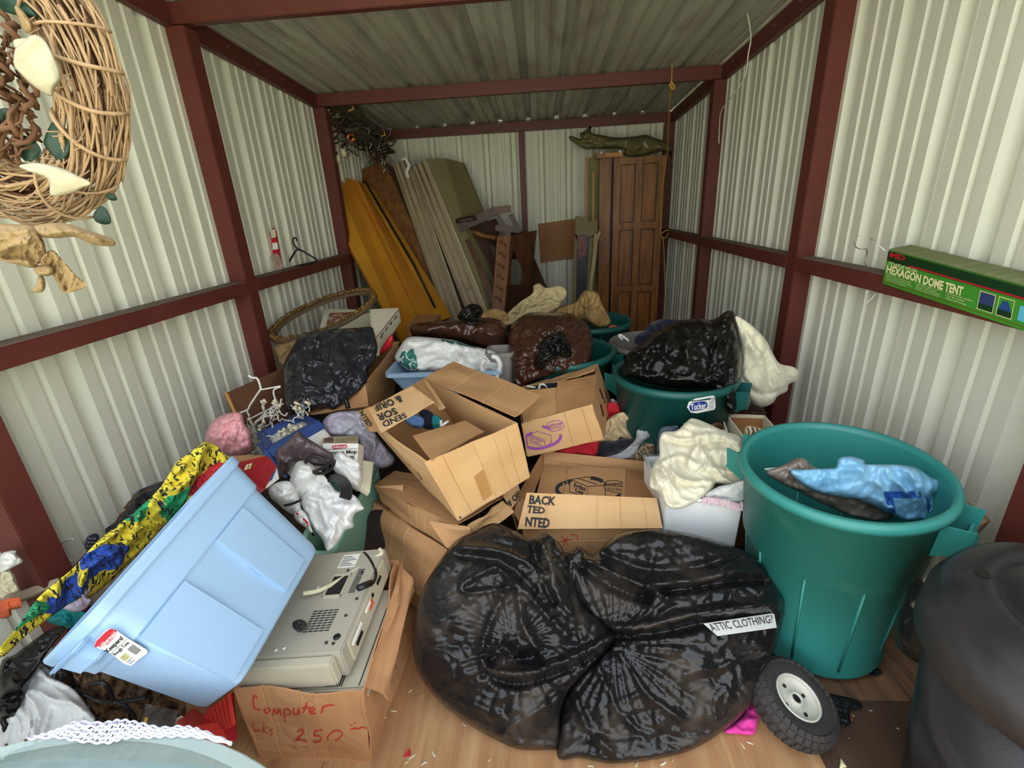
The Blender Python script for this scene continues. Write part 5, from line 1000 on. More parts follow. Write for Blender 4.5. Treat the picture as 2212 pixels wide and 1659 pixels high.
cl('folded_jeans', [(1420, 950), (1428, 925), (1450, 920), (1466, 922), (1455, 960), (1440, 990), (1420, 985)], 1.98, M_JEAN, 'folded slate blue jeans behind the cream curtain', ang=80)
# ---- white bin with cream cloth and fringed throw
wb = thing('waste_bin', 'white rectangular plastic bin under the cream curtain and fringed throw', 'bin')
q = [np.array([.46, 1.60, .0]), np.array([.735, 1.60, 0]), np.array([.745, 1.86, 0]), np.array([.45, 1.86, 0])]; qt = [at(1434, 1085, 1.56), at(1612, 1085, 1.56)]; z_ = .53
T4 = [np.array([qt[0][0], 1.54, z_]), np.array([qt[1][0] - .02, 1.54, z_]), np.array([qt[1][0], 1.88, z_]), np.array([qt[0][0] - .01, 1.88, z_])]
for nm, i, j in (('front_side', 0, 1), ('right_side', 1, 2), ('back_side', 2, 3), ('left_side', 3, 0)):
    cen = (q[0] + q[2]) / 2; nn = N3(cen - (q[i] + q[j]) / 2); P = [T4[i], T4[j], q[j] + (0, 0, .003), q[i] + (0, 0, .003)]; hexa(nm, P + [p + nn * .004 for p in P], M_WHITEP, wb, .001)
hexa('bottom', [p + (0, 0, .003) for p in q] + [p + (0, 0, .01) for p in q], M_WHITEP, wb)
P = T4; rim = [p + (0, 0, .0) for p in P]; tube('bin_rim', rim, .008, M_WHITEP, wb, 8, closed=True)
tag(blob('fringed_throw', [(1522, 1072), (1550, 1052), (1580, 1045), (1618, 1036), (1620, 1060), (1610, 1088), (1604, 1094), (1575, 1090), (1545, 1082)], 1.56, .04, .06, mat('floral_grey_weave', '#b6b9bb', .95, col2='#e2e0dc', nscale=26, nmix=1), step=4, kind='cloth', amp=.004, scale=.08), 'grey and white patterned throw with pink fringe hanging over the white bin', 'throw')
ps = []; rn = random.Random(9)
for k in range(90):
    t = k / 89; x = 1520 + 88 * t; y = 1074 + 19 * t - 5 * math.sin(t * 3.1) + (-6 if t > .9 else 0); l_ = rn.uniform(10, 19); dx = rn.uniform(-4, 4)
    ps.append(tube(None, spline(pxs([(x, y, 1.525), (x + dx * .4, y + l_ * .5, 1.515), (x + dx, y + l_, 1.51)]), 3), .0022, None, None, 4))
fr = merged('fringe', ps, M_PINKF, bpy.data.objects['fringed_throw'], True); fr['kind'] = 'stuff'; lab(fr, 'pale pink fringe')
tag(blob('cream_curtain', [(1406, 1018), (1414, 1000), (1424, 984), (1424, 955), (1432, 934), (1462, 930), (1486, 908), (1500, 904), (1530, 915), (1566, 932), (1596, 942), (1604, 965), (1612, 990), (1622, 1026), (1616, 1045), (1580, 1048), (1548, 1044), (1540, 1055), (1520, 1074), (1490, 1092), (1462, 1100), (1442, 1095), (1430, 1074), (1420, 1060), (1404, 1050)], (1.92, 1.50), .07, .12, M_CREAM, step=3.5, kind='cloth', amp=.011, scale=.10, ang=28, an=5, folds=[
    ([(1436, 940), (1480, 950), (1540, 938), (1598, 960)], .02, 5), ([(1440, 950), (1490, 960), (1560, 950)], -.02, 5), ([(1500, 940), (1512, 968), (1526, 990), (1520, 1010), (1508, 1018)], .022, 4), ([(1512, 945), (1535, 975), (1545, 1000)], -.018, 6), ([(1530, 975), (1570, 975), (1605, 1000)], .018, 5),
    ([(1410, 1010), (1460, 985), (1500, 1000), (1540, 1040)], .016, 5), ([(1418, 1000), (1470, 975), (1505, 992)], -.014, 5), ([(1545, 1010), (1580, 1020), (1618, 1022)], .018, 5), ([(1540, 1022), (1580, 1032), (1616, 1034)], -.02, 5), ([(1405, 1045), (1440, 1040), (1500, 1045), (1545, 1048)], .006, 8), ([(1575, 960), (1600, 1000), (1612, 1040)], .015, 5), ([(1440, 985), (1430, 1020), (1440, 1060)], .01, 7)]), 'cream cotton curtain heaped over the white rectangular bin', 'curtain')
# ---- shallow cartons behind
def tray(lbl, q, Y4, h, m, mi, nm='shoe_carton'):
    t = thing(nm, lbl, 'box'); P = [at(p[0], p[1], y) for p, y in zip(q, Y4)]; Q = [p - np.array([0, 0, h]) for p in P]; c = sum(P) / 4
    for i in range(4):
        a, b_ = P[i], P[(i + 1) % 4]; A_, B_ = Q[i], Q[(i + 1) % 4]; nn = N3(c - (a + b_) / 2); nn[2] = 0; hexa('side', [a, b_, B_, A_] + [p + nn * .006 for p in (a, b_, B_, A_)], m, t)
    hexa('tray_bottom', Q + [p + (0, 0, .005) for p in Q], mi, t); return t
t1 = tray('shallow cream carton with black writing on its inner wall, behind the cream curtain', [(1476, 925), (1572, 930), (1562, 902), (1478, 892)], [1.96, 1.98, 2.16, 2.16], .10, M_CREAM, M_CARD)
bv = plane_bvh(at(1478, 892, 2.15), at(1562, 902, 2.15), at(1478, 892, 2.15) - np.array([0, 0, .1])); text('A. CRAFTS & BOXES', [(1496, 899), (1556, 905), (1555, 912), (1495, 906)], bv, M_INK, t1, 'writing', .004, .03)
t2 = tray('shallow carton, brown inside with a white rim, holding a striped cloth', [(1606, 945), (1690, 940), (1652, 897), (1567, 893)], [1.86, 1.88, 2.2, 2.2], .12, M_CREAM, M_CARDD)
bv = plane_bvh(at(1567, 893, 2.2), at(1652, 897, 2.2), at(1567, 893, 2.2) - np.array([0, 0, .1]))
patch('inner_wall', [(1572, 902), (1648, 904), (1650, 925), (1578, 925)], bv, M_CARDD, t2, 2, .012); strokes('printed_arrow', [[(1598, 898), (1618, 899), (1612, 896)], [(1618, 899), (1612, 902)]], 1.5, bv, M_INK, t2, .006, False)
z1 = cl('striped_cloth', [(1608, 930), (1614, 921), (1630, 922), (1650, 928), (1662, 936), (1655, 945), (1635, 944), (1612, 948)], 2.02, mat('zebra_stripe', '#d8cba8', .9), 'cream cloth with dark stripes lying in the shallow brown carton', step=3, amp=.005, f=.03)
bv = bvh_of(z1)
strokes('dark_stripe', [[(1614, 924), (1618, 932), (1616, 942)], [(1624, 923), (1628, 931), (1625, 941)], [(1634, 925), (1638, 932), (1636, 941)], [(1645, 929), (1648, 936), (1645, 943)]], 3.5, bv, M_DARKW, z1)
tag(blob('brown_shoe', [(1528, 922), (1540, 912), (1555, 912), (1562, 922), (1556, 932), (1535, 930)], 2.06, .02, .03, M_DARKW2, step=3, kind='soft', amp=.003), 'brown felt shape inside the shallow cream carton', 'shoe')
for q_, Y_, lb in (([(1568, 900), (1640, 900), (1640, 960), (1575, 960)], 2.25, 'closed brown carton supporting the shallow cartons behind the cream curtain'),): 
    P = [np.array([.78, 1.92, 0.003]), np.array([1.18, 1.92, .003]), np.array([1.20, 2.22, .003]), np.array([.80, 2.22, .003])]; tag(hexa('carton', P + [p + (0, 0, .50) for p in P], M_CARDD, None, .004), lb, 'box')
# ---- black bag and fleece on the labelled bin
tag(blob('black_bag', [(1345, 800), (1349, 775), (1365, 755), (1392, 738), (1420, 715), (1462, 695), (1500, 688), (1540, 690), (1562, 676), (1576, 671), (1587, 678), (1596, 720), (1603, 765), (1602, 800), (1594, 850), (1588, 892), (1572, 890), (1556, 856), (1536, 838), (1500, 840), (1450, 838), (1400, 828), (1362, 815), (1350, 815)], (2.42, 2.06), .16, .2, M_BAGBLK2, step=5, amp=.012, scale=.10, fans=[(1580, 690, .014, 26, 110), (1560, 830, .022, 36, 110), (1352, 805, .012, 20, 50)], folds=[([(1356, 770), (1420, 760), (1480, 775), (1540, 810)], -.02, 8), ([(1440, 720), (1500, 735), (1560, 760)], .015, 9)], floor=.5), 'black trash bag slumped over the dark green labelled bin', 'bag')
tag(blob('fleece_blanket', [(1588, 684), (1606, 690), (1630, 708), (1655, 735), (1668, 760), (1684, 785), (1712, 792), (1726, 804), (1722, 822), (1704, 830), (1700, 845), (1680, 856), (1668, 872), (1645, 879), (1625, 872), (1610, 856), (1592, 842), (1600, 800), (1604, 760), (1596, 715)], 2.32, .10, .12, M_FLEECE, step=4, kind='cloth', ang=60, amp=.010, scale=.11, folds=[([(1605, 700), (1640, 750), (1660, 800), (1660, 840)], -.02, 6), ([(1596, 810), (1625, 845), (1660, 852), (1700, 840)], -.025, 5), ([(1620, 730), (1640, 790), (1640, 830)], .015, 9)], floor=.4), 'thick cream fleece blanket spilling off the black bag on the right', 'blanket')
tag(blob('dark_sack', [(1590, 860), (1610, 862), (1640, 880), (1655, 890), (1650, 905), (1600, 905), (1580, 900)], 2.42, .04, .06, M_BAGBRN, step=4, amp=.01, scale=.06), 'dark sack tucked under the cream fleece blanket', 'bag')
tag(tube('red_strip', spline(pxs([(1591, 853, 2.28), (1594, 865, 2.27), (1590, 876, 2.27)]), 4), .012, M_REDC), 'small red strip of cloth under the fleece blanket', 'cloth')
tag(blob('dark_coat', [(1370, 735), (1378, 722), (1392, 715), (1400, 702), (1425, 690), (1440, 690), (1455, 690), (1480, 695), (1470, 712), (1440, 722), (1415, 740), (1395, 745), (1375, 745)], 2.85, .06, .12, M_NAVY, step=4, kind='cloth', amp=.014, scale=.07, floor=.4), 'black coat bundled in the grey bin behind the black bag', 'clothes')
tag(tube('white_hanger', spline(pxs([(1345, 733, 2.8), (1338, 727, 2.8), (1340, 723, 2.8), (1352, 731, 2.78), (1358, 737, 2.76)]), 5), .007, M_CORD), 'white hanger end poking out of the grey bin', 'hanger')
# ---- brown bags
tag(blob('brown_bag', [(1097, 735), (1104, 705), (1125, 684), (1150, 674), (1190, 676), (1225, 676), (1256, 690), (1275, 712), (1281, 745), (1277, 780), (1262, 795), (1230, 806), (1180, 815), (1140, 828), (1115, 835), (1104, 800), (1098, 765)], (2.8, 2.40), .18, .2, M_BAGBRN, step=3.5, amp=.009, scale=.07, fans=[(1195, 755, .024, 34, 60)], folds=[([(1150, 795), (1150, 760), (1170, 725), (1205, 710), (1228, 725), (1240, 760)], .03, 10)], floor=.5), 'round brown trash bag with a gathered black mouth, set in a dark green bin', 'bag')
bt_ = blob('gathered_top', [(1156, 790), (1160, 765), (1172, 735), (1188, 722), (1208, 716), (1222, 725), (1236, 765), (1226, 774), (1205, 772), (1190, 782), (1175, 796), (1160, 798)], 2.36, .06, .05, M_BAGBLK2, step=3, amp=.014, scale=.06, fans=[(1195, 755, .016, 20, 35)], floor=.5); bt_.parent = bpy.data.objects['brown_bag']; lab(bt_, 'shiny black gathered top')
tag(blob('brown_bag', [(886, 702), (915, 696), (950, 694), (990, 690), (1030, 686), (1075, 690), (1096, 712), (1100, 760), (1085, 775), (1040, 755), (985, 738), (930, 732), (895, 728), (888, 718)], 2.85, .14, .2, M_BAGBRN, step=5, amp=.010, scale=.12, fans=[(1015, 690, .022, 24, 70)], floor=.3), 'brown trash bag tied with a knot, left of the round brown bag', 'bag')
o = bpy.data.objects['brown_bag.001']
blob('tied_knot', [(988, 685), (994, 672), (1006, 662), (1020, 656), (1036, 660), (1044, 672), (1040, 685), (1046, 696), (1025, 702), (1000, 696)], 2.72, .05, .05, M_BAGBLK2, o, step=3, amp=.016, scale=.05, fans=[(1018, 690, .014, 16, 30)], floor=.4)
# ---- clothes at the back
tag(blob('tan_clothes', [(1240, 655), (1262, 628), (1290, 632), (1300, 655), (1318, 690), (1314, 702), (1290, 708), (1250, 690), (1180, 690), (1190, 665)], 3.3, .12, .2, M_TAN, step=3, kind='cloth', amp=.020, scale=.10, ang=60, floor=.4, folds=[([(1240, 650), (1270, 665), (1300, 700)], .02, 4)]), 'tan work clothes heaped in the farthest dark green bin', 'clothes')
tag(blob('tan_clothes', [(1040, 700), (1030, 680), (1060, 668), (1090, 672), (1100, 690), (1090, 710)], 3.2, .06, .1, M_TAN, step=4, kind='cloth', amp=.016, scale=.08, floor=.3), 'smaller tan garment behind the knotted brown bag', 'clothes')
tag(blob('cream_clothes', [(1086, 705), (1095, 680), (1120, 655), (1150, 634), (1152, 618), (1165, 612), (1180, 622), (1205, 618), (1218, 622), (1224, 636), (1214, 655), (1200, 675), (1170, 692), (1130, 690), (1108, 702)], 3.2, .08, .2, M_OLDW, step=3, kind='cloth', amp=.020, scale=.09, ang=-40, floor=.4, folds=[([(1110, 690), (1150, 650), (1200, 650)], -.02, 4)]), 'cream garment draped on the tan clothes, with greyish cuffs', 'clothes')
tag(blob('orange_rag', [(1312, 712), (1320, 702), (1340, 706), (1352, 712), (1340, 720), (1322, 720)], 3.3, .02, .03, M_ORANGE, step=3, kind='cloth', amp=.01, scale=.04), 'orange rag inside the farthest dark green bin', 'rag')
# ---- blue bin with white bag, grey bin behind
bb = thing('wash_bin', 'pale blue rectangular tub holding a white and teal carrier bag', 'bin')
def tub(t, l_, r_, yt, yb, Yf, Yb, m, fl_in=.06, lip=.02, nm='tub', zb=None):
    a, b_ = at(l_, yt, Yf), at(r_, yt, Yf); z = a[2]; zb = zb if zb is not None else at(l_, yb, Yf)[2]; x0, x1 = a[0], b_[0]
    def lp(x0, x1, y0, y1, z, r=.04): 
        o = []
        for cx, cy, g in ((x1 - r, y0 + r, -90), (x1 - r, y1 - r, 0), (x0 + r, y1 - r, 90), (x0 + r, y0 + r, 180)):
            for k in range(5): t_ = math.radians(g + 22.5 * k); o.append((cx + r * math.cos(t_), cy + r * math.sin(t_), z))
        return o
    rows = [lp(x0 - lip, x1 + lip, Yf - lip, Yb + lip, z - .022), lp(x0 - lip, x1 + lip, Yf - lip, Yb + lip, z), lp(x0, x1, Yf, Yb, z), lp(x0 + fl_in, x1 - fl_in, Yf + fl_in, Yb - fl_in, zb + .01)]
    rows2 = [lp(x0 - lip, x1 + lip, Yf - lip, Yb + lip, z - .022), lp(x0 - .003, x1 + .003, Yf - .003, Yb + .003, z - .022), lp(x0 + fl_in - .004, x1 - fl_in + .004, Yf + fl_in - .004, Yb - fl_in + .004, zb)]
    V = []; F = []
    for R in (rows, rows2):
        k0 = len(V)
        for q in R: V += q
        for j in range(len(R) - 1):
            for k in range(20): F.append((k0 + j * 20 + k, k0 + j * 20 + (k + 1) % 20, k0 + (j + 1) * 20 + (k + 1) % 20, k0 + (j + 1) * 20 + k))
        F.append(tuple(k0 + (len(R) - 1) * 20 + k for k in range(20)))
    return mesh(nm, V, F, m, t)
tub(bb, 838, 1078, 806, 862, 2.36, 2.72, M_BLUEB, nm='tub_body')
tag(blob('carrier_bag', [(853, 772), (862, 752), (874, 735), (890, 727), (930, 729), (980, 735), (1010, 745), (1040, 752), (1062, 756), (1074, 764), (1084, 768), (1082, 790), (1080, 806), (1072, 826), (1062, 822), (1058, 800), (1040, 806), (1000, 806), (940, 804), (905, 804), (885, 800), (866, 788)], (2.6, 2.42), .10, .12, M_BAGWHT, step=4, amp=.014, scale=.10, fans=[(1060, 780, .016, 20, 60)], floor=.35), 'white carrier bag with a teal printed panel lying in the pale blue tub', 'bag')
o = bpy.data.objects['carrier_bag']; bv = bvh_of(o)
polypatch('teal_panel', [(858, 782), (868, 760), (894, 752), (906, 800), (885, 798), (868, 788)], bv, M_TEALP, o, .006); patch('teal_stripe', [(952, 732), (1018, 744), (1030, 752), (956, 738)], bv, M_TEALP, o, 6, .006)
strokes('printed_letters', [[(876, 764), (890, 752), (896, 762), (892, 776), (882, 776), (876, 764)], [(900, 784), (892, 780), (886, 788), (892, 798), (900, 796)]], 1.6, bv, M_WHITE, o, .010)
strokes('printed_letters', [[(863, 778), (868, 774), (870, 784)], [(866, 788), (871, 782)]], 1.4, bv, M_WHITE, o, .010)
for k, pl in enumerate(([(1048, 776), (1040, 790), (1046, 810), (1054, 822)], [(1062, 770), (1074, 774), (1080, 790), (1074, 810), (1070, 826)])): tube('bag_handle', spline(pxs(pl, 2.36), 5), .014, M_BAGWHT, o, 6)
gg = thing('grey_bin', 'grey plastic tub behind the pale blue one, its right end showing', 'bin'); tub(gg, 1050, 1108, 764, 832, 2.46, 2.62, M_GREY, .01, .008, 'tub_body')
tag(slab('brown_carton', [at(880, 700, 3.3), at(935, 698, 3.3), at(935, 740, 3.3), at(880, 735, 3.3)], .3, M_CARDD, None, .004), 'brown carton behind the knotted brown bag and below the yellow foam', 'box')
# ---- left: smoky bag on a carton
b6 = thing('cardboard_box', 'large brown box under the smoky black bag by the left wall', 'box')
pan('front_side', [(625, 800, 2.45), (794, 822, 2.30), (796, 892, 2.26), (640, 896, 2.34)], M_CARDR, b6); pan('right_side', [(794, 822, 2.30), (862, 738, 2.75), (850, 872, 2.72), (796, 892, 2.26)], M_CARD, b6, crease=(('v', .6),))
pan('back_side', [(862, 738, 2.75), (680, 745, 2.85), (680, 830, 2.8), (850, 850, 2.72)], M_CARDD, b6); pan('left_side', [(680, 745, 2.85), (625, 800, 2.45), (640, 896, 2.34), (680, 850, 2.8)], M_CARDD, b6)
pan('front_flap', [(700, 880, 2.26), (790, 828, 2.28), (796, 878, 2.20), (672, 896, 2.14)], M_CARDR, b6)
tag(blob('smoky_bag', [(612, 855), (612, 800), (618, 775), (638, 740), (650, 722), (700, 712), (770, 708), (802, 706), (808, 720), (816, 752), (806, 785), (795, 800), (796, 820), (785, 838), (755, 862), (722, 885), (700, 880), (660, 890), (625, 894), (614, 880)], (2.6, 2.14), .12, .18, M_BAGSMK, step=4, amp=.010, scale=.07, fans=[(690, 722, .014, 18, 80), (785, 760, .012, 16, 60)], folds=[([(780, 760), (784, 780), (792, 800)], .02, 4), ([(640, 765), (655, 790), (650, 830)], .02, 5)], floor=.4), 'smoky black plastic bag over a square bundle by the left post', 'bag')
tag(tube('bag_shred', spline(pxs([(746, 862, 2.1), (750, 872, 2.09), (752, 882, 2.08)]), 3), .012, M_BAGBLK2), 'torn black shred hanging off the smoky bag', 'bag')
# oval carved frame
of = thing('picture_frame', 'oval carved frame with gilded beading, lying on the boxes by the left wall', 'frame')
PL = at(582, 732, 2.82); PR = at(814, 636, 3.15); PT = at(680, 640 + 14, 3.45); PB = at(735, 722, 2.85)
cO = (PL + PR) / 2; uo = (PR - PL) / 2; mid = (at(706, 712, 2.76) - at(690, 644, 3.15)) / 2; vo = mid - N3(uo) * np.dot(mid, N3(uo)); no = N3(np.cross(N3(uo), vo)); no = no if no[2] > 0 else -no
V = []; F = []; prof = [(.68, .0), (.70, .010), (.79, .014), (.87, .026), (.95, .024), (1.0, .008), (1.0, 0), (.85, -.004)]; nn_ = 72
for i in range(nn_):
    t = 2 * math.pi * i / nn_
    for r_, h in prof: V.append(cO + uo * math.cos(t) * (1 - (1 - r_) * .45) + vo * math.sin(t) * (1 - (1 - r_) * .95) + no * h)
m_ = len(prof)
for i in range(nn_):
    for k in range(m_): F.append((i * m_ + k, ((i + 1) % nn_) * m_ + k, ((i + 1) % nn_) * m_ + (k + 1) % m_, i * m_ + (k + 1) % m_))
mesh('moulding', V, F, M_GOLDD, of, True)
ps = []; rn = random.Random(4)
for i in range(230):
    t = 2 * math.pi * i / 230 + rn.uniform(-.01, .01); r_ = rn.choice([.82, .88, .93]); c = cO + uo * math.cos(t) * (1 - (1 - r_) * .45) + vo * math.sin(t) * (1 - (1 - r_) * .95) + no * .026; s_ = rn.uniform(.007, .014)
    v, f = boxm(c - s_, c + s_); b_ = bmesh.new(); bmesh.ops.create_icosphere(b_, subdivisions=1, radius=s_); v = [np.array(x.co) + c for x in b_.verts]; f = [tuple(q.index for q in x.verts) for x in b_.faces]; b_.free(); ps.append((v, f))
o = merged('beading', ps, M_GOLD, of, True); o['kind'] = 'stuff'; lab(o, 'gilded beading')
# game boxes
jg = thing('jigsaw_box', 'picture-printed board game box with a green spine inside the oval frame', 'box')
PP = [at(702, 666, 3.38), at(800, 670, 3.38), at(806, 708, 3.12), at(690, 712, 3.10)]
slab('box_lid', PP, .06, M_CREAM, jg, back=(0, 0, -1))
bv = plane_bvh(PP[0], PP[1], PP[3]); patch('lid_picture', [(712, 676), (788, 672), (794, 706), (702, 708)], bv, mat('busy_picture', '#5a4334', .45, col2='#c8b8a0', nscale=28, nmix=1, col3='#a33a26', n3=40), jg, 2, .003)
patch('green_spine', [(792, 672), (800, 672), (806, 706), (797, 707)], bv, M_GREENB, jg, 1, .004); patch('orange_stripe', [(788, 672), (792, 672), (797, 707), (791, 707)], bv, M_ORANGE, jg, 1, .004)
sh_ = thing('game_box', 'white flat game box with a maroon edge line, tilted beside the oval frame', 'box')
PP = [at(803, 668, 2.95), at(862, 664, 3.05), at(858, 676, 2.9), at(812, 745, 2.6)]
P1 = [at(800, 668, 3.0), at(861, 665, 3.1), at(812, 726, 2.62), at(800, 700, 2.75)]
mesh('box_lid', P1, [(0, 1, 2, 3)], M_CREAM, sh_); Q1 = [at(861, 665, 3.1), at(866, 700 - 6, 3.06), at(818, 768, 2.6), at(812, 726, 2.62)]
slab('box_edge', Q1, .02, M_CREAM, sh_); bv = plane_bvh(Q1[0], Q1[1], Q1[3]); strokes('edge_line', [[(861, 669), (812, 731)]], 1.4, bv, M_REDBOX, sh_, .003, False)
strokes('edge_writing', [[(858, 682), (852, 690)], [(847, 694), (842, 702), (846, 700)], [(838, 706), (832, 716)], [(828, 718), (822, 730), (826, 728)]], 2.2, bv, M_INK, sh_, .003, False)
slab('box_under', [P1[0] - (0, 0, .06), P1[1] - (0, 0, .06), P1[2] - (0, 0, .10), P1[3] - (0, 0, .1)], .02, M_CARD, sh_, back=(0, 0, -1))
tag(blob('red_packet', [(820, 760), (832, 738), (846, 722), (850, 732), (846, 748), (830, 762), (822, 766)], 2.62, .02, .03, M_REDP, step=3, kind='soft', amp=.003), 'shiny red packet sticking out of the large brown box by the left wall', 'packet')
tag(blob('crumpled_paper', [(600, 770), (592, 752), (612, 742), (640, 735), (638, 755), (620, 775), (614, 790), (604, 785)], 2.72, .04, .05, M_PAPER, step=4, amp=.018, scale=.05), 'crumpled brown paper under the left end of the oval frame', 'paper')
# brown board and string lights
bd = thing('brown_board', 'brown hardboard sheet with a pale edge leaning on the left wall behind the string lights', 'board')
P = [at(486, 850, 2.25), at(610, 795, 2.6), at(640, 905, 2.45), at(516, 915, 2.15)]; slab('sheet', P, .012, M_BRBOARD, bd); slab('pale_edge', [at(484, 848, 2.24), at(490, 848, 2.24), at(521, 915, 2.14), at(515, 916, 2.14)], .02, M_OAKE, bd)
sl = thing('string_lights', 'tangle of white icicle string lights over the brown board and cooler', 'lights')
for pl, r_ in (([(536, 811), (545, 816), (556, 818), (563, 838), (560, 845), (540, 875), (535, 885), (518, 892)], .005), ([(563, 842), (585, 838), (606, 834)], .004), ([(533, 885), (540, 905), (548, 925), (556, 950)], .004), ([(606, 836), (592, 842), (592, 855), (598, 868)], .004), ([(600, 870), (580, 885), (560, 905), (548, 920)], .004), ([(608, 862), (600, 880), (570, 898), (550, 912)], .004), ([(598, 868), (604, 890), (616, 898), (620, 892)], .004), ([(540, 905), (565, 892), (590, 880), (612, 872)], .004), ([(548, 915), (575, 900), (600, 896)], .004), ([(546, 935), (552, 960), (545, 975), (550, 990)], .004)): tube('light_cord', spline(pxs(pl, 2.04), 5), r_, M_CORD, sl, 5)
rn = random.Random(12)
def tangle(n, x0, x1, y0, y1, Y, l_=22, r_=.0028):
    for k in range(n):
        x, y = rn.uniform(x0, x1), rn.uniform(y0, y1); a = rn.uniform(0, 6.3); P = []
        for i in range(5): P.append((x, y, Y + rn.uniform(-.03, .03))); a += rn.uniform(-1.2, 1.2); x += math.cos(a) * l_ / 3; y += math.sin(a) * l_ / 3
        Ps = spline(pxs(P), 4); tube('light_cord', Ps, r_, M_CORD, sl, 4)
        if k % 2 == 0: e_ = Ps[-1]; tube('bulb', [e_, e_ + np.array([rn.uniform(-.02, .02), -.01, .018])], .007, M_PETAL, sl, 6)
tangle(20, 540, 570, 920, 985, 2.0); tangle(16, 565, 610, 890, 912, 1.98); tangle(10, 646, 668, 886, 905, 2.0)
# cooler
co = thing('cooler', 'white cooler with a dark blue hinged lid frame holding small white lights', 'cooler')
cq = [at(553, 932, 1.98), at(657, 892, 2.06), at(692, 905, 1.88), at(580, 985, 1.70)]
rim_o = [at(552, 935, 1.93), at(650, 890, 2.10), at(690, 908, 1.92), at(575, 972, 1.72)]
dn = N3(at(760, 990, 1.86) - at(690, 908, 1.92)); 
def corner(a, b_, t): return lerp(a, b_, t)
low = [p + dn * .20 for p in rim_o]; hexa('cooler_body', [corner(p, sum(low) / 4, .04) for p in low] + [corner(p, sum(rim_o) / 4, .05) + dn * .035 for p in rim_o], M_COOLW, co, .012)
cen = sum(rim_o) / 4
for i in range(4):
    a, b_ = rim_o[i], rim_o[(i + 1) % 4]; ai, bi = corner(a, cen, .28), corner(b_, cen, .28); hexa('lid_frame', [a, b_, bi, ai] + [p + dn * .045 for p in (a, b_, bi, ai)], M_COOLB, co, .004)
tray_ = [corner(p, cen, .26) + dn * .05 for p in rim_o]; hexa('inner_tray', tray_ + [p + dn * .01 for p in tray_], M_NAVY, co)
hexa('side_handle', [rim_o[3], corner(rim_o[3], rim_o[0], .5), corner(rim_o[3], rim_o[0], .5) + dn * .12, rim_o[3] + dn * .15] + [p - N3(rim_o[2] - rim_o[3]) * .018 for p in (rim_o[3], corner(rim_o[3], rim_o[0], .5), corner(rim_o[3], rim_o[0], .5) + dn * .12, rim_o[3] + dn * .15)], M_COOLB, co, .004)
for k in range(26):
    a, b_ = rn.uniform(.15, .85), rn.uniform(.3, .7); c = lerp(lerp(tray_[0], tray_[1], a), lerp(tray_[3], tray_[2], a), b_) - dn * .015; d_ = np.array([rn.uniform(-.04, .04), rn.uniform(-.03, .03), rn.uniform(-.01, .02)]); tube('light_cord', [c, c + d_ * .6 + (0, 0, .01), c + d_], .003, M_CORD, sl, 4); 
    if k % 2: tube('bulb', [c + d_, c + d_ + (0.01, 0, .02)], .009, M_PETAL, sl, 6)
tag(blob('pink_bag', [(443, 945), (450, 922), (468, 903), (488, 894), (512, 890), (524, 897), (528, 915), (540, 930), (545, 955), (542, 978), (510, 984), (478, 978), (460, 965), (445, 960)], 1.85, .10, .12, M_BAGPNK, step=4, amp=.012, scale=.07, fans=[(524, 900, .014, 22, 60)], floor=.2), 'pink plastic bag stuffed round, against the left wall above the tote', 'bag')
tag(blob('purple_grey_bag', [(595, 978), (615, 958), (636, 938), (646, 932), (660, 944), (690, 962), (720, 982), (722, 996), (700, 1006), (660, 1004), (632, 998), (625, 1015), (606, 1034), (600, 1010)], 1.68, .05, .08, M_BAGPUR, step=4, amp=.012, scale=.10, fans=[(646, 934, .018, 18, 90)], floor=.2), 'see-through purple-grey bag peaked over the front of the cooler', 'bag')
rb = thing('red_carton', 'open red carton with a small yellow emblem behind the light blue tote', 'box')
pan('inner_side', [(488, 985, 1.62), (577, 982, 1.72), (577, 1000, 1.66), (500, 1002, 1.55)], M_CARDR, rb)
fr_ = pan('front_side', [(503, 1000, 1.52), (577, 985, 1.60), (552, 1037, 1.46), (508, 1020, 1.42)], M_REDBOX, rb); pan('side_panel', [(577, 985, 1.60), (598, 1006, 1.56), (572, 1054, 1.44), (551, 1037, 1.46)], M_REDBOX, rb); pan('lower_side', [(508, 1020, 1.42), (552, 1037, 1.46), (575, 1056, 1.44), (540, 1080, 1.40)], M_REDBOX, rb)
bv = bvh_of(fr_); patch('yellow_emblem', [(532, 1004), (545, 1000), (541, 1012), (527, 1016)], bv, M_YELTXT, rb, 3, .003); strokes('emblem_cross', [[(534, 1009), (541, 1007)], [(538, 1003), (535, 1013)]], 1.2, bv, M_REDBOX, rb, .004, False)
sc_ = thing('small_carton', 'small white and blue carton standing beside the red carton', 'box')
s4 = [at(567, 1024, 1.50), at(597, 1006, 1.58), at(603, 1034, 1.53), at(575, 1056, 1.46)]; slab('carton_body', s4, .06, M_LABEL, sc_); bv = plane_bvh(s4[0], s4[1], s4[3])
patch('blue_band', [(568, 1033), (600, 1012), (603, 1026), (571, 1047)], bv, M_BLUEP, sc_, 1, .003); patch('portrait', [(588, 1012), (597, 1007), (599, 1016), (591, 1020)], bv, mat('skin_tone_print', '#c09070', .6), sc_, 1, .003); text('SAFETY WIPES\nHOME CARE', [(569, 1026), (586, 1016), (588, 1020), (570, 1031)], bv, M_INK, sc_, 'print', .003, .02)
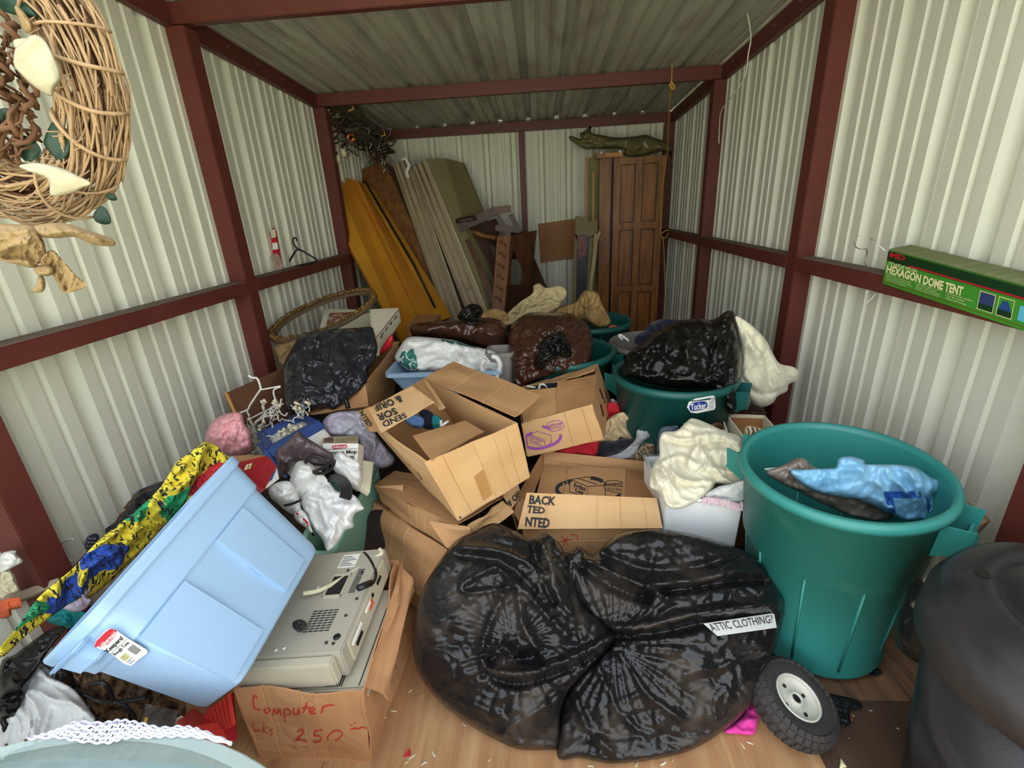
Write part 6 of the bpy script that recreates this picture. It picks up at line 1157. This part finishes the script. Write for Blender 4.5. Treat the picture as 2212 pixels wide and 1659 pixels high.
# mop carton, clear bag, green tote and white bags
mb = thing('mop_carton', 'white mop carton with a red badge standing between the two clear and purple bags', 'box')
m4 = [at(697, 958, 1.80), at(774, 958, 1.80), at(772, 1000, 1.75), at(699, 998, 1.75)]; slab('carton_front', m4, .07, M_LABEL, mb); slab('carton_top', [at(697, 943, 1.90), at(773, 942, 1.90), at(774, 958, 1.80), at(697, 958, 1.80)], .004, M_OLDW, mb)
bv = plane_bvh(m4[0], m4[1], m4[3]); polypatch('red_badge', [(718, 962), (748, 960), (751, 964), (748, 968), (720, 970), (717, 966)], bv, M_LABELR, mb, .003); text('Rubbermaid', [(720, 963), (748, 962), (748, 967), (720, 968)], bv, M_WHITE, mb, 'badge_word', .005, .02)
text('Sponge Mop', [(706, 974), (771, 971), (771, 982), (707, 984)], bv, M_INK, mb, 'print', .003, .03); text('Refill', [(744, 985), (765, 984), (765, 993), (745, 994)], bv, M_INK, mb, 'print', .003, .02); strokes('rule', [[(704, 971), (772, 969)]], .8, bv, M_INK, mb, .003, False)
bv = plane_bvh(at(697, 943, 1.90), at(773, 942, 1.90), at(697, 958, 1.80)); patch('tiny_picture', [(700, 945), (720, 945), (720, 955), (700, 955)], bv, M_DARKW2, mb, 1, .003); text('new and improved easy wring\nno bending and no stooping\nfor all hard floors', [(726, 946), (768, 945), (769, 955), (727, 955)], bv, M_DARKW2, mb, 'print', .003)
tag(blob('clear_bag', [(695, 915), (712, 895), (745, 888), (785, 890), (800, 915), (820, 950), (840, 975), (852, 990), (845, 1005), (820, 1012), (795, 1000), (778, 985), (770, 950), (720, 944), (697, 938)], 1.98, .07, .12, M_BAGCLR, step=4, amp=.012, scale=.06, fans=[(790, 905, .014, 18, 80)], floor=.2), 'milky clear bag with pink and lilac cloth inside, left of the tipped centre box', 'bag')
gt = thing('green_tote', 'sea green plastic tote full of white bags and cords, beside the light blue tote', 'bin')
G = [at(640, 1195, 1.44), at(716, 1196, 1.46), at(816, 1003, 1.98), at(740, 1000, 2.02)]; Gb = [p * np.array([.97, 1, 1]) - np.array([0, 0, .34]) for p in G]; cg = sum(G) / 4
for i, nm in enumerate(('front_side', 'right_side', 'back_side', 'left_side')):
    a, b_ = G[i], G[(i + 1) % 4]; A_, B_ = Gb[i], Gb[(i + 1) % 4]; A_ = A_ + (cg - a) * np.array([.14, .14, 0]); B_ = B_ + (cg - b_) * np.array([.14, .14, 0]); nn = N3((cg - (a + b_) / 2) * np.array([1, 1, 0])); hexa(nm, [a, b_, B_, A_] + [p + nn * .005 for p in (a, b_, B_, A_)], M_GREENT, gt, .001)
    tube('tote_rim', [a + (0, 0, 0), b_], .012, M_GREENT, gt, 8)
def wbag(out, Y, lbl, **k): return tag(blob('white_bag', out, Y, .06, .1, M_BAGWHT, step=4, amp=.014, scale=.08, floor=.2, **k), lbl, 'bag', 'white plastic bags in the green tote')
wbag([(640, 1000), (655, 995), (668, 1000), (680, 1010), (684, 1040), (680, 1080), (655, 1090), (635, 1088), (618, 1070), (628, 1030)], 1.58, 'rear white plastic bag in the green tote, below the purple-grey bag', fans=[(655, 998, .014, 14, 60)])
wbag([(722, 985), (735, 975), (752, 985), (775, 1000), (782, 1030), (778, 1060), (760, 1055), (735, 1030), (718, 1010)], 1.66, 'white plastic bag in the green tote just below the mop carton', fans=[(728, 980, .014, 14, 60)])
wbag([(580, 1055), (600, 1042), (625, 1040), (640, 1060), (650, 1095), (648, 1115), (620, 1105), (600, 1088), (585, 1075)], 1.50, 'left white plastic bag in the green tote, against the light blue tote rim')
wbag([(690, 1014), (700, 1026), (716, 1048), (730, 1062), (752, 1064), (768, 1072), (783, 1092), (786, 1100), (768, 1108), (762, 1122), (764, 1138), (745, 1146), (736, 1160), (722, 1180), (706, 1190), (696, 1165), (676, 1140), (665, 1120), (652, 1092), (652, 1074), (668, 1056), (676, 1040)], (1.60, 1.40), 'front white plastic bag peaked over the light blue tote corner', fans=[(692, 1016, .018, 18, 90)], folds=[([(700, 1030), (720, 1100), (720, 1170)], .014, 5), ([(720, 1110), (750, 1140)], .014, 4)])
tag(slab('white_box', [at(785, 993, 1.80), at(808, 998, 1.82), at(800, 1062, 1.62), at(780, 1050, 1.64)], .03, M_CREAM, None, .003), 'plain white flat box standing at the right edge of the green tote', 'box')
tag(slab('white_box', [at(758, 1002, 1.78), at(782, 1000, 1.80), at(776, 1045, 1.66), at(752, 1040, 1.66)], .03, M_WHITE, None, .003), 'second white flat box leaning left of the plain white one in the green tote', 'box')
ce_ = thing('cable_coil', 'black power cable coiled on the white bags in the green tote', 'cable')
for k in range(5):
    P = [(700 + 2 * k + (22 + 3.2 * k) * math.cos(t) + 16, 1062 + (22 + 2.6 * k) * math.sin(t) * 1.1, 1.50 + .004 * k) for t in np.linspace(-1.9, .5, 14)]; tube('cable_loop', pxs(P), .0055, M_CABLE, ce_, 6)
tube('cable_loop', spline(pxs([(664, 1015), (660, 1000), (668, 988), (688, 986), (702, 998), (706, 1015), (700, 1022), (680, 1022), (666, 1012)], 1.55), 5), .006, M_CABLE, ce_); tube('cable_loop', spline(pxs([(676, 1020), (700, 1010), (718, 995), (722, 998), (716, 1012), (700, 1022)], 1.54), 5), .006, M_CABLE, ce_)
tube('cable_end', spline(pxs([(614, 1092), (632, 1088), (650, 1080)], 1.44), 5), .005, M_CABLE, ce_)
pbg = tag(blob('printed_bag', [(635, 1110), (650, 1100), (665, 1118), (672, 1140), (680, 1160), (660, 1140), (640, 1125)], 1.42, .02, .03, M_BAGWHT, step=3, amp=.008, scale=.04), 'scrap of white bag with red lettering beside the tote corner', 'bag')
strokes('red_print', [[(640, 1108), (645, 1112)], [(655, 1120), (664, 1130), (666, 1138)]], 4, bvh_of(pbg), M_LABELR, pbg, .005)
# ---- colourful fabric and clothes on the left
M_PRINTF = mat('bright_print', '#d8c02a', .9, col2='#2e58b0', nscale=7, nmix=1, col3='#c8302a', n3=10)
def printmat():
    m = bpy.data.materials.new('jazzy_cotton'); m.use_nodes = True; n = m.node_tree; N = n.nodes; L = n.links; b = N['Principled BSDF']; b.inputs['Roughness'].default_value = .9
    t = N.new('ShaderNodeTexCoord'); v = N.new('ShaderNodeTexVoronoi'); v.inputs['Scale'].default_value = 11; L.new(t.outputs['Object'], v.inputs[0]); s_ = N.new('ShaderNodeSeparateColor'); L.new(v.outputs['Color'], s_.inputs[0])
    r = N.new('ShaderNodeValToRGB'); r.color_ramp.interpolation = 'CONSTANT'; el = r.color_ramp.elements; el[0].color = (*srgb('#e3cf3a'), 1); el[1].position = .58; el[1].color = (*srgb('#2f55b4'), 1)
    for p, c in ((.68, '#c92f33'), (.80, '#1f9a63'), (.90, '#e3cf3a')): q = el.new(p); q.color = (*srgb(c), 1)
    L.new(s_.outputs[0], r.inputs[0]); nz = N.new('ShaderNodeTexNoise'); nz.inputs['Scale'].default_value = 45; mp = N.new('ShaderNodeMapping'); mp.inputs['Scale'].default_value = (1, 3, .4); L.new(t.outputs['Object'], mp.inputs[0]); L.new(mp.outputs[0], nz.inputs[0])
    g = N.new('ShaderNodeMath'); g.operation = 'GREATER_THAN'; g.inputs[1].default_value = .56; L.new(nz.outputs[0], g.inputs[0]); mx = N.new('ShaderNodeMix'); mx.data_type = 'RGBA'; mx.inputs[7].default_value = (*srgb('#23252c'), 1); L.new(g.outputs[0], mx.inputs[0]); L.new(r.outputs[0], mx.inputs[6]); L.new(mx.outputs[2], b.inputs['Base Color']); return m
MJ = printmat()
tag(blob('print_garment', [(436, 958), (448, 955), (470, 965), (488, 985), (500, 988), (470, 1030), (420, 1078), (360, 1135), (300, 1195), (240, 1255), (195, 1290), (160, 1300), (130, 1318), (60, 1370), (5, 1420), (0, 1400), (40, 1350), (75, 1300), (100, 1275), (130, 1250), (160, 1225), (210, 1170), (260, 1130), (320, 1080), (352, 1045), (380, 1000), (400, 985)], lambda px, py: 1.52 - (500 - px) * .00125, .05, .06, MJ, step=5, kind='cloth', amp=.014, scale=.09, ang=-45, folds=[([(440, 965), (390, 1060), (300, 1140), (180, 1240)], .015, 8)], floor=.2), 'bright yellow, red, blue and green print garment draped behind the tote rim', 'clothes')
tag(blob('teal_garment', [(105, 1310), (140, 1300), (165, 1315), (188, 1325), (185, 1340), (160, 1360), (125, 1352), (100, 1340)], 1.16, .02, .03, M_TEAL, step=4, kind='cloth', amp=.01, scale=.05), 'teal and red garment piece at the lower left end of the tote', 'clothes')
tag(blob('lavender_sleeve', [(104, 1300), (120, 1270), (145, 1256), (180, 1256), (196, 1268), (190, 1290), (198, 1295), (185, 1315), (160, 1322), (130, 1312)], 1.12, .04, .05, M_LAV, step=4, kind='cloth', amp=.010, scale=.06, fans=[(112, 1298, .010, 12, 50)]), 'pale lavender sleeve tucked at the lower left corner of the tote', 'clothes')
tag(blob('dark_garment', [(190, 1165), (215, 1150), (250, 1125), (275, 1095), (290, 1065), (320, 1050), (345, 1040), (360, 1045), (330, 1085), (270, 1140), (215, 1180), (150, 1225), (165, 1195)], 1.52, .03, .06, M_BLKC, step=5, kind='cloth', amp=.012, scale=.08, floor=.2), 'black garments between the left wall and the bright print garment', 'clothes')
kn = tag(blob('knit_scarf', [(180, 1180), (188, 1160), (205, 1152), (215, 1160), (205, 1180), (185, 1200), (165, 1208)], 1.42, .02, .03, M_NAVY, step=3, kind='soft', amp=.003, floor=.2), 'navy and white flecked knit beside the black garments', 'clothes')
strokes('white_fleck', [[(185 + 6 * i - 2 * j, 1162 + 8 * j), (189 + 6 * i - 2 * j, 1165 + 8 * j)] for i in range(4) for j in range(4)], 1.2, bvh_of(kn), M_WHITE, kn, .003, False)
tag(blob('plum_garment', [(120, 1262), (150, 1232), (190, 1190), (215, 1175), (225, 1180), (190, 1215), (150, 1240), (128, 1262)], 1.3, .02, .04, M_PURPC, step=4, kind='cloth', amp=.01, scale=.06, floor=.2), 'plum coloured garment edge under the bright print garment', 'clothes')
tag(blob('tan_camisole', [(440, 985), (450, 968), (470, 966), (488, 985), (492, 992), (470, 1000), (455, 1010), (448, 1000)], 1.62, .04, .03, M_TANL, step=3, kind='cloth', amp=.008, scale=.04, floor=.2), 'beige and dark patterned cloth at the top corner of the tote', 'clothes')
for k, (pl, lb) in enumerate((([(158, 1164), (140, 1168), (124, 1180), (121, 1195), (130, 1206), (158, 1211)], 'white hanger hook curling left below the post'), ([(398, 992), (382, 1000), (372, 1018), (366, 1032)], 'white hanger hook at the upper end of the bright print garment'), ([(372, 1090), (350, 1095), (338, 1115), (330, 1128), (300, 1140), (282, 1148)], 'white hanger arm inside the bright print garment'))): tag(tube('white_hanger', spline(pxs(pl, 1.34 if k == 0 else (1.62 if k == 1 else 1.42)), 6), .004, M_WHITE), lb, 'hanger')
for k, (pl, lb) in enumerate((([(272, 1100), (278, 1085), (300, 1070), (320, 1058), (328, 1060)], 'brown metal hanger hook above the black garments'), ([(250, 1130), (262, 1110), (290, 1092), (285, 1080), (268, 1098)], 'brown metal hanger loop in the black garments'))): tag(tube('metal_hanger', spline(pxs(pl, 1.46), 6), .003, M_GOLDD), lb, 'hanger')
# ---- bottom left corner
tag(blob('black_sheet', [(0, 1440), (30, 1415), (70, 1385), (105, 1362), (135, 1352), (140, 1362), (120, 1385), (95, 1420), (70, 1460), (50, 1510), (30, 1560), (0, 1600)], (1.06, .80), .04, .05, M_BAGBLK2, step=5, kind='cloth', amp=.012, scale=.08, ang=-50, an=5, floor=.1), 'black plastic sheet hanging diagonally in the bottom left corner', 'sheet')
tag(blob('white_sheet', [(0, 1560), (30, 1530), (60, 1470), (85, 1435), (110, 1460), (160, 1490), (190, 1530), (206, 1558), (170, 1580), (120, 1596), (80, 1606), (30, 1622), (0, 1640)], (1.0, .74), .05, .06, M_BAGWHT, step=5, kind='cloth', amp=.012, scale=.09, ang=30, floor=.1), 'crumpled white sheet in the bottom left corner, under the black plastic', 'sheet')
tag(blob('grey_bark_bag', [(84, 1430), (110, 1425), (150, 1450), (175, 1485), (195, 1520), (212, 1552), (200, 1556), (170, 1520), (130, 1485), (95, 1460)], .98, .03, .04, M_BAGBLK, step=4, amp=.014, scale=.05, floor=.1), 'dusty black rough roll under the lower end of the tote', 'roll')
tag(blob('leaf_litter', [(150, 1440), (230, 1440), (330, 1470), (400, 1520), (380, 1575), (300, 1572), (220, 1565), (180, 1510)], .99, .02, .05, mat('dead_leaves', '#3a2b20', .9, col2='#75583c', nscale=30, nmix=1, bump='noise', bscale=30, bstr=.6), step=4, amp=.016, scale=.04, floor=.08), 'dark dried leaves and scraps under the tote', 'leaves', kind='stuff')
for k, (pl, lb) in enumerate((([(195, 1478), (225, 1475), (240, 1500), (250, 1516), (290, 1512), (315, 1508)], 'flat black strap bent under the tote, uppermost'), ([(180, 1500), (215, 1515), (260, 1518), (285, 1540), (292, 1560)], 'flat black strap running down under the tote'))): tag(tube('black_strap', spline(pxs(pl, .93), 6), .007, M_CABLE, None, 4), lb, 'strap')
mg = thing('magazine', 'glossy magazine with a yellow stripe, edge on under the tote', 'magazine')
slab('cover', [at(315, 1520, .93), at(385, 1535, .93), at(372, 1578, .88), at(305, 1560, .88)], .02, mat('grey_gloss', '#6e625c', .2, col2='#2a2726', nscale=18, nmix=1), mg); slab('pages', [at(340, 1575, .89), at(392, 1545, .92), at(396, 1552, .92), at(345, 1582, .88)], .02, M_PETAL, mg); slab('yellow_stripe', [at(313, 1550, .885), at(319, 1551, .885), at(316, 1563, .878), at(310, 1561, .878)], .004, M_YCORD, mg)
rc = thing('red_crate', 'red plastic crate with slotted sides between the tote and the computer carton', 'crate')
cp = [at(380, 1562, .90), at(448, 1535, .93), at(505, 1500, 1.0), at(505, 1610, .90), at(470, 1600, .86)]
M_RCR = mat('translucent_red', '#c43a32', .35)
slab('crate_top', [at(382, 1558, .90), at(420, 1528, .98), at(462, 1562, .92), at(420, 1575, .86)], .006, M_RCR, rc)
for k in range(7): slab('slat', [at(440 + 8 * k, 1545 - 7 * k, .94), at(445 + 8 * k, 1541 - 7 * k, .94), at(462 + 7 * k, 1592 - 4 * k, .90), at(457 + 7 * k, 1594 - 4 * k, .90)], .008, M_RCR, rc)
slab('crate_side', [at(420, 1568, .87), at(470, 1560, .90), at(500, 1605, .88), at(450, 1600, .84)], .01, M_RCR, rc); slab('crate_back', [at(445, 1535, .97), at(505, 1495, 1.02), at(512, 1600, .95), at(462, 1600, .92)], .004, M_REDC, rc)
# lace and glass top
rn = random.Random(21); lc = thing('lace_doily', 'strip of white crocheted lace lying along the edge of the glass disc', 'lace')
top = spline([(130, 1575), (165, 1560), (220, 1562), (260, 1556), (300, 1562), (345, 1572), (400, 1570), (440, 1580), (500, 1605)], 10); bot = spline([(60, 1596), (120, 1592), (170, 1600), (230, 1604), (270, 1594), (320, 1592), (370, 1590), (430, 1592), (500, 1607)], 10)
for j in range(6):
    pl = top * (1 - j / 5) + bot * j / 5; pl = pl + np.stack([np.zeros(len(pl)), 2.2 * np.sin(np.arange(len(pl)) * 1.3 + j)], 1); tube('lace_thread', [at(*p, z=.515 + .002 * (j % 2)) for p in pl], .0026, M_LACE, lc, 5)
for sg in (-3, 3):
    for i in range(0, len(top), 2):
        i2 = min(max(i + sg, 0), len(top) - 1); tube('lace_thread', [at(*(top[i] * (1 - t) + bot[i2] * t), z=.516) for t in (0, .5, 1)], .0016, M_LACE, lc, 4)
gd = thing('glass_disc', 'round greenish glass tabletop over quilted cloth at the bottom left', 'glass')
e_ = spline([(-260, 1700), (0, 1575), (90, 1556), (200, 1560), (330, 1590), (450, 1610), (560, 1645), (660, 1700), (600, 1900), (-200, 1900)], 8, True); zg = .50
Pt = [at(*p, z=zg) for p in e_]
cgd = np.array([-.97, -.20, zg]); Rg = .90
pr_ = []
lathe('glass_plate', [(0, 0), (Rg - .003, 0), (Rg, .003), (Rg, .006), (Rg - .003, .009), (0, .009)], cgd, M_GLASS, gd, 96)
lathe('bevel', [(Rg - .03, .0095), (Rg - .004, .0095)], cgd, mat('glass_bevel', '#dff2ee', .03, alpha=.3), gd, 96)
ps = []
for i in range(150): t = 2 * math.pi * i / 150; c = cgd + np.array([math.cos(t) * (Rg + .002), math.sin(t) * (Rg + .002), .004]); ps.append(tube(None, [c + (0, 0, -.002), c + (0, 0, .003)], .003, None, None, 5))
o = merged('metal_beads', ps, M_GOLD, gd); o['kind'] = 'stuff'
V = []; F = []; nx = 40
for j in range(nx):
    for i in range(nx): x, y = -1.78 + i * 1.6 / (nx - 1), -1.05 + j * 1.72 / (nx - 1); V.append((x, y, .47 + .012 * math.sin(x * 9) * math.cos(y * 8) - .5 * max(0, math.hypot(x - cgd[0], y - cgd[1]) - .82)))
F = [(j * nx + i, j * nx + i + 1, (j + 1) * nx + i + 1, (j + 1) * nx + i) for j in range(nx - 1) for i in range(nx - 1)]
q_ = mesh('quilted_cloth', V, F, M_TWINE, None, True); sm = q_.modifiers.new('s', 'SOLIDIFY'); sm.thickness = .012; tag(q_, 'grey quilted cloth with dotted stitching under the glass disc', 'cloth')
P = [np.array([-1.3, -.1, .003]), np.array([-.62, -.1, .003]), np.array([-.62, .56, .003]), np.array([-1.3, .56, .003])]; tag(hexa('carton', P + [p + (0, 0, .43) for p in P], M_CARDD, None, .004), 'brown carton under the glass disc and lace at the bottom left', 'box')
# left edge bits
tag(slab('painted_board', [at(0, 1292, 1.12), at(125, 1248, 1.2), at(128, 1262, 1.19), at(0, 1315, 1.1)], .03, mat('worn_cream_board', '#a89880', .8, col2='#6f5f50', nscale=12), None, .002), 'worn cream painted board lying across the foot of the left post', 'board')
tag(blob('orange_wrapper', [(0, 1300), (25, 1292), (44, 1292), (46, 1312), (25, 1318), (24, 1330), (0, 1335)], 1.08, .02, .02, M_ORANGE, step=3, amp=.006, scale=.03), 'torn orange wrapper at the left edge under the painted board', 'wrapper')
tag(blob('styrofoam_piece', [(0, 1200), (20, 1190), (34, 1190), (36, 1198), (50, 1212), (30, 1225), (0, 1240)], 1.12, .03, .03, M_WHITE, step=3, amp=.008, scale=.04), 'jagged white and grey packing piece at the left edge in front of the post', 'packing')
tag(blob('paper_wad', [(0, 1245), (12, 1235), (30, 1240), (38, 1262), (42, 1276), (20, 1285), (0, 1292)], 1.10, .03, .03, M_PETAL, step=3, amp=.010, scale=.03), 'crumpled off-white paper wad at the left edge above the painted board', 'paper')
# ================================================================ WREATH
wr = thing('grapevine_wreath', 'grapevine wreath with cream petals, leaves and a kraft ribbon bow, hanging at the upper left', 'wreath')
Yw = .80; cw = at(-52, 175, Yw); Rw = at(215, 175, Yw)[0] - cw[0] ; rb_ = .062; ax_x = N3(np.array([1, -.25, 0])); ax_y = N3(np.array([0, .10, -1])); axn = N3(np.cross(ax_x, ax_y))
rn = random.Random(31)
cen_ = spline([at(x_, y_, Yw) for x_, y_ in ((120, 0), (165, 80), (194, 170), (204, 260), (196, 340), (156, 402), (84, 424), (0, 404), (-90, 360), (-190, 280), (-270, 150), (-290, 0), (-230, -150), (-100, -200), (20, -150), (80, -70))], 16, True)
n_c = len(cen_); mid_ = cen_.mean(0); fwd = N3(np.array([.25, 1, -.15]))
def ringp(s_, r_, ph):
    i0 = int(math.floor(s_)) % n_c; t = s_ - math.floor(s_); c = cen_[i0] * (1 - t) + cen_[(i0 + 1) % n_c] * t; o_ = N3((c - mid_) - fwd * np.dot(c - mid_, fwd)); return c + r_ * (math.cos(ph) * o_ - math.sin(ph) * fwd)
rb_ = .046
for k in range(420):
    s0 = rn.uniform(-70, 150); ds = rn.uniform(25, 75); r0 = rb_ * math.sqrt(rn.uniform(.05, 1)); p0 = rn.uniform(0, 6.3); tw = rn.uniform(-.9, .9); wb_ = rn.uniform(0, .004)
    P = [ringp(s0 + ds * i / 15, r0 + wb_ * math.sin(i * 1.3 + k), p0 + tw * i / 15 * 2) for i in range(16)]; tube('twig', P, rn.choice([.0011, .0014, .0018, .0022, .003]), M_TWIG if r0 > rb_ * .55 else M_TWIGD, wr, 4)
for s_ in (4, 18, 30, 42, 56, 68, 82, 96, 112):
    sk = rn.uniform(-7, 7); P = [ringp(s_ + sk * math.sin(t_ / 2) + 1.5 * math.sin(t_ * 2), rb_ + .003, t_) for t_ in np.linspace(-.4, 3.6, 16)]; tube('binding_vine', P, rn.choice([.0022, .003]), M_TWIG, wr, 6)
for k in range(60):
    s0 = rn.uniform(-60, 120); P = [ringp(s0 + 2.2 * i, -rb_ * rn.uniform(.9, 1.1) - .02 - .05 * ((k * 37) % 10) / 10 + .006 * math.sin(i + k), -.9 + .2 * math.sin(i * .7)) for i in range(12)]; tube('dark_twig', P, rn.choice([.002, .004]), M_TWIGD, wr, 5)  # dark twigs behind the ring, its inner shade put in as colour
for k in range(26):
    s_ = rn.uniform(0, 100); ph = rn.uniform(.2, 2.6); P = [ringp(s_ + i * .9, rb_ + .004 * i, ph + .06 * i) for i in range(4)]; tube('stray_tendril', P, .0009, M_TWIG, wr, 4)
def leafm(out, Y, nm, m, f=.006, b=.006, **k): return blob(nm, out, Y, f, b, m, wr, step=3, kind='soft', amp=.006, scale=.05, floor=1.0, **k)
leafm([(32, 108), (45, 95), (70, 75), (95, 85), (118, 125), (132, 168), (118, 192), (110, 208), (75, 188), (45, 160), (30, 140)], .72, 'petal', M_PETAL2, .018, .01); leafm([(28, 88), (60, 82), (90, 86), (95, 100), (60, 110), (42, 116)], .73, 'petal', M_PETAL2)
leafm([(40, 358), (80, 352), (130, 362), (170, 380), (196, 396), (175, 408), (150, 420), (110, 422), (104, 388), (60, 370)], .71, 'petal', M_PETAL2, .012)
for o_ in ([(95, 300), (115, 262), (135, 275), (150, 300), (148, 335), (130, 350), (100, 320)], [(0, 235), (35, 240), (40, 262), (10, 285), (0, 270)], [(0, 0), (40, 0), (72, 18), (82, 40), (40, 34), (0, 20)], [(202, 462), (218, 445), (232, 455), (240, 480), (225, 485), (206, 478)], [(228, 420), (245, 418), (253, 432), (236, 432)], [(30, 290), (70, 300), (90, 330), (60, 350), (30, 320)]): leafm(o_, .76, 'leaf', M_LEAF, .004, .004)
leafm([(30, 10), (55, 30), (72, 62), (60, 72), (44, 50)], .75, 'dried_leaf', M_PAPER)
bow = lambda out, **k: blob('ribbon', out, .70, .03, .03, M_PAPER, wr, step=4, kind='cloth', amp=.010, scale=.05, floor=1.0, **k)
bow([(-40, 470), (0, 482), (60, 486), (78, 496), (95, 520), (97, 555), (70, 578), (40, 572), (0, 562), (-40, 540)], fans=[(78, 495, .012, 16, 60)]); bow([(72, 492), (90, 484), (140, 482), (190, 498), (235, 512), (249, 524), (242, 532), (200, 528), (160, 512), (120, 515), (85, 510)], ang=15)
bow([(84, 560), (112, 540), (135, 562), (165, 595), (187, 618), (150, 632), (134, 630), (120, 605), (110, 590)], ang=50, fans=[(95, 545, .010, 14, 60)]); bow([(72, 576), (100, 572), (115, 580), (112, 594), (88, 597), (78, 592)]); bow([(82, 598), (96, 600), (98, 622), (88, 632), (68, 630), (78, 616)])
tube('hanging_wire', [cen_[13 * 16], np.array([cw[0], 1.15, 2.58])], .004, M_WIRE, wr)
# ---------------------------------------------------------------- small pieces under the part that carries them
def regroup(root, names, target):
    t = [c for c in root.children if c.name.split('.')[0] == target]
    if not t: return
    for c in list(root.children):
        if c.name.split('.')[0] in names and c is not t[0]: c.parent = t[0]
regroup(g2, ('label_oval', 'label_name', 'label_arc', 'label_print'), 'label')
regroup(tt, ('label_badge', 'label_word', 'label_rule', 'bar_line', 'yellow_tab', 'small_print'), 'tote_label')
regroup(wt, ('axle_hole', 'bolt_hole'), 'hub'); regroup(wt, ('tread',), 'tyre'); regroup(g6, ('lid_slot',), 'lid')
regroup(pc, ('port', 'price_sticker'), 'port_plate'); regroup(pc, ('recess_rim',), 'window_recess'); regroup(pc, ('label_line',), 'rating_label')
regroup(cc, ('handwriting',), 'front_side'); regroup(b1, ('flap_print',), 'back_flap'); regroup(b1, ('tape_patch', 'corner_mark'), 'front_side'); regroup(b1, ('side_ring', 'side_arrow'), 'left_side')
regroup(b2, ('flap_print',), 'printed_flap'); regroup(b4, ('flap_print',), 'front_flap'); regroup(b4, ('emblem_ring', 'emblem_arrow', 'emblem_box', 'emblem_word', 'speech_bubble', 'bubble_print'), 'logo_flap'); regroup(b4, ('handwriting',), 'front_side')
regroup(b5, ('emblem_ring', 'emblem_box', 'emblem_word', 'speech_bubble', 'bubble_print'), 'front_side'); regroup(b5, ('hand_hole_print',), 'right_side')
regroup(tb, ('dark_band', 'red_line', 'maker_mark', 'size_print', 'title_print', 'small_print', 'picture_border', 'picture', 'caption', 'jacket_picture', 'blue_patch'), 'carton_body')
regroup(od, ('raised_panel', 'rail', 'stile'), 'door_board'); regroup(mb, ('red_badge', 'badge_word', 'print', 'rule'), 'carton_front'); regroup(mb, ('tiny_picture',), 'carton_top')
regroup(bpy.data.objects['trash_bag'], ('handwriting',), 'paper_strip'); regroup(gd, ('bevel', 'metal_beads'), 'glass_plate'); regroup(of, ('beading',), 'moulding')
# ================================================================ origins at each thing's base
def finalize():
    def kids(o):
        r = []
        for c in o.children: r += [c] + kids(c)
        return r
    for o in [o for o in bpy.data.objects if o.parent is None and o.type in ('EMPTY', 'MESH')]:
        if o.get('keep'): continue
        al = [o] + kids(o); me = {x.data for x in al if x.type == 'MESH'}
        if not me or any(x.location.length > 1e-6 for x in al): continue
        co = np.concatenate([np.array([v.co[:] for v in d.vertices]).reshape(-1, 3) for d in me if len(d.vertices)])
        lo, hi = co.min(0), co.max(0); b = Vector(((lo[0] + hi[0]) / 2, (lo[1] + hi[1]) / 2, lo[2]))
        for d in me: d.transform(Matrix.Translation(-b))
        o.location = b
finalize()
